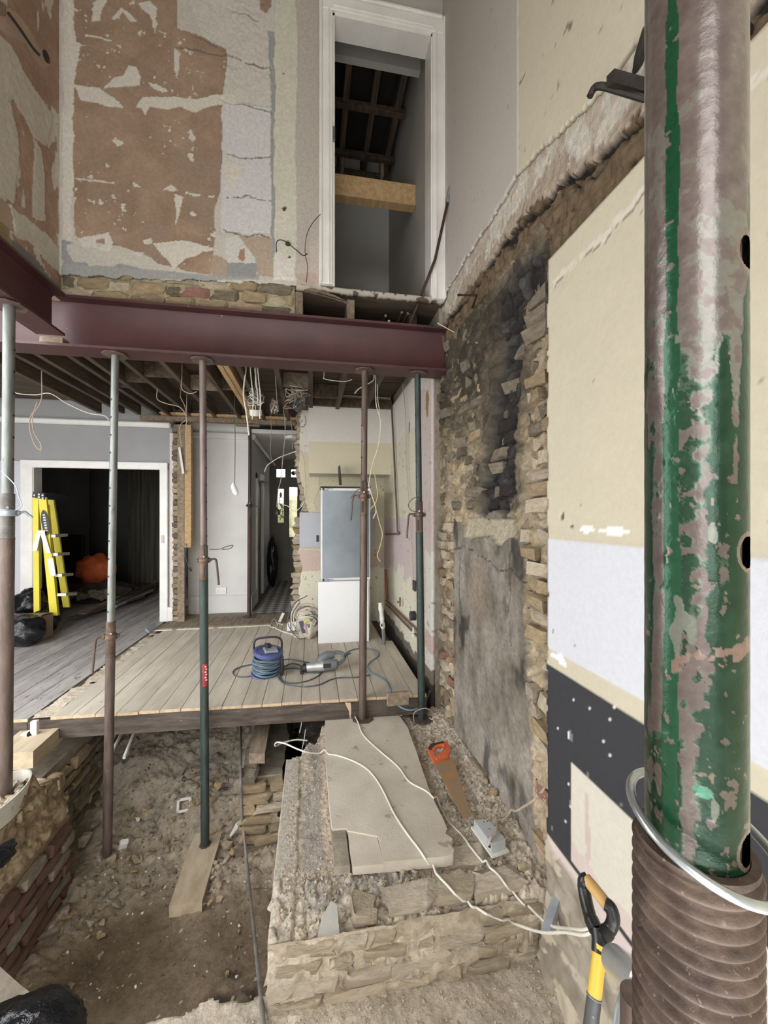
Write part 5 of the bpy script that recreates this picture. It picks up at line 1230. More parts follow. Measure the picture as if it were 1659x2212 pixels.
h = hitpx(BV_pit, 508, 1802); rock('plaster_slab', 'long white plaster lump leaning beside the long pipe', 'rubble', h + Vector((0, 0, .04)), (.045, .14, .045), S_white, None, (0.25, .3, -0.35), 2)
h = hitpx(BV_pit, 484, 1868); rock('stone_splinter', 'grey splintered stone beside the plank edge', 'rubble', h + Vector((0, 0, .02)), (.03, .11, .03), S_mats[0], None, (0.1, .2, -0.5), 4)
h = hitpx(BV_pit, 267, 1832); solo('socket_lid', MB().box(h + Vector((0, 0, .03)), (.055, .035, .075), (0.5, .2, .4), b=.006), S_white, 'small white block lying in the pit by the brown prop', 'block')
h = hitpx(BV_pit, 398, 1748); sf = thing('picture_frame', 'small white square frame lying in the pit rubble', 'frame', h)
RF = Euler((0.5, 0.1, 0.3)).to_matrix()
for dx, dy, w, d_ in ((-.045, 0, .02, .11), (.045, 0, .02, .11), (0, -.045, .11, .02), (0, .045, .11, .02)): obj('side', MB().box(h + Vector((0, 0, .035)) + RF @ Vector((dx, dy, 0)), (w, d_, .014), RF, b=.003), S_white, sf)
# many similar stones
LAND = [('the brown pit prop', b2.x, b2.y), ('the green pit prop', b3.x, b3.y), ('the plank front end', -1.02, 2.35), ('the centre brick stub', -0.53, 3.08), ('the left brick wall end', -1.55, 2.98), ('the yellow brick half', -0.72, 3.35), ('the saw handle', .55, 2.75), ('the steel socket box', .75, 2.0), ('the end prop', b5.x, b5.y), ('the slab front corner', .66, 1.93), ('the grey slate piece', -.03, 1.75), ('the lower left wall', -1.52, 2.3)]
def where_label(x, y, s, m):
    n, lx, ly = min(LAND, key=lambda t: math.hypot(t[1] - x, t[2] - y))
    dx, dy = x - lx, y - ly; dd_ = math.hypot(dx, dy)
    size = 'tiny' if s < .02 else 'small' if s < .032 else 'medium' if s < .046 else 'large'
    colr = 'white' if m is S_white else ('grey', 'tan', 'yellow')[S_mats.index(m)]
    near = 'close' if dd_ < .12 else 'a hand width' if dd_ < .22 else 'a span' if dd_ < .34 else 'a forearm' if dd_ < .5 else 'an arm'
    k = int((math.degrees(math.atan2(dy, dx)) + 360 + 22.5) // 45) % 8
    way = ('right of', 'behind and right of', 'behind', 'behind and left of', 'left of', 'in front and left of', 'in front of', 'in front and right of')[k]
    return '%s %s stone %s %s %s' % (size, colr, near, way, n)
def scatter(n, xr, yr, bv, smin, smax, group, label, skip=None, sink=0.25, mats=(0, 0, 1, 1, 0, 2), name='stone', pw=1.5, white=0.0):
    k = 0
    while k < n:
        x = rb.uniform(*xr); y = rb.uniform(*yr)
        if skip and skip(x, y): continue
        z = drop(bv, x, y)
        if z is None: k += 1; continue
        s = smin + (smax - smin) * rb.random() ** pw
        m = S_white if rb.random() < white else S_mats[rb.choice(mats)]
        lab_ = where_label(x, y, s, m)
        rock(name, lab_ or label, 'stone', (x, y, z + s * (0.5 - sink)), (s * rb.uniform(.8, 1.3), s * rb.uniform(.7, 1.1), s * rb.uniform(.5, .9)), m, group); k += 1
scatter(130, (-1.45, -0.58), (2.72, 3.75), BV_pit, 0.018, 0.074, 'loose stones in the pit and on the hearth', 'one of many broken stones in the pit rubble heap under the floor', skip=lambda x, y: y < 2.9 and -1.2 < x < -0.75, white=0.05)
scatter(45, (-1.5, -1.2), (2.1, 3.0), BV_pit, 0.02, 0.06, 'loose stones in the pit and on the hearth', 'one of the loose stones along the foot of the left brick wall')
scatter(36, (-0.60, -0.22), (1.9, 2.95), BV_pit, 0.010, 0.030, 'loose stones in the pit and on the hearth', 'one of the small pebbles on the pit earth beside the hearth footing', white=0.1)
def small(n, xr, yr, bv, smin, smax, mats, name, skip=None):
    """chips too small to pick apart, joined"""
    mb = MB()
    for _ in range(n):
        x = rb.uniform(*xr); y = rb.uniform(*yr)
        if skip and skip(x, y): continue
        z = drop(bv, x, y)
        if z is None: continue
        s = rb.uniform(smin, smax); mb.box((x, y, z + s * .25), (s * rb.uniform(.6, 1.4), s * rb.uniform(.6, 1.2), s * rb.uniform(.4, .8)), (rb.uniform(-.6, .6), rb.uniform(-.6, .6), rb.uniform(0, 3.1)), jit=s * .18, rng=rb)
    return obj(name, mb, mats, kind='stuff', ang=20)
M_chip = pm('mortar_chips', (190, 174, 150), (156, 140, 116), 30, 0.95, 0.3, 60)
small(900, (-1.5, -0.2), (2.3, 4.2), BV_pit, 0.004, 0.014, pm('earthy_chips', (132, 118, 98), (100, 88, 72), 30, 0.95, 0.3, 60), 'rubble_chips')
small(60, (-1.5, -0.2), (2.3, 3.4), BV_pit, 0.004, 0.012, S_white, 'plaster_chips')
small(1500, (0.70, 1.05), (1.70, 3.2), BV_h, 0.004, 0.014, M_chip, 'mortar_rubble')
small(1100, (-0.14, 0.72), (1.66, 1.95), BV_h, 0.003, 0.012, M_chip, 'hearth_grit')
small(500, (-0.14, 0.10), (1.9, 3.0), BV_h, 0.003, 0.010, M_chip, 'edge_grit')
small(900, (-0.5, 1.0), (1.2, 1.66), BV_g, 0.003, 0.010, M_chip, 'ground_grit')

# ================================================================== ON THE HEARTH
M_conc = pm('dusty_concrete', (200, 189, 170), (184, 172, 152), 5, 0.9, 0.35, 70, spots=(158, 146, 126), spot_sc=9, spot_at=0.67)
slab_ = thing('hearth_slab', 'flat dusty concrete hearth slab on the old footing', 'slab', (0.4, 2.5, -0.215))
sp_ = [AZ(x, y, -0.165) for x, y in ((702, 1546), (722, 1543), (800, 1540), (850, 1538), (862, 1545), (880, 1570), (900, 1625), (925, 1700), (945, 1745), (958, 1770), (966, 1790), (962, 1800), (978, 1812), (970, 1822), (981, 1835), (978, 1846), (960, 1850), (830, 1862), (816, 1806), (752, 1794), (748, 1788), (718, 1790), (712, 1740), (704, 1640))]
obj('slab', MB().prism([Vector(p) + Vector((0, 0, -0.05)) for p in sp_], (0, 0, 0.05)), M_conc, slab_, smooth=False)
c_ = [AZ(x, y, -0.172) for x, y in ((752, 1797), (814, 1808), (830, 1866), (762, 1872), (756, 1840))]
solo('broken_slab', MB().prism([Vector(p) + Vector((0, 0, -0.04)) for p in c_], (0, 0, 0.04)), M_conc, 'cracked corner piece broken off the hearth slab front', 'slab')
c_ = [AZ(x, y, -0.176) for x, y in ((716, 1793), (746, 1792), (752, 1840), (756, 1870), (722, 1872))]
solo('broken_slab', MB().prism([Vector(p) + Vector((0, 0, -0.04)) for p in c_], (0, 0, 0.04)), M_mortar, 'narrow crumbled strip beside the broken hearth corner', 'slab')
h = hitpx(BV_h, 708, 2010); solo('slate_piece', MB().prism([h + Vector((-.04, -.03, .0)), h + Vector((.045, -.03, .0)), h + Vector((.04, .04, .035)), h + Vector((.015, .055, .045)), h + Vector((-.025, .01, .02))], (0, -0.004, 0.03)), pm('grey_slate', (166, 162, 154), (150, 146, 138), 6, 0.8, 0.2, 40), 'flat pointed grey slate piece on the front of the hearth', 'slate')
scatter(70, (0.74, 1.02), (1.78, 3.0), BV_h, 0.014, 0.042, 'loose stones in the pit and on the hearth', 'one of the mortar lumps in the rubble strip beside the hearth slab', mats=(0, 1, 1))
scatter(26, (0.0, 0.95), (1.68, 1.88), BV_h, 0.012, 0.036, 'loose stones in the pit and on the hearth', 'one of the mortar lumps along the broken front of the hearth', mats=(0, 1, 0))
for (px, py, s, m, lab) in ((1068, 1718, (.035, .05, .06), 2, 'yellow edged brick lump near the grey parged wall'), (1150, 1790, (.05, .06, .05), 1, 'tan broken brick beside the steel box and wall'), (1050, 1690, (.03, .04, .03), 1, 'brown lump above the yellow brick lump'), (1012, 1682, (.02, .03, .02), 0, 'pale chip right of the saw blade'), (1130, 1880, (.05, .05, .045), 1, 'squarish lump near the galvanised angle')):
    h = hitpx(BV_h, px, py)
    if h is not None: rock('stone', lab, 'stone', h + Vector((0, 0, s[2] * .3)), s, S_mats[m], None)
a, b = hitpx(BV_h, 1014, 1645), hitpx(BV_h, 1044, 1682)
solo('stick', MB().prism([a + Vector((0, 0, .01)), a + Vector((.03, 0, .01)), a + Vector((.03, 0, .03)), a + Vector((0, 0, .03))], b - a), M_cream_flat if False else M_oldwood, 'short pale stick on the rubble beside the saw', 'stick')

# hand saw
saw = thing('hand_saw', 'rusty hand saw with an orange handle lying on the rubble', 'saw', AZ(960, 1690, -0.17))
zs = -0.145
bl = [AZ(x, y, zs) for x, y in ((938, 1650), (978, 1636), (1019, 1764), (1003, 1768), (992, 1752))]
obj('blade', MB().prism(bl, (0, 0, 0.0025)), pm('rusty_saw_blade', (176, 122, 62), (150, 122, 92), 12, 0.6, 0.2, 60, metal=0.1, lo=.4, hi=.6), saw, smooth=False)
M_or = pm('orange_plastic', (236, 98, 42), (224, 88, 36), 4, 0.45, 0.05)
def hz(x, y, z=zs): p = AZ(x, y, zs); return Vector((p.x, p.y, z))
outer = [(923, 1621), (930, 1611), (958, 1605), (966, 1606), (973, 1621), (968, 1641), (952, 1646), (938, 1650), (931, 1636)]
inner = [(934, 1624), (936, 1617), (955, 1612), (962, 1613), (963, 1622), (956, 1628), (948, 1631), (944, 1637), (939, 1637)]
mb = MB(); n = len(outer); vs = [hz(*p, z=zs - .008) for p in outer] + [hz(*p, z=zs - .008) for p in inner] + [hz(*p, z=zs + .014) for p in outer] + [hz(*p, z=zs + .014) for p in inner]
fs = []
for i in range(n):
    j = (i + 1) % n; fs += [[i, j, n + j, n + i], [2 * n + i, 3 * n + i, 3 * n + j, 2 * n + j], [i, 2 * n + i, 2 * n + j, j], [n + i, n + j, 3 * n + j, 3 * n + i]]
mb.add(vs, fs); obj('handle', mb, M_or, saw, ang=50)
obj('grip', MB().tube(crv([hz(936, 1623, zs + .008), hz(944, 1616, zs + .010), hz(957, 1613, zs + .010), hz(961, 1617, zs + .008)]), 0.012, 10), M_or, saw)
obj('grip_trim', MB().prism([hz(*p, z=zs + .0142) for p in ((925, 1621), (931, 1612), (957, 1606), (959, 1610), (936, 1616), (930, 1626))], (0, 0, .003)), pm('dark_rubber', (52, 48, 46), (44, 42, 40), 9, 0.7, 0.1), saw)
for p in ((950, 1640), (958, 1638), (943, 1644)): obj('rivet', MB().lathe([(.005, 0), (.005, .002), (0, .003)], hz(*p, z=zs + .014), 10), M_galv, saw)
# metal back box upside down, on a white plate
bx = thing('back_box', 'galvanised steel socket box upside down on its white faceplate', 'box', AZ(1060, 1815, -0.185))
zb_ = -0.135
t4 = [AZ(x, y, zb_) for x, y in ((1024, 1771), (1054, 1769), (1092, 1812), (1062, 1823))]
mb = MB().prism([Vector(p) + Vector((0, 0, -0.045)) for p in t4], (0, 0, .045)); obj('shell', mb, pm('zinc_box', (196, 200, 202), (178, 182, 184), 8, 0.5, 0.1, 40, metal=0.3), bx, smooth=False)
cen = sum((Vector(p) for p in t4), Vector()) / 4
obj('faceplate', MB().prism([cen + (Vector(p) - cen) * 1.22 + Vector((0, 0, -.056)) for p in t4], (0, 0, .010)), M_pvc, bx, smooth=False)
for (px, py) in ((1045, 1776), (1057, 1791), (1062, 1809), (1067, 1807), (1053, 1774)): obj('hole', MB().cyl(AZ(px, py, zb_ - .001), AZ(px, py, zb_ + .0006), .0035, n=10), M_black, bx)
e = AZ(1058, 1826, zb_ - .02); obj('knockout', MB().cyl(e, e + Vector((-.004, -.006, 0)), .008, n=12), M_black, bx)
# cables over the hearth
M_wcab = pm('white_cable', (224, 218, 204), (212, 206, 190), 12, 0.5, 0.05)
M_tcab = pm('dusty_cable', (186, 166, 146), (168, 146, 126), 12, 0.7, 0.1)
bpy.context.view_layer.update(); _dg = bpy.context.evaluated_depsgraph_get()
def seen(px, py):
    ok, loc, nrm, idx, ob, mx = SC.ray_cast(_dg, Vector((0, 0, CAM_Z)), Vector(_dir(px, py)).normalized())
    return loc.copy() if ok else AZ(px, py, -.2)
def laid(pix, r, step=9.0):
    P = crv([Vector((x, y, 0)) for x, y in pix], 10); out = []; last = None
    for p in P:
        if last is None or (p - last).length > step: out.append(seen(p.x, p.y) + Vector((0, 0, r))); last = p
    Z = [v.z for v in out]
    return [Vector((v.x, v.y, max(v.z, 0.5 * (Z[max(i - 1, 0)] + Z[min(i + 1, len(Z) - 1)])))) for i, v in enumerate(out)]
c1 = [AZ(664, 1600, -.30), AZ(640, 1598, -.28), AZ(612, 1604, -.26), AZ(595, 1612, -.22), AZ(597, 1604, -.16), AZ(615, 1606, -.14)] + [AZ(640, 1617, -.155), AZ(664, 1625, -.17)] + laid(((690, 1630), (715, 1632), (740, 1638), (770, 1650), (795, 1666), (815, 1690), (832, 1720), (852, 1762), (880, 1805), (905, 1838), (930, 1875), (960, 1910), (1000, 1950), (1050, 1978), (1110, 2000)), .008) 
z9 = c1[-1]
c1 += [AF(1170, 2014, 1.62), AF(1220, 2014, 1.50), AF(1262, 2020, 1.42), AF(1285, 2008, 1.40)]
solo('cable', MB().tube(crv(c1, 4), 0.0052, 8), M_wcab, 'white cable looping out of the black void across the slab', 'cable')
c2 = [AZ(758, 1540, -.2), AZ(765, 1545, -.155)] + laid(((772, 1560), (785, 1590), (815, 1620), (848, 1648), (865, 1665), (885, 1692), (925, 1715), (950, 1745), (968, 1778), (990, 1800), (1010, 1825), (1040, 1862), (1075, 1892), (1100, 1925), (1140, 1966)), .008) + [AF(1185, 1997, 1.64), AF(1230, 2006, 1.5), AF(1262, 2008, 1.42), AF(1285, 1998, 1.40)]
solo('cable', MB().tube(crv(c2, 4), 0.0050, 8), M_wcab, 'white cable running from the slab back edge along its right side', 'cable')
c3 = laid(((1178, 1705), (1160, 1728), (1135, 1745), (1115, 1757), (1098, 1765), (1080, 1785), (1072, 1800), (1058, 1818)), .010) + [AZ(1054, 1826, -.15)]
solo('cable', MB().tube(crv(c3, 4), 0.006, 8), M_tcab, 'pinkish dusty cable from the wall to the steel socket box', 'cable')
solo('rod', MB().tube(crv([AZ(521, 1540, -0.60)] + laid(((520, 1580), (520, 1640), (521, 1720), (523, 1780), (527, 1840)), .018, 45) + [AZ(537, 1900, -0.97), AZ(553, 2050, -0.72), AZ(566, 2180, -0.52), AZ(570, 2240, -0.5)], 8), 0.0095, 8), pm('dull_grey_conduit', (140, 134, 126), (112, 106, 98), 10, 0.6, 0.1, 60, metal=0.3), 'long thin grey pipe lying out of the pit towards the ledge', 'pipe')
# galvanised angle by the wall
g0 = AZ(1178, 2008, -.36)
ga = thing('joist_hanger', 'galvanised steel angle standing in the corner under the cables', 'bracket', g0)
P0, P1, P2, P3 = AF(1168, 2010, 1.62), AF(1196, 1926, 1.72), AF(1186, 2016, 1.60), AF(1208, 1944, 1.68)
obj('plate', MB().prism([P0, P1, P3, P2], (.003, .003, 0)), M_galv, ga, smooth=False)
P4, P5 = AF(1200, 2018, 1.66), AF(1211, 1950, 1.74)
obj('plate', MB().prism([P2, P3, P5, P4], (.002, .004, 0)), M_galv, ga, smooth=False)

# ================================================================== SHOVEL, CHROME TUBE, BAG
sh = thing('shovel', 'shovel with yellow shaft and black D grip leaning on the right wall', 'shovel', (0.78, 0.95, -0.53))
M_bp = pm('black_grip_plastic', (28, 28, 29), (36, 36, 37), 8, 0.32, 0.05)
FS = 1.12
SP = lambda x, y, f=FS: AF(x, y, f)
obj('wooden_grip', MB().tube([SP(1266, 1897, 1.20), SP(1280, 1915, 1.18), SP(1300, 1940, 1.15), SP(1314, 1957, 1.13)], [.0155, .0165, .0165, .0155], 14), pm('pale_ash_wood', (206, 158, 84), (190, 140, 70), 6, 0.6, 0.15, 40), sh)
obj('yoke', MB().tube(crv([SP(1270, 1898, 1.20), SP(1262, 1902, 1.20), SP(1261, 1915, 1.20), SP(1266, 1945, 1.18), SP(1275, 1980, 1.15), SP(1288, 2010, 1.12)]), [.017] * 12 + [.018] * 13 + [.02] * 6, 12), M_bp, sh)
obj('yoke', MB().tube(crv([SP(1308, 1952, 1.13), SP(1320, 1962, 1.12), SP(1325, 1985, 1.11), SP(1318, 2005, 1.11), SP(1300, 2025, 1.10)]), [.017] * 20 + [.019] * 5, 12), M_bp, sh)
obj('socket', MB().tube([SP(1292, 2005, 1.12), SP(1296, 2030, 1.105), SP(1295, 2060, 1.09)], [.020, .021, .0205], 14), M_bp, sh)
e0 = SP(1295, 2058, 1.09); e1_ = SP(1284, 2150, 1.06); dd = (e1_ - e0).normalized()
obj('shaft', MB().tube([e0 - dd * .02, e1_], .0175, 14), pm('yellow_shaft', (232, 190, 42), (220, 176, 36), 6, 0.45, 0.05), sh)
e2 = e1_ + dd * 0.40
obj('ferrule', MB().tube([e1_, e1_ + dd * .004, e1_ + dd * .005, e2], [.0185, .0185, .018, .02], 14), pm('grey_steel_socket', (92, 92, 94), (78, 78, 80), 6, 0.5, 0.1, metal=0.4), sh)
obj('ferrule_ring', MB().ring(e1_ + dd * .003, .0182, .0012, 20, 6, Vector((0, 0, 1)).rotation_difference(dd).to_matrix()), M_galv, sh)
obj('rivet', MB().lathe([(.005, 0), (.004, .003), (0, .004)], SP(1311, 2056, 1.07), 10), M_galv, sh); obj('rivet', MB().lathe([(.004, 0), (0, .003)], SP(1282, 2197, 1.02), 10), M_galv, sh)
bw = Vector((dd.y, -dd.x, 0)).normalized(); bn = dd.cross(bw)
obj('blade', MB().prism([e2 - bw * .09, e2 + bw * .09, e2 + bw * .1 + dd * .18, e2 + bw * .05 + dd * .27, e2 + dd * .29, e2 - bw * .05 + dd * .27, e2 - bw * .1 + dd * .18], bn * .003), pm('worn_blade_steel', (120, 118, 114), (100, 98, 94), 6, 0.5, 0.1, metal=0.5), sh)
M_chr = pm('bright_steel_tube', (206, 210, 214), (190, 194, 198), 8, 0.3, 0.05, 40, metal=0.55)
ct = thing('steel_tube', 'bright steel tube with a thin rod below, behind the shovel', 'tube', AF(1345, 2090, .85))
a, b = AF(1330, 2078, 1.00), AF(1400, 2140, .80); d = (b - a).normalized()
obj('tube', MB().tube([a, a + d * .003, a + d * .006, b], [.030, .033, .034, .034], 24), M_chr, ct)
obj('rod', MB().tube(crv([AF(1352, 2125, .93), AF(1345, 2142, .92), AF(1335, 2180, .90), AF(1325, 2260, .88)]), .006, 8), M_galv, ct)
solo('rusty_pipe', MB().tube([AF(1372, 2150, .78), AF(1370, 2400, .80)], .026, 18), M_prust, 'short rusty pipe standing behind the coarse thread', 'pipe')

def blob(name, c, s, seed, amp=.18, sub=4, sc=2.2, flat=None):
    from mathutils import noise as mn
    bm = bmesh.new(); bmesh.ops.create_icosphere(bm, subdivisions=sub, radius=1.0)
    for v in bm.verts:
        n = v.co.normalized(); f = 1 + amp * (mn.noise(n * sc + Vector((seed, 0, 0))) + .6 * abs(mn.noise(n * sc * 2.3 + Vector((0, seed, 0)))) - .3 * abs(mn.noise(n * sc * 5 + Vector((0, 0, seed)))))
        v.co = Vector((n.x * s[0], n.y * s[1], n.z * s[2])) * f
        if flat is not None: v.co.z = max(v.co.z, -flat)
        v.co += Vector(c)
    mb = MB(); bm.verts.ensure_lookup_table(); mb.add([v.co.copy() for v in bm.verts], [[v.index for v in f.verts] for f in bm.faces]); bm.free(); return mb
M_bag = pm('black_bag_plastic', (12, 13, 18), (18, 19, 25), 5, 0.2, 0.6, 9, dist=0.03)
c = AZ(95, 2210, -.42); solo('bin_bag', blob('b', (c.x - .06, c.y - .03, -.46), (.21, .15, .12), 3, .16, 5, 1.6, .075), M_bag, 'shiny black rubbish bag on the near ledge of the pit', 'bag', ang=80)
c = AZ(15, 1850, -.55); 
solo('stone_slab', MB().prism([AZ(x, y, -0.50) for x, y in ((-60, 2040), (0, 2088), (45, 2128), (76, 2152), (60, 2190), (-60, 2190))], (0, 0, -.06)), M_mortar, 'grey flat slab edge by the black bag and brick wall', 'slab')
c = AX(-2, 1852, -1.50); solo('glove', blob('g', c, (.05, .085, .04), 9, .25, 4, 2.5), M_bag, 'black rubber glove lying on the left brick wall ledge', 'glove')
# tub with rubble at the foot of the left prop
tb = thing('tub', 'pale plastic tub full of rubble around the left prop foot', 'tub', (b1.x, b1.y, -0.18))
def tubm(r0, r1, z0, z1, th):
    n = 36; mb = MB(); vs = []
    for (r, z) in ((r0, z0), (r1, z1), (r1 - th, z1), (r0 - th, z0 + th)):
        for k in range(n):
            t = 2 * pi * k / n; vs.append((b1.x + r * cos(t) * 1.0, b1.y - .10 + r * sin(t) * 2.0 , z))
    fs = [[i * n + k, i * n + (k + 1) % n, (i + 1) * n + (k + 1) % n, (i + 1) * n + k] for i in range(3) for k in range(n)]
    fs += [list(range(n))[::-1], [3 * n + k for k in range(n)]]
    return mb.add(vs, fs)
obj('body', tubm(.105, .125, -.185, -.06, .005), pm('pale_tub_plastic', (206, 202, 190), (190, 184, 170), 6, 0.5, 0.1), tb)
mb = MB()
for _ in range(260):
    t = rb.uniform(0, 6.28); r = .10 * math.sqrt(rb.random()); s = rb.uniform(.012, .035)
    x, y = r * cos(t), r * sin(t) * 1.9
    if abs(x) < .04 and abs(y + .0 - .10) < .04: continue
    mb.box((b1.x + x, b1.y - .10 + y, -.12 + rb.uniform(-.02, .02)), (s, s * .8, s * .7), (rb.random(), rb.random(), rb.random()), jit=.004, rng=rb)
obj('rubble', mb, M_chip, tb, kind='stuff')
# white trunking and gully at the left floor edge
solo('trunking', MB().lh((AY(76, 1560, 3.24).x - .02, 3.22, -.20), (AY(76, 1560, 3.24).x + .02, 3.25, .005), .002), M_pvc, 'white plastic trunking hanging over the cut floor edge at left', 'trunking')
e = AY(62, 1588, 3.25); t = thing('pipe_elbow', 'white plastic pipe elbow below the cut floor edge at left', 'pipe', e)
obj('elbow', MB().tube(crv([e + Vector((-.06, .02, -.05)), e + Vector((-.03, 0, -.01)), e, e + Vector((.03, -.03, .02))]), .03, 12), M_pvc, t); obj('bore', MB().cyl(e + Vector((.03, -.03, .02)), e + Vector((.0315, -.0315, .021)), .022, n=14), M_black, t)
h_ = AY(330, 1365, 5.0); solo('plastic_scrap', MB().prism([AZ(x, y, .01) for x, y in ((313, 1362), (322, 1356), (336, 1354), (341, 1358), (322, 1368))], (0, 0, .03)), M_galv, 'crumpled clear plastic scrap at the head of the mortar line', 'scrap')
# ================================================================== ON THE TIMBER FLOOR
M_blue = pm('blue_reel_plastic', (84, 94, 156), (72, 80, 140), 4, 0.45, 0.05)
M_flex = pm('blue_grey_flex', (98, 130, 150), (76, 106, 128), 10, 0.5, 0.05)
M_dkflex = pm('dark_grey_flex', (86, 92, 98), (70, 76, 82), 10, 0.55, 0.05)
M_bk = pm('matt_black_plastic', (44, 44, 46), (36, 36, 38), 8, 0.5, 0.05)
rc = AZ(574, 1456, 0.0)
tilt = Matrix.Rotation(0.12, 3, 'Y') @ Matrix.Rotation(0.10, 3, 'X')
reel = thing('cable_reel', 'blue extension cable reel with pale blue flex on the floorboards', 'reel', rc)
q = lambda x, y, z: Vector(rc) + tilt @ Vector((x, y, z))
obj('bottom_flange', MB().lathe([(.0, 0), (.128, 0), (.132, .006), (.128, .014), (.05, .016), (0, .016)], rc, 32, tilt), M_blue, reel)
obj('top_flange', MB().lathe([(.05, .196), (.126, .194), (.134, .200), (.134, .222), (.128, .228), (.105, .230), (.10, .222), (0, .222)], rc, 32, tilt), M_blue, reel)
obj('drum', MB().lathe([(.06, .014), (.06, .197)], rc, 24, tilt), M_bk, reel)
k = 0
for j in range(13):
    z = .024 + j * .0138; R_ = .108 + .008 * math.sin(j * 2.1) + .012 * math.sin(pi * j / 12)
    pts = [q(R_ * cos(t) , R_ * sin(t), z + .008 * math.sin(t * 2 + j * 1.7)) for t in [2 * pi * i / 30 for i in range(31)]]
    obj('flex_coil', MB().tube(pts, .0092, 7), M_flex if j % 3 else M_dkflex, reel)
for a in (0.3, 0.9, -0.4): obj('slot', MB().box(q(.118 * cos(-pi / 2 + a), .118 * sin(-pi / 2 + a), .2285), (.006, .03, .002), (0, 0, a)), M_bk, reel)
obj('socket_panel', MB().box(q(.02, -.01, .235), (.12, .10, .024), tilt @ Matrix.Rotation(.3, 3, 'Z'), b=.006), M_galv, reel)
obj('plug', MB().box(q(-.01, .02, .262), (.055, .05, .04), tilt @ Matrix.Rotation(.5, 3, 'Z'), b=.01), M_bk, reel)
obj('carry_handle', MB().tube(crv([q(-.13, .02, .20), q(-.135, .03, .28), q(-.10, .04, .315), q(.04, .05, .335), q(.10, .05, .31), q(.115, .05, .22)]), .0095, 10), M_bk, reel)
obj('crank_grip', MB().tube([q(.13, -.05, .205), q(.132, -.055, .17), q(.142, -.06, .10), q(.146, -.062, .06), q(.150, -.063, .03)], [.010, .015, .017, .015, .009], 12), M_bk, reel)
# breaker lying on the boards
br = thing('breaker_drill', 'grey electric demolition hammer lying on the floorboards', 'drill', AZ(700, 1440, 0))
A, B = AZ(655, 1443, .05), AZ(728, 1434, .07); ax = (B - A); Lb = ax.length; ax.normalize()
pt = lambda f, up=0, sd=0: A + ax * (f * Lb) + Vector((0, 0, up)) + Vector((-ax.y, ax.x, 0)) * sd
M_alu = pm('worn_aluminium', (190, 190, 186), (164, 164, 160), 8, 0.4, 0.12, 50, metal=0.5)
M_dg = pm('grey_tool_plastic', (112, 116, 118), (98, 102, 104), 6, 0.5, 0.08)
obj('chuck', MB().tube([pt(-.06), pt(-.02), pt(0), pt(.08), pt(.10)], [.018, .028, .036, .038, .034], 16), M_bk, br)
obj('barrel', MB().tube([pt(.10), pt(.12), pt(.34), pt(.40), pt(.48), pt(.62)], [.034, .038, .040, .044, .050, .050], 18), M_alu, br)
obj('motor_housing', MB().tube([pt(.60), pt(.66), pt(.85), pt(.98, -.005), pt(1.02, -.01)], [.050, .054, .054, .046, .028], 18), M_dg, br)
obj('rating_plate', MB().box(pt(.70, .012, -.052), (.07, .006, .04), (0, 0, math.atan2(ax.y, ax.x)), b=.002), M_bk, br)
obj('gear_cover', MB().tube([pt(.44, .03, .02), pt(.56, .06, .035), pt(.74, .075, .05), pt(.92, .07, .06)], [.03, .040, .042, .030], 14), M_dg, br)
obj('handle', MB().tube(crv([pt(.86, .075, .06), pt(1.0, .085, .07), pt(1.16, .07, .07), pt(1.24, .04, .06), pt(1.2, .02, .03), pt(1.05, .0, .0), pt(.98, -.005, 0)]), .017, 10), M_dg, br)
obj('cord_sleeve', MB().tube([pt(1.22, .05, .03), pt(1.36, .07, .03), pt(1.42, .075, .03)], [.011, .008, .005], 10), M_bk, br)
obj('front_handle', MB().tube(crv([pt(.05, .03, .03), pt(.02, .0, .07), pt(-.05, -.03, .05), pt(-.06, -.04, -.02), pt(0.02, -.03, -.04)]), .008, 8), M_bk, br)
def fcable(pts, lab, m, r=.0058, z=.007): return solo('cable', MB().tube(crv([AZ(x, y, z) if not isinstance(x, Vector) else x for x, y in pts]), r, 7), m, lab, 'cable')
fcable([(605, 1426), (625, 1424), (645, 1427), (668, 1432), (690, 1438), (700, 1446), (690, 1453), (668, 1453), (652, 1449), (650, 1443), (665, 1440)], 'dark flex looping between the reel and the demolition hammer', M_dkflex)
fcable([(545, 1435), (525, 1439), (508, 1446), (503, 1454), (512, 1461), (530, 1462), (546, 1460)], 'flex loop on the boards left of the blue reel', M_dkflex)
fcable([(608, 1445), (618, 1438), (632, 1433), (648, 1437), (650, 1444), (632, 1443), (612, 1446), (606, 1455), (608, 1468), (625, 1475), (650, 1474), (672, 1468), (690, 1458), (697, 1448)], 'flex curling in front of the demolition hammer', M_dkflex)
fcable([(600, 1462), (606, 1470), (618, 1478), (640, 1482), (665, 1483), (690, 1479), (715, 1468), (735, 1464), (770, 1463), (800, 1458)], 'long flex running right along the boards past the hearth prop', M_dkflex)
c_ = [AZ(738, 1418, .02), AZ(755, 1406, .007), AZ(775, 1401, .007), AZ(800, 1401, .007), AZ(815, 1407, .007), AZ(817, 1417, .007), AZ(800, 1430, .007), AZ(794, 1440, .007), AZ(802, 1452, .007), AZ(825, 1464, .007), AZ(838, 1475, .007), AY(842, 1487, 3.165) , AY(850, 1505, 3.14), AY(862, 1525, 3.10), AY(878, 1533, 3.06), AY(892, 1534, 3.04), AY(902, 1530, 3.05)]
solo('cable', MB().tube(crv(c_), .006, 7), M_flex, 'blue flex from the hammer over the cut floor edge to the end prop', 'cable')
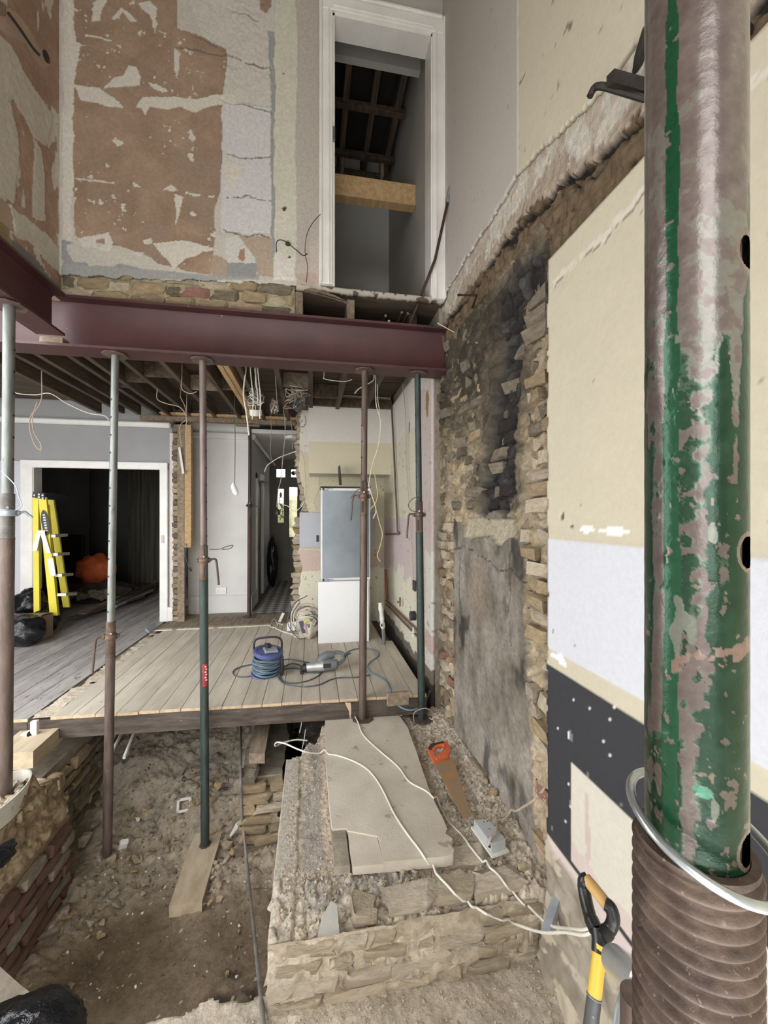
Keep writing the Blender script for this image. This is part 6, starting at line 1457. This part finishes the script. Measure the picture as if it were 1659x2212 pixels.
# bits at the corner of the cut floor
solo('junction_board', MB().lh((AY(836, 1495, 3.12).x, 3.10, AY(836, 1524, 3.12).z), (AY(882, 1495, 3.12).x, 3.13, AY(882, 1492, 3.12).z), .003), M_oldwood, 'small dusty board fixed below the cut floor corner', 'board')
sp2 = solo('timber_splinter', MB().prism([(AY(745, 1495, 3.17).x, 3.165, -.01), (AY(757, 1495, 3.17).x, 3.165, -.015), (AY(758, 1505, 3.17).x, 3.15, -.06), (AY(756, 1521, 3.17).x, 3.145, -.145), (AY(753, 1508, 3.17).x, 3.155, -.07), (AY(748, 1502, 3.17).x, 3.16, -.035)], (0, -.012, 0)), M_cutend, 'fresh yellow splinter hanging off the cut floor edge', 'splinter')
dp = solo('drain_pipe', MB().cyl((.86, 3.40, -.28), (.93, 3.24, -.22), .055, n=20).cyl((.9, 3.30, -.235), (.98, 3.28, -.02), .008, n=8), M_plate, 'short fat rubble filled pipe end at the foot of the end prop', 'pipe')
solo('cable', MB().tube(crv([(.80, 3.12, -.2), (.79, 3.08, -.1), (.86, 3.06, -.06), (.93, 3.08, -.09), (.95, 3.12, -.14)]), .004, 6), M_tcab, 'thin pale loop of cable at the foot of the end prop', 'cable')
for i, (x, y, z, l, r) in enumerate(((655, 1538, -.1, .25, .5), (660, 1575, -.3, .2, .3))): solo('cable', MB().tube(crv([AY(x, y, 3.4), AY(x - 3, y + 22, 3.38), AY(x - 8, y + 45, 3.36)]), .004, 6), M_pvc, ('short white cable tail hanging under the floor edge', 'second white cable tail dangling in the black void')[i], 'cable')

# ================================================================== FRIDGE AND PANELS
fr = thing('fridge', 'tall built in fridge with bluish steel front and white edges', 'fridge', (.38, 5.05, 0))
fx0, fx1, fy = AY(693, 1100, 4.75).x, .68, 4.75; fz1 = AY(693, 1051, 4.75).z; fz0 = AY(693, 1255, 4.75).z
M_fr = pm('bluish_steel_film', (134, 142, 148), (104, 112, 120), 1.6, 0.32, 0.03, 20, metal=0.55, lo=.3, hi=.7)
obj('cabinet', MB().lh((fx0 + .006, fy + .02, .0), (fx1, 5.28, fz1 - .012), .006), M_offwhite, fr)
dr = obj('door', MB().lh((fx0, fy, fz0), (fx1, fy + .022, fz1 - .015), .004), M_white_gloss, fr)
obj('steel_front', MB().lh((fx0 + .018, fy - .003, fz0 + .03), (fx1 - .012, fy + .002, fz1 - .045)), M_fr, dr, label='bluish steel door skin')
for z in (fz1 - .03, fz0 + .012):
    h1 = obj('hinge', MB().box((fx0 + .045, fy - .012, z), (.075, .024, .026), b=.005), M_galv, fr); obj('hinge_arm', MB().box((fx0 + .10, fy - .008, z + .006), (.09, .012, .008), b=.002), M_galv, h1)
    obj('hinge_cup', MB().cyl((fx0 + .03, fy - .02, z - .012), (fx0 + .03, fy - .02, z + .014), .010, n=12), M_bk, h1)
obj('top_trim', MB().lh((fx0 - .005, fy - .01, fz1 - .012), (fx1 + .005, 5.25, fz1 + .004), .003), M_bk, fr)
pts = [AY(x, y, 4.9) for x, y in ((732, 1046), (730, 1010), (733, 1004), (737, 1046))]
solo('tablet_stand', MB().prism(pts, (0.02, .14, 0)), M_bk, 'thin black panel standing upright on the fridge top', 'panel')
pz = AY(690, 1258, 4.66).z
def leanpanel(x0, x1, y, h, th, lab, lean=.05):
    return solo('white_panel', MB().prism([(x0, y, .0), (x1, y, .0), (x1, y + lean, h), (x0, y + lean, h)], (0, th, .0)), pm('white_melamine', (232, 232, 232), (226, 226, 226), 2, 0.45, 0.03), lab, 'panel')
leanpanel(AZ(687, 1384, 0).x, AZ(796, 1383, 0).x, 4.64, pz, .018, 'plain white cupboard panel leaning on the fridge front')
leanpanel(AZ(789, 1379, 0).x, AZ(797, 1379, 0).x + .01, 4.74, pz - .02, .018, 'narrow white panel edge behind the plain leaning panel', .02)
# bag of cables
bg_ = thing('carrier_bag', 'cream carrier bag with coloured print slumped beside the white panel', 'bag', AZ(665, 1385, 0))
c = AZ(664, 1384, 0.0)
M_bagc = pm('cream_bag_fabric', (220, 208, 190), (202, 188, 168), 5, 0.8, 0.4, 18)
obj('body', blob('bag', (c.x, c.y + .10, .18), (.13, .10, .20), 5, .16, 4, 2.0, .178), M_bagc, bg_, ang=80)
for (dx, z, w, h, col, nm) in ((-.055, .16, .05, .15, (96, 92, 112), 'dark print'), (-.015, .14, .03, .14, (196, 160, 176), 'pink print'), (.0, .24, .07, .04, (216, 206, 70), 'yellow print'), (.02, .15, .03, .10, (128, 136, 104), 'green print')):
    obj('print', MB().box((c.x + dx, c.y - .002 + abs(dx) * .2, z), (w, .012, h), (.12, -.25, 0), b=.005), pm('bag_' + nm.split()[0], col), bg_, label=nm)
rb2 = random.Random(3)
for i in range(16):
    p0 = Vector((c.x + rb2.uniform(-.02, .12), c.y + .10, .36)); pts = [p0]
    ph = rb2.uniform(0, 6.28); R1 = rb2.uniform(.10, .24)
    lst = [Vector((c.x - .03 + R1 * cos(ph + t * rb2.uniform(.9, 1.1)) * .9, c.y + .02 + .08 * math.sin(ph * 2 + t), max(.02, .33 + R1 * .9 * math.sin(ph + t) - .04 * t))) for t in (0, .9, 1.8, 2.7, 3.6, 4.5)]
    solo('cable', MB().tube(crv(lst), rb2.uniform(.0042, .0065), 6), rb2.choice([M_tcab, M_dkflex, M_tcab, M_wcab]), 'one of the tangled old cables heaped over the carrier bag', 'cable', 'tangled cables over the carrier bag')
M_sock = pm('white_socket_plastic', (236, 234, 236), (228, 226, 228), 5, 0.4, 0.03)
xb = thing('extension_block', 'white two gang extension socket on the floor beside the bag', 'socket', AZ(632, 1366, 0))
o = AZ(633, 1367, 0); RB = Euler((0.75, 0, 0.05)).to_matrix()
obj('body', MB().box(o + Vector((0, .05, .065)), (.15, .045, .11), (-.5, 0, .05), b=.006), M_sock, xb)
for s_ in (-1, 1):
    for (dx, dz) in ((0, .022), (-.012, -.002), (.012, -.002)):
        obj('pin_hole', MB().box(o + Vector((s_ * .035 + dx, .026 - (dz) * .0, .062 + dz)), (.007, .012, .010), (-.5, 0, .05)), M_bk, xb)
for pts, lab in (([(580, 1360), (590, 1355), (605, 1362), (620, 1367), (640, 1372), (655, 1374)], 'pale flex on the boards in front of the extension socket'), ([(586, 1345), (592, 1338), (600, 1352), (588, 1356), (584, 1349), (596, 1346), (612, 1350)], 'knotted white flex beside the hall threshold'), ([(625, 1368), (640, 1376), (650, 1377)], 'short white flex end under the extension socket')):
    fcable(pts, lab, M_wcab, .007)
solo('trunking', MB().prism([AZ(601, 1343, .02), AZ(606, 1345, .02), AY(615, 1326, 5.5), AY(610, 1324, 5.5)], (0, -.015, 0.01)), M_pvc, 'white trunking stick leaning over the knotted flex', 'trunking')

# ================================================================== PIPES ON THE FAR RIGHT WALL
M_cu = pm('old_copper', (150, 104, 84), (120, 86, 72), 10, 0.5, 0.1, 40, metal=0.4)
xw = .972
for k, dz in enumerate((0, -.045)):
    a, b = AX(815, 1275 + 6 * k, xw), AX(897, 1362 + 10 * k, xw); solo('copper_pipe', MB().tube([Vector((xw, 5.3, a.z + dz * .2)), Vector((xw, 3.62, b.z + dz * .2 + .02))], .011, 10), M_cu, ('upper', 'lower')[k] + ' copper pipe running low along the pink kitchen wall', 'pipe')
tp2 = thing('copper_pipe', 'tall brown copper pipe dropping down the corner of the kitchen wall', 'pipe', AX(858, 1155, xw))
obj('pipe', MB().tube([AX(846, 876, xw), AX(852, 1000, xw), AX(859, 1150, xw)], .011, 10), M_prust, tp2)
obj('elbow_arm', MB().tube([AX(860, 1153, xw), AX(832, 1154, xw)], .011, 10), M_prust, tp2); obj('elbow', MB().lathe([(0, -.02), (.016, -.016), (.02, 0), (.016, .016), (0, .02)], AX(860, 1152, xw), 12), M_prust, tp2)
wp = thing('waste_pipe', 'white plastic waste pipe standing in the floor corner', 'pipe', AZ(829, 1372, 0))
w0, w1 = AF(829, 1372, 4.55), AF(821, 1302, 4.62); d = (w1 - w0); 
obj('pipe', MB().tube([w0 + d * .2, w1], .0215, 14), M_pvc, wp); obj('lower_sleeve', MB().tube([w0 + Vector((0, 0, -.12)), w0, w0 + d * .22], .021, 14), pm('grey_waste_pipe', (120, 118, 116)), wp)
for f in (.22, .42, .72): obj('coupling', MB().tube([w0 + d * (f + .01), w0 + d * (f + .02), w0 + d * (f + .16), w0 + d * (f + .17)], [.022, .027, .027, .022], 14), M_pvc, wp)
tb_ = w0 + d * .34; obj('branch', MB().cyl(tb_, tb_ + Vector((-.02, -.05, -.0)), .02, n=14), M_pvc, wp); obj('bore', MB().cyl(tb_ + Vector((-.02, -.05, 0)), tb_ + Vector((-.0203, -.0506, 0)), .015, n=14), M_black, wp)
for px, py, lab in ((864, 1300, 'left brass stop valve on the low copper pipes'), (893, 1366, 'white capped pipe end behind the green end prop')):
    p = AX(px, py, xw - .01); solo('stop_valve', MB().cyl(p + Vector((0, 0, -.05)), p + Vector((0, 0, .05)), .010, n=10).cyl(p + Vector((-.03, 0, 0)), p + Vector((0.01, 0, 0)), .012, n=10), M_cu if 'brass' in lab else M_pvc, lab, 'valve')
p = AX(897, 1330, xw); solo('black_socket', MB().cyl(p, p + Vector((-.05, 0, 0)), .045, n=18), M_bk, 'black round pipe socket low behind the end prop', 'socket')
p = AX(895, 1265, xw); g = solo('grey_switch', MB().box(p, (.02, .08, .10), b=.004), M_bk, 'dark switch box on the wall behind the end prop', 'switch')
rp_ = AX(834, 1265, xw); solo('red_pipe', MB().tube([AX(833, 1230, xw), AX(836, 1295, xw)], .016, 8), pm('red_lagging', (166, 84, 66), (140, 72, 58), 9, 0.8, 0.2), 'short red lagged pipe in the kitchen corner', 'pipe')
for i, (pts, lab, m) in enumerate((([Vector((AY(812, 868, 4.0).x, 4.0, 2.974)), AY(812, 868, 4.0), AY(822, 910, 4.0), AY(818, 960, 4.0), AY(805, 1000, 4.0), AY(797, 1045, 4.0), AY(800, 1060, 4.0), AY(812, 1100, 4.0), AY(806, 1120, 4.0)], 'cable hanging just right of the hearth prop, forked low down', M_wcab),
                                   ([Vector((AY(816, 862, 4.05).x, 4.05, 2.974)), AY(816, 862, 4.05), AY(821, 900, 4.05), AY(816, 970, 4.05), AY(808, 1010, 4.05), AY(815, 1060, 4.05), AY(812, 1085, 4.05), AY(800, 1100, 4.05)], 'second cable twisted beside the hearth prop', pm('yellowish_cable', (206, 196, 150), (194, 184, 138))),
                                   ([AY(812, 1100, 4.0), AY(820, 1130, 4.0), AY(826, 1155, 4.0), AY(820, 1185, 4.0), AY(815, 1200, 4.0), AY(822, 1213, 4.0)], 'yellow white cable tail curling down by the grey splashback', pm('yellowish_cable', (206, 196, 150))),
                                   ([AX(870, 830, .97), AX(876, 900, .97), AX(878, 1000, .97), AX(884, 1100, .97), AX(890, 1180, .97), AX(893, 1260, .97)], 'thin cable clipped down the pink wall beside the end prop', M_tcab))):
    solo('hanging_cable', MB().tube(crv(pts), .0048, 6), m, lab, 'cable')

# ================================================================== CABLES FROM THE CEILING
def hang(pts, lab, m=M_tcab, r=.0045, Y=4.2):
    P = [AY(p[0], p[1], p[2] if len(p) > 2 else Y) for p in pts]
    if Y < 5.5 and P[0].z < 2.97: P = [Vector((P[0].x, P[0].y, 2.974)), Vector((P[0].x, P[0].y, max(P[0].z + .03, 2.8)))] + P
    return solo('hanging_cable', MB().tube(crv(P), r, 6), m, lab, 'cable')
hang([(90, 858), (82, 880), (66, 900), (65, 930), (75, 960), (88, 972), (88, 958), (74, 935), (70, 905), (80, 868)], 'loop of pale cable hanging from the left joists', Y=4.4)
hang([(30, 847), (75, 853), (108, 850), (145, 872), (190, 892), (225, 898), (235, 907)], 'white cable slung along under the left joists', M_wcab, Y=4.6)
hang([(390, 858), (400, 880), (402, 905), (392, 915), (388, 930), (392, 965)], 'cable drooping over the torn brick end', Y=5.0)
hang([(405, 830), (403, 880), (403, 1000), (400, 1015)], 'straight cable ending in a small connector by the timber post', Y=5.2)
hang([(340, 862), (360, 872), (385, 878), (398, 890), (404, 910), (400, 918)], 'curled cable bundle end under the joists above the post', Y=4.6)
hang([(393, 840), (410, 850), (425, 846)], 'short looped wire tail between two joists left of the pine pair', Y=4.2)
hang([(531, 800), (526, 850), (532, 890), (538, 940)], 'thick pale cable running down in front of the slim prop', M_wcab, .008, 4.0)
for i, (x, l) in enumerate(((541, 905), (551, 870), (557, 905))): hang([(x, 800), (x + 3, 830), (x + 6, 860), (x + 4, l)], ('left', 'middle', 'right')[i] + ' of three cables dropping straight from the beam', M_wcab, .0055, 3.9)
hang([(585, 895), (586, 930), (584, 975), (588, 995), (595, 1005)], 'thin cable hanging in the hall opening', r=.003, Y=5.6)
hang([(612, 880), (616, 930), (610, 1000), (607, 1035), (601, 1060), (598, 1095)], 'long cable in the hall opening ending in a pendant', r=.0055, Y=5.5)
hang([(627, 895), (632, 945), (632, 970)], 'cable to the small hall lamp fitting', r=.004, Y=5.6)
p = AY(600, 1107, 5.5); solo('pendant_fitting', MB().lathe([(0, -.035), (.03, -.03), (.034, 0), (.02, .03), (.008, .05), (0, .05)], p, 16), M_bk, 'dark bulb holder hanging before the leaded door', 'lamp')
p = AY(630, 945, 6.6); solo('hall_lamp', MB().lathe([(0, -.03), (.10, -.03), (.11, -.01), (.11, .03), (.05, .05), (0, .05)], p, 20), M_white_gloss, 'round white ceiling lamp fitting in the hall', 'lamp')
hang([(571, 1020), (578, 1005), (600, 990), (625, 980), (640, 975)], 'stiff white cable arching from the wall end to the hall frame', M_wcab, .006, 5.55)
hang([(612, 1090), (625, 1095), (636, 1105), (650, 1095), (656, 1085)], 'white cable slung across to the broken wall end', M_wcab, .006, 5.55)
hang([(642, 965), (655, 985), (660, 1040), (660, 1075), (652, 1100)], 'cable running down the yellow wall beside the broken end', M_tcab, .004, 5.56)
hang([(690, 1030), (688, 1060), (680, 1080), (684, 1102)], 'brown cable track down to the splashback left of the fridge', M_tcab, .004, 5.56)
hang([(643, 900), (645, 918), (655, 922), (661, 912), (659, 898)], 'short loop of cable at the top of the broken wall end', M_dkflex, .005, 5.2)
hang([(700, 818), (720, 822), (745, 824), (760, 820)], 'cable slung flat between joists above the white bulkhead', M_wcab, .004, 3.9)
hang([(808, 815), (806, 822), (790, 832), (775, 840), (766, 850)], 'white cable tail draped behind the hearth prop head', M_wcab, .005, 3.8)
solo('junction_box', MB().lathe([(0, -.06), (.055, -.06), (.06, -.05), (.06, 0), (0, 0)], AY(552, 885, 4.2), 18, Matrix.Rotation(.3, 3, 'X')).tube([AY(552, 885, 4.2), Vector((AY(552, 885, 4.2).x, 4.2, 2.974))], .006, 6), M_pvc, 'round white junction box in the cable tangle', 'box')
for j, (cx_, cy_, w_, h_, n_, Y, lab) in enumerate(((640, 858, 30, 34, 15, 4.4, 'big knot of old cables under the joists beside the bulkhead'), (594, 880, 11, 22, 7, 4.3, 'narrow hanging coil of cables left of the big knot'), (552, 862, 22, 30, 9, 4.2, 'messy cluster of cables around the round white box'))):
    t = thing('cable_tangle', lab, 'cables', AY(cx_, cy_, Y)); r3 = random.Random(20 + j)
    tt = AY(cx_, cy_, Y); obj('cable', MB().tube(crv([Vector((tt.x, tt.y, 2.974)), tt + Vector((.02, 0, .03)), tt]), .005, 5), M_tcab, t)
    for i in range(n_):
        ph = r3.uniform(0, 6.28); a_ = r3.uniform(.4, 1); b_ = r3.uniform(.4, 1); ox, oy = r3.uniform(-.4, .4) * w_, r3.uniform(-.3, .3) * h_
        wx, wy = w_ * r3.uniform(.5, 1), h_ * r3.uniform(.5, 1)
        pts = [AY(cx_ + ox * .5 + r3.uniform(-1, 1) * wx, cy_ + oy * .5 + r3.uniform(-1, .9) * wy, Y + r3.uniform(-.12, .12)) for k in range(7)]
        obj('cable', MB().tube(crv(pts), r3.uniform(.0035, .0055), 5), r3.choice([M_tcab, M_wcab, M_dkflex]), t)
cs = thing('pull_cord', 'ceiling pull cord switch hanging before the white wall', 'switch', AY(507, 1068, 4.9))
obj('cord', MB().tube(crv([Vector((AY(507, 880, 4.9).x, 4.9, 2.974)), AY(507, 880, 4.9), AY(508, 960, 4.9), AY(507, 1045, 4.9)]), .004, 6), M_dkflex, cs)
obj('switch_body', MB().tube([AY(504, 1043, 4.9), AY(504, 1050, 4.9), AY(508, 1062, 4.9), AY(512, 1069, 4.9)], [.012, .03, .034, .02], 12), M_sock, cs)
solo('cable_clip', MB().box(AY(392, 995, 5.85), (.03, .02, .36), (0, -.14, 0), b=.003), M_pvc, 'white plastic strip hanging against the torn brick end', 'strip')
dc = thing('dangling_plug', 'thin cable with a black connector beside the timber post', 'cable', AY(411, 1230, 5.8))
obj('cable', MB().tube(crv([AY(400, 1173, 5.90), AY(403, 1180, 5.84), AY(401, 1200, 5.8), AY(405, 1218, 5.8), AY(410, 1228, 5.8)]), .004, 6), M_dkflex, dc); obj('connector', MB().tube([AY(409, 1226, 5.8), AY(413, 1234, 5.8)], .015, 8), M_bk, dc)
so = thing('wall_socket', 'white double socket low on the white wall', 'socket', AY(477, 1276, 6.34))
a, b = AY(466, 1269, 6.34), AY(489, 1283, 6.34)
obj('faceplate', MB().lh((a.x, 6.335, b.z), (b.x, 6.35, a.z), .004), M_sock, so)
for s_ in (.25, .75):
    xx = a.x + (b.x - a.x) * s_; zz = (a.z + b.z) / 2 - .01
    for dx, dz in ((0, .015), (-.011, -.008), (.011, -.008)): obj('pin_hole', MB().lh((xx + dx - .003, 6.332, zz + dz - .005), (xx + dx + .003, 6.336, zz + dz + .005)), M_bk, so)
    obj('rocker', MB().lh((xx - .008 + (.03 if s_ < .5 else -.03), 6.331, zz + .022), (xx + .008 + (.03 if s_ < .5 else -.03), 6.336, zz + .036), .001), M_sock, so)
solo('black_bag', blob('x', AY(588, 1215, 8.4), (.10, .10, .50), 4, .2, 4, 2.0), M_bag, 'tall black item standing at the end of the hall', 'bag')
solo('hall_shelf', MB().lh((-.93, 7.0 + .95, 1.55), (-.80, 7.0 + .98, 1.62), .01), M_offwhite, 'small white bracket on the hall wall above the brown door', 'bracket') if False else None
p = AY(556, 1000, 7.0); 
solo('door_closer', MB().box((-.88, 7.45, 2.13), (.06, .3, .12), (0, 0, 0), b=.02), M_white_gloss, 'white box fitting over the brown hall door', 'box')

# ================================================================== FRONT ROOM: LADDER, BOXES, BAGS, SPOIL
M_yel = pm('yellow_fibreglass', (226, 208, 30), (214, 194, 26), 3, 0.5, 0.05)
M_aluL = pm('pale_ladder_alu', (206, 204, 190), (190, 188, 174), 6, 0.45, 0.05, metal=0.3)
ld = thing('stepladder', 'yellow fibreglass stepladder folded against the left door casing', 'ladder', AY(105, 1340, 5.62))
YL = 5.62
def rail(x0, y0, x1, y1, w, Y0, Y1, name='rail'):
    a, b = AY(x0, y0, Y0), AY(x1, y1, Y1); h = Vector((w / 2, 0, 0))
    return obj(name, MB().prism([a - h, a + h, a + h + Vector((0, .03, 0)), a - h + Vector((0, .03, 0))], b - a), M_yel, ld)
rail(76, 1072, 79, 1330, .062, YL, YL); rail(91, 1074, 116, 1330, .085, YL - .02, YL - .02)
rail(108, 1078, 143, 1312, .075, YL + .30, YL + .30); rail(99, 1090, 122, 1330, .05, YL + .28, YL + .28)
obj('top_cap', MB().prism([AY(69, 1074, YL - .03), AY(96, 1079, YL - .03), AY(96, 1066, YL - .03), AY(71, 1062, YL - .03)], (0.06, .34, 0)), pm('dark_blue_plastic', (30, 34, 48), (24, 28, 40), 5, 0.5, 0.05), ld)
for i, (x, y) in enumerate(((106, 1155), (110, 1195), (118, 1240), (126, 1282))):
    a = AY(x - 6 + i, y, YL); b = AY(x + 22, y - 2, YL + .30); obj('tread', MB().prism([a, a + Vector((.10, 0, 0)), a + Vector((.10, 0, -.035)), a + Vector((0, 0, -.035))], b - a), M_aluL, ld)
for p0, p1 in (((84, 1152), (76, 1190)), ((93, 1152), (106, 1195))):
    a, b = AY(*p0, YL - .04), AY(*p1, YL - .04); h = Vector((.025, 0, 0)); obj('spreader', MB().prism([a - h, a + h, b + h, b - h], (0, -.012, 0)), M_aluL, ld)
a, b = AY(79, 1150, YL - .06), AY(97, 1152, YL - .06); obj('spreader_bridge', MB().lh((a.x, a.y, b.z - .0), (b.x, b.y + .012, a.z + .025), .002), M_aluL, ld)
ce_ = AY(98, 1129, YL - .026); st = obj('sticker', MB().prism([ce_ + Vector((.042 * cos(t) + .02 * math.sin(t) * -1.0, 0, .155 * math.sin(t))) for t in [2 * pi * i / 20 for i in range(20)]], (0, -.004, 0)), M_bk, ld, label='oval dark maker sticker')
for k in range(7): obj('letter', MB().box(ce_ + Vector((.0 - .02 * (.105 - .035 * k) / .155, -.005, .095 - .032 * k)), (.026, .003, .018), b=.001), M_pvc, st)
c_ = AY(111, 1226, YL - .026); obj('sticker', MB().prism([c_ + Vector(v) for v in ((-.045, 0, .11), (.02, 0, .12), (.05, 0, -.10), (-.012, 0, -.11))], (0, -.004, 0)), M_pvc, ld, label='white instruction sticker')
for x, y in ((74, 1070), (84, 1068), (92, 1070), (84, 1074), (92, 1076)): obj('rivet', MB().lathe([(.012, 0), (0, .008)], AY(x, y, YL - .045), 8, Matrix.Rotation(pi / 2, 3, 'X')), M_pvc, ld)
M_card = pm('brown_cardboard', (158, 128, 104), (146, 116, 92), 4, 0.85, 0.1)
def cbox(lo, hi, lab, op=False):
    t = thing('cardboard_box', lab, 'box', ((lo[0] + hi[0]) / 2, (lo[1] + hi[1]) / 2, lo[2])); obj('carton', MB().lh(lo, hi, .004), M_card, t)
    obj('flap', MB().prism([(lo[0], lo[1], hi[2]), (hi[0], lo[1], hi[2]), (hi[0], lo[1] + (hi[1] - lo[1]) * .48, hi[2] + .02), (lo[0], lo[1] + (hi[1] - lo[1]) * .48, hi[2] + .02)], (0, 0, .005)), M_card, t)
    obj('flap', MB().prism([(lo[0], hi[1], hi[2]), (hi[0], hi[1], hi[2]), (hi[0], hi[1] - (hi[1] - lo[1]) * .48, hi[2] + .02), (lo[0], hi[1] - (hi[1] - lo[1]) * .48, hi[2] + .02)], (0, 0, .005)), M_card, t)
p = AZ(140, 1352, 0); cbox((p.x - .38, 5.25, 0), (p.x + .10, 5.56, .27), 'brown cardboard box in front of the yellow ladder')
p = AZ(48, 1345, 0); cbox((p.x - .36, 5.45, 0), (p.x + .0, 5.8, .42), 'taller cardboard box behind the black bags at the door pier')
p = AZ(78, 1372, 0); solo('bin_bag', blob('b', (p.x, p.y + .13, .145), (.17, .14, .16), 1, .16, 4, 2.0, .14), M_bag, 'black bin bag leaning on the brown cardboard box', 'bag', ang=80)
p = AZ(32, 1402, 0); solo('bin_bag', blob('b', (p.x, p.y + .14, .16), (.20, .17, .18), 2, .2, 4, 2.0, .155), M_bag, 'larger black bin bag nearest the left prop', 'bag', ang=80)
p = AZ(35, 1378, 0); solo('bin_bag', blob('b', (p.x, p.y + .25, .36), (.17, .15, .18), 6, .2, 4, 2.0), M_bag, 'black bin bag topmost beside the door pier', 'bag', ang=80)
p = AY(198, 1232, 7.6); ob = blob('o', (p.x, 7.75, .52), (.30, .2, .26), 8, .22, 4, 2.0, .25)
solo('orange_bag', ob, pm('orange_sack', (224, 92, 30), (196, 72, 22), 4, 0.6, 0.4, 16), 'orange plastic sack on the spoil heap in the front room', 'bag', ang=80)
r4 = random.Random(9)
for i in range(9):
    p = AY(150 + 11 * i, 1268 + r4.uniform(-10, 10), 7.3); rock('spoil_stone', 'one of the dark rubble lumps heaped below the orange sack', 'stone', (p.x, 7.3 + r4.uniform(-.1, .3), .16), (.20, .16, .17), B_grey, 'spoil in the front room')
solo('spoil_heap', blob('s', (AY(190, 1290, 7.7).x, 7.8, .06), (.75, .35, .28), 11, .2, 4, 3, .06), pm('dark_spoil', (66, 58, 52), (48, 42, 38), 8, 0.95, 0.6, 30), 'dark heap of spoil under the orange sack', 'rubble', ang=80)
tags = ['pale', 'grey', 'split', 'long', 'short', 'thin', 'broad', 'dark', 'dusty', 'nail studded', 'narrow', 'stained']
for i in range(12):
    x0_, y0_ = 150 + i * 9 + r4.uniform(-4, 4), 1338 - i * 3.2; x1_, y1_ = x0_ + 120 + r4.uniform(-25, 35), y0_ - 50 + r4.uniform(-6, 6)
    a, b = AZ(x0_, y0_, .03 + .012 * (i % 4)), AZ(min(x1_, 344), y1_, .05 + .02 * (i % 5)); d = b - a; n_ = Vector((-d.y, d.x, 0)).normalized() * r4.choice([.03, .05, .04])
    solo('salvaged_board', MB().prism([a - n_, a + n_, a + n_ + Vector((0, 0, .022)), a - n_ + Vector((0, 0, .022))], d), r4.choice([M_oldwood, M_darkwood, M_oldwood, M_dkflex]), tags[i] + ' salvaged board, number %d from the doorway side of the front room stack' % (i + 1), 'board', 'salvaged boards in the front room')
for i in range(6):
    a, b = AZ(250 + 7 * i, 1310 - 3 * i, .06), AZ(330 + 3 * i, 1275 - 5 * i, .10)
    solo('old_pipe', MB().tube([a, b], .022, 8), r4.choice([M_dkflex, M_prust, M_galv]), 'one of the old pipes lying on the boards in the front room', 'pipe', 'old pipes in the front room')
fp = thing('fire_surround', 'black fireplace opening against the front room chimney breast', 'fireplace', (AY(150, 1300, 8.0).x, 8.0, 0))
a, b = AY(133, 1155, 8.1), AY(178, 1270, 8.1); obj('back', MB().lh((a.x, 8.1, 0), (b.x, 8.2, a.z), .01), M_black, fp)
for i, px in enumerate((290, 302, 314, 326, 338)):
    a = AY(px, 1015, 9.0); mb = MB(); n = 18
    zb, zt = .05, 2.5
    vs = []
    for k in range(n + 1):
        t = k / n; vs += [(a.x - .11 + .22 * t, 9.0 + .035 * math.sin(t * 12 + i), zb), (a.x - .11 + .22 * t, 9.0 + .03 * math.sin(t * 12 + i), zt)]
    n2 = len(vs); vs += [(x, y + .006, z) for x, y, z in vs]
    fs = [[2 * k, 2 * k + 2, 2 * k + 3, 2 * k + 1] for k in range(n)] + [[n2 + 2 * k, n2 + 2 * k + 1, n2 + 2 * k + 3, n2 + 2 * k + 2] for k in range(n)]
    mb.add(vs, fs)
    if i == 0: cu_ = thing('curtain', 'long dim striped curtain at the back of the front room', 'curtain', (a.x + .5, 9.0, 0))
    obj('curtain_panel', mb, pm('dim_curtain', (104, 100, 84), (76, 74, 64), 3, 0.9, 0.2, stretch=(8, 1, .3)), cu_)
bpy.context.view_layer.update()
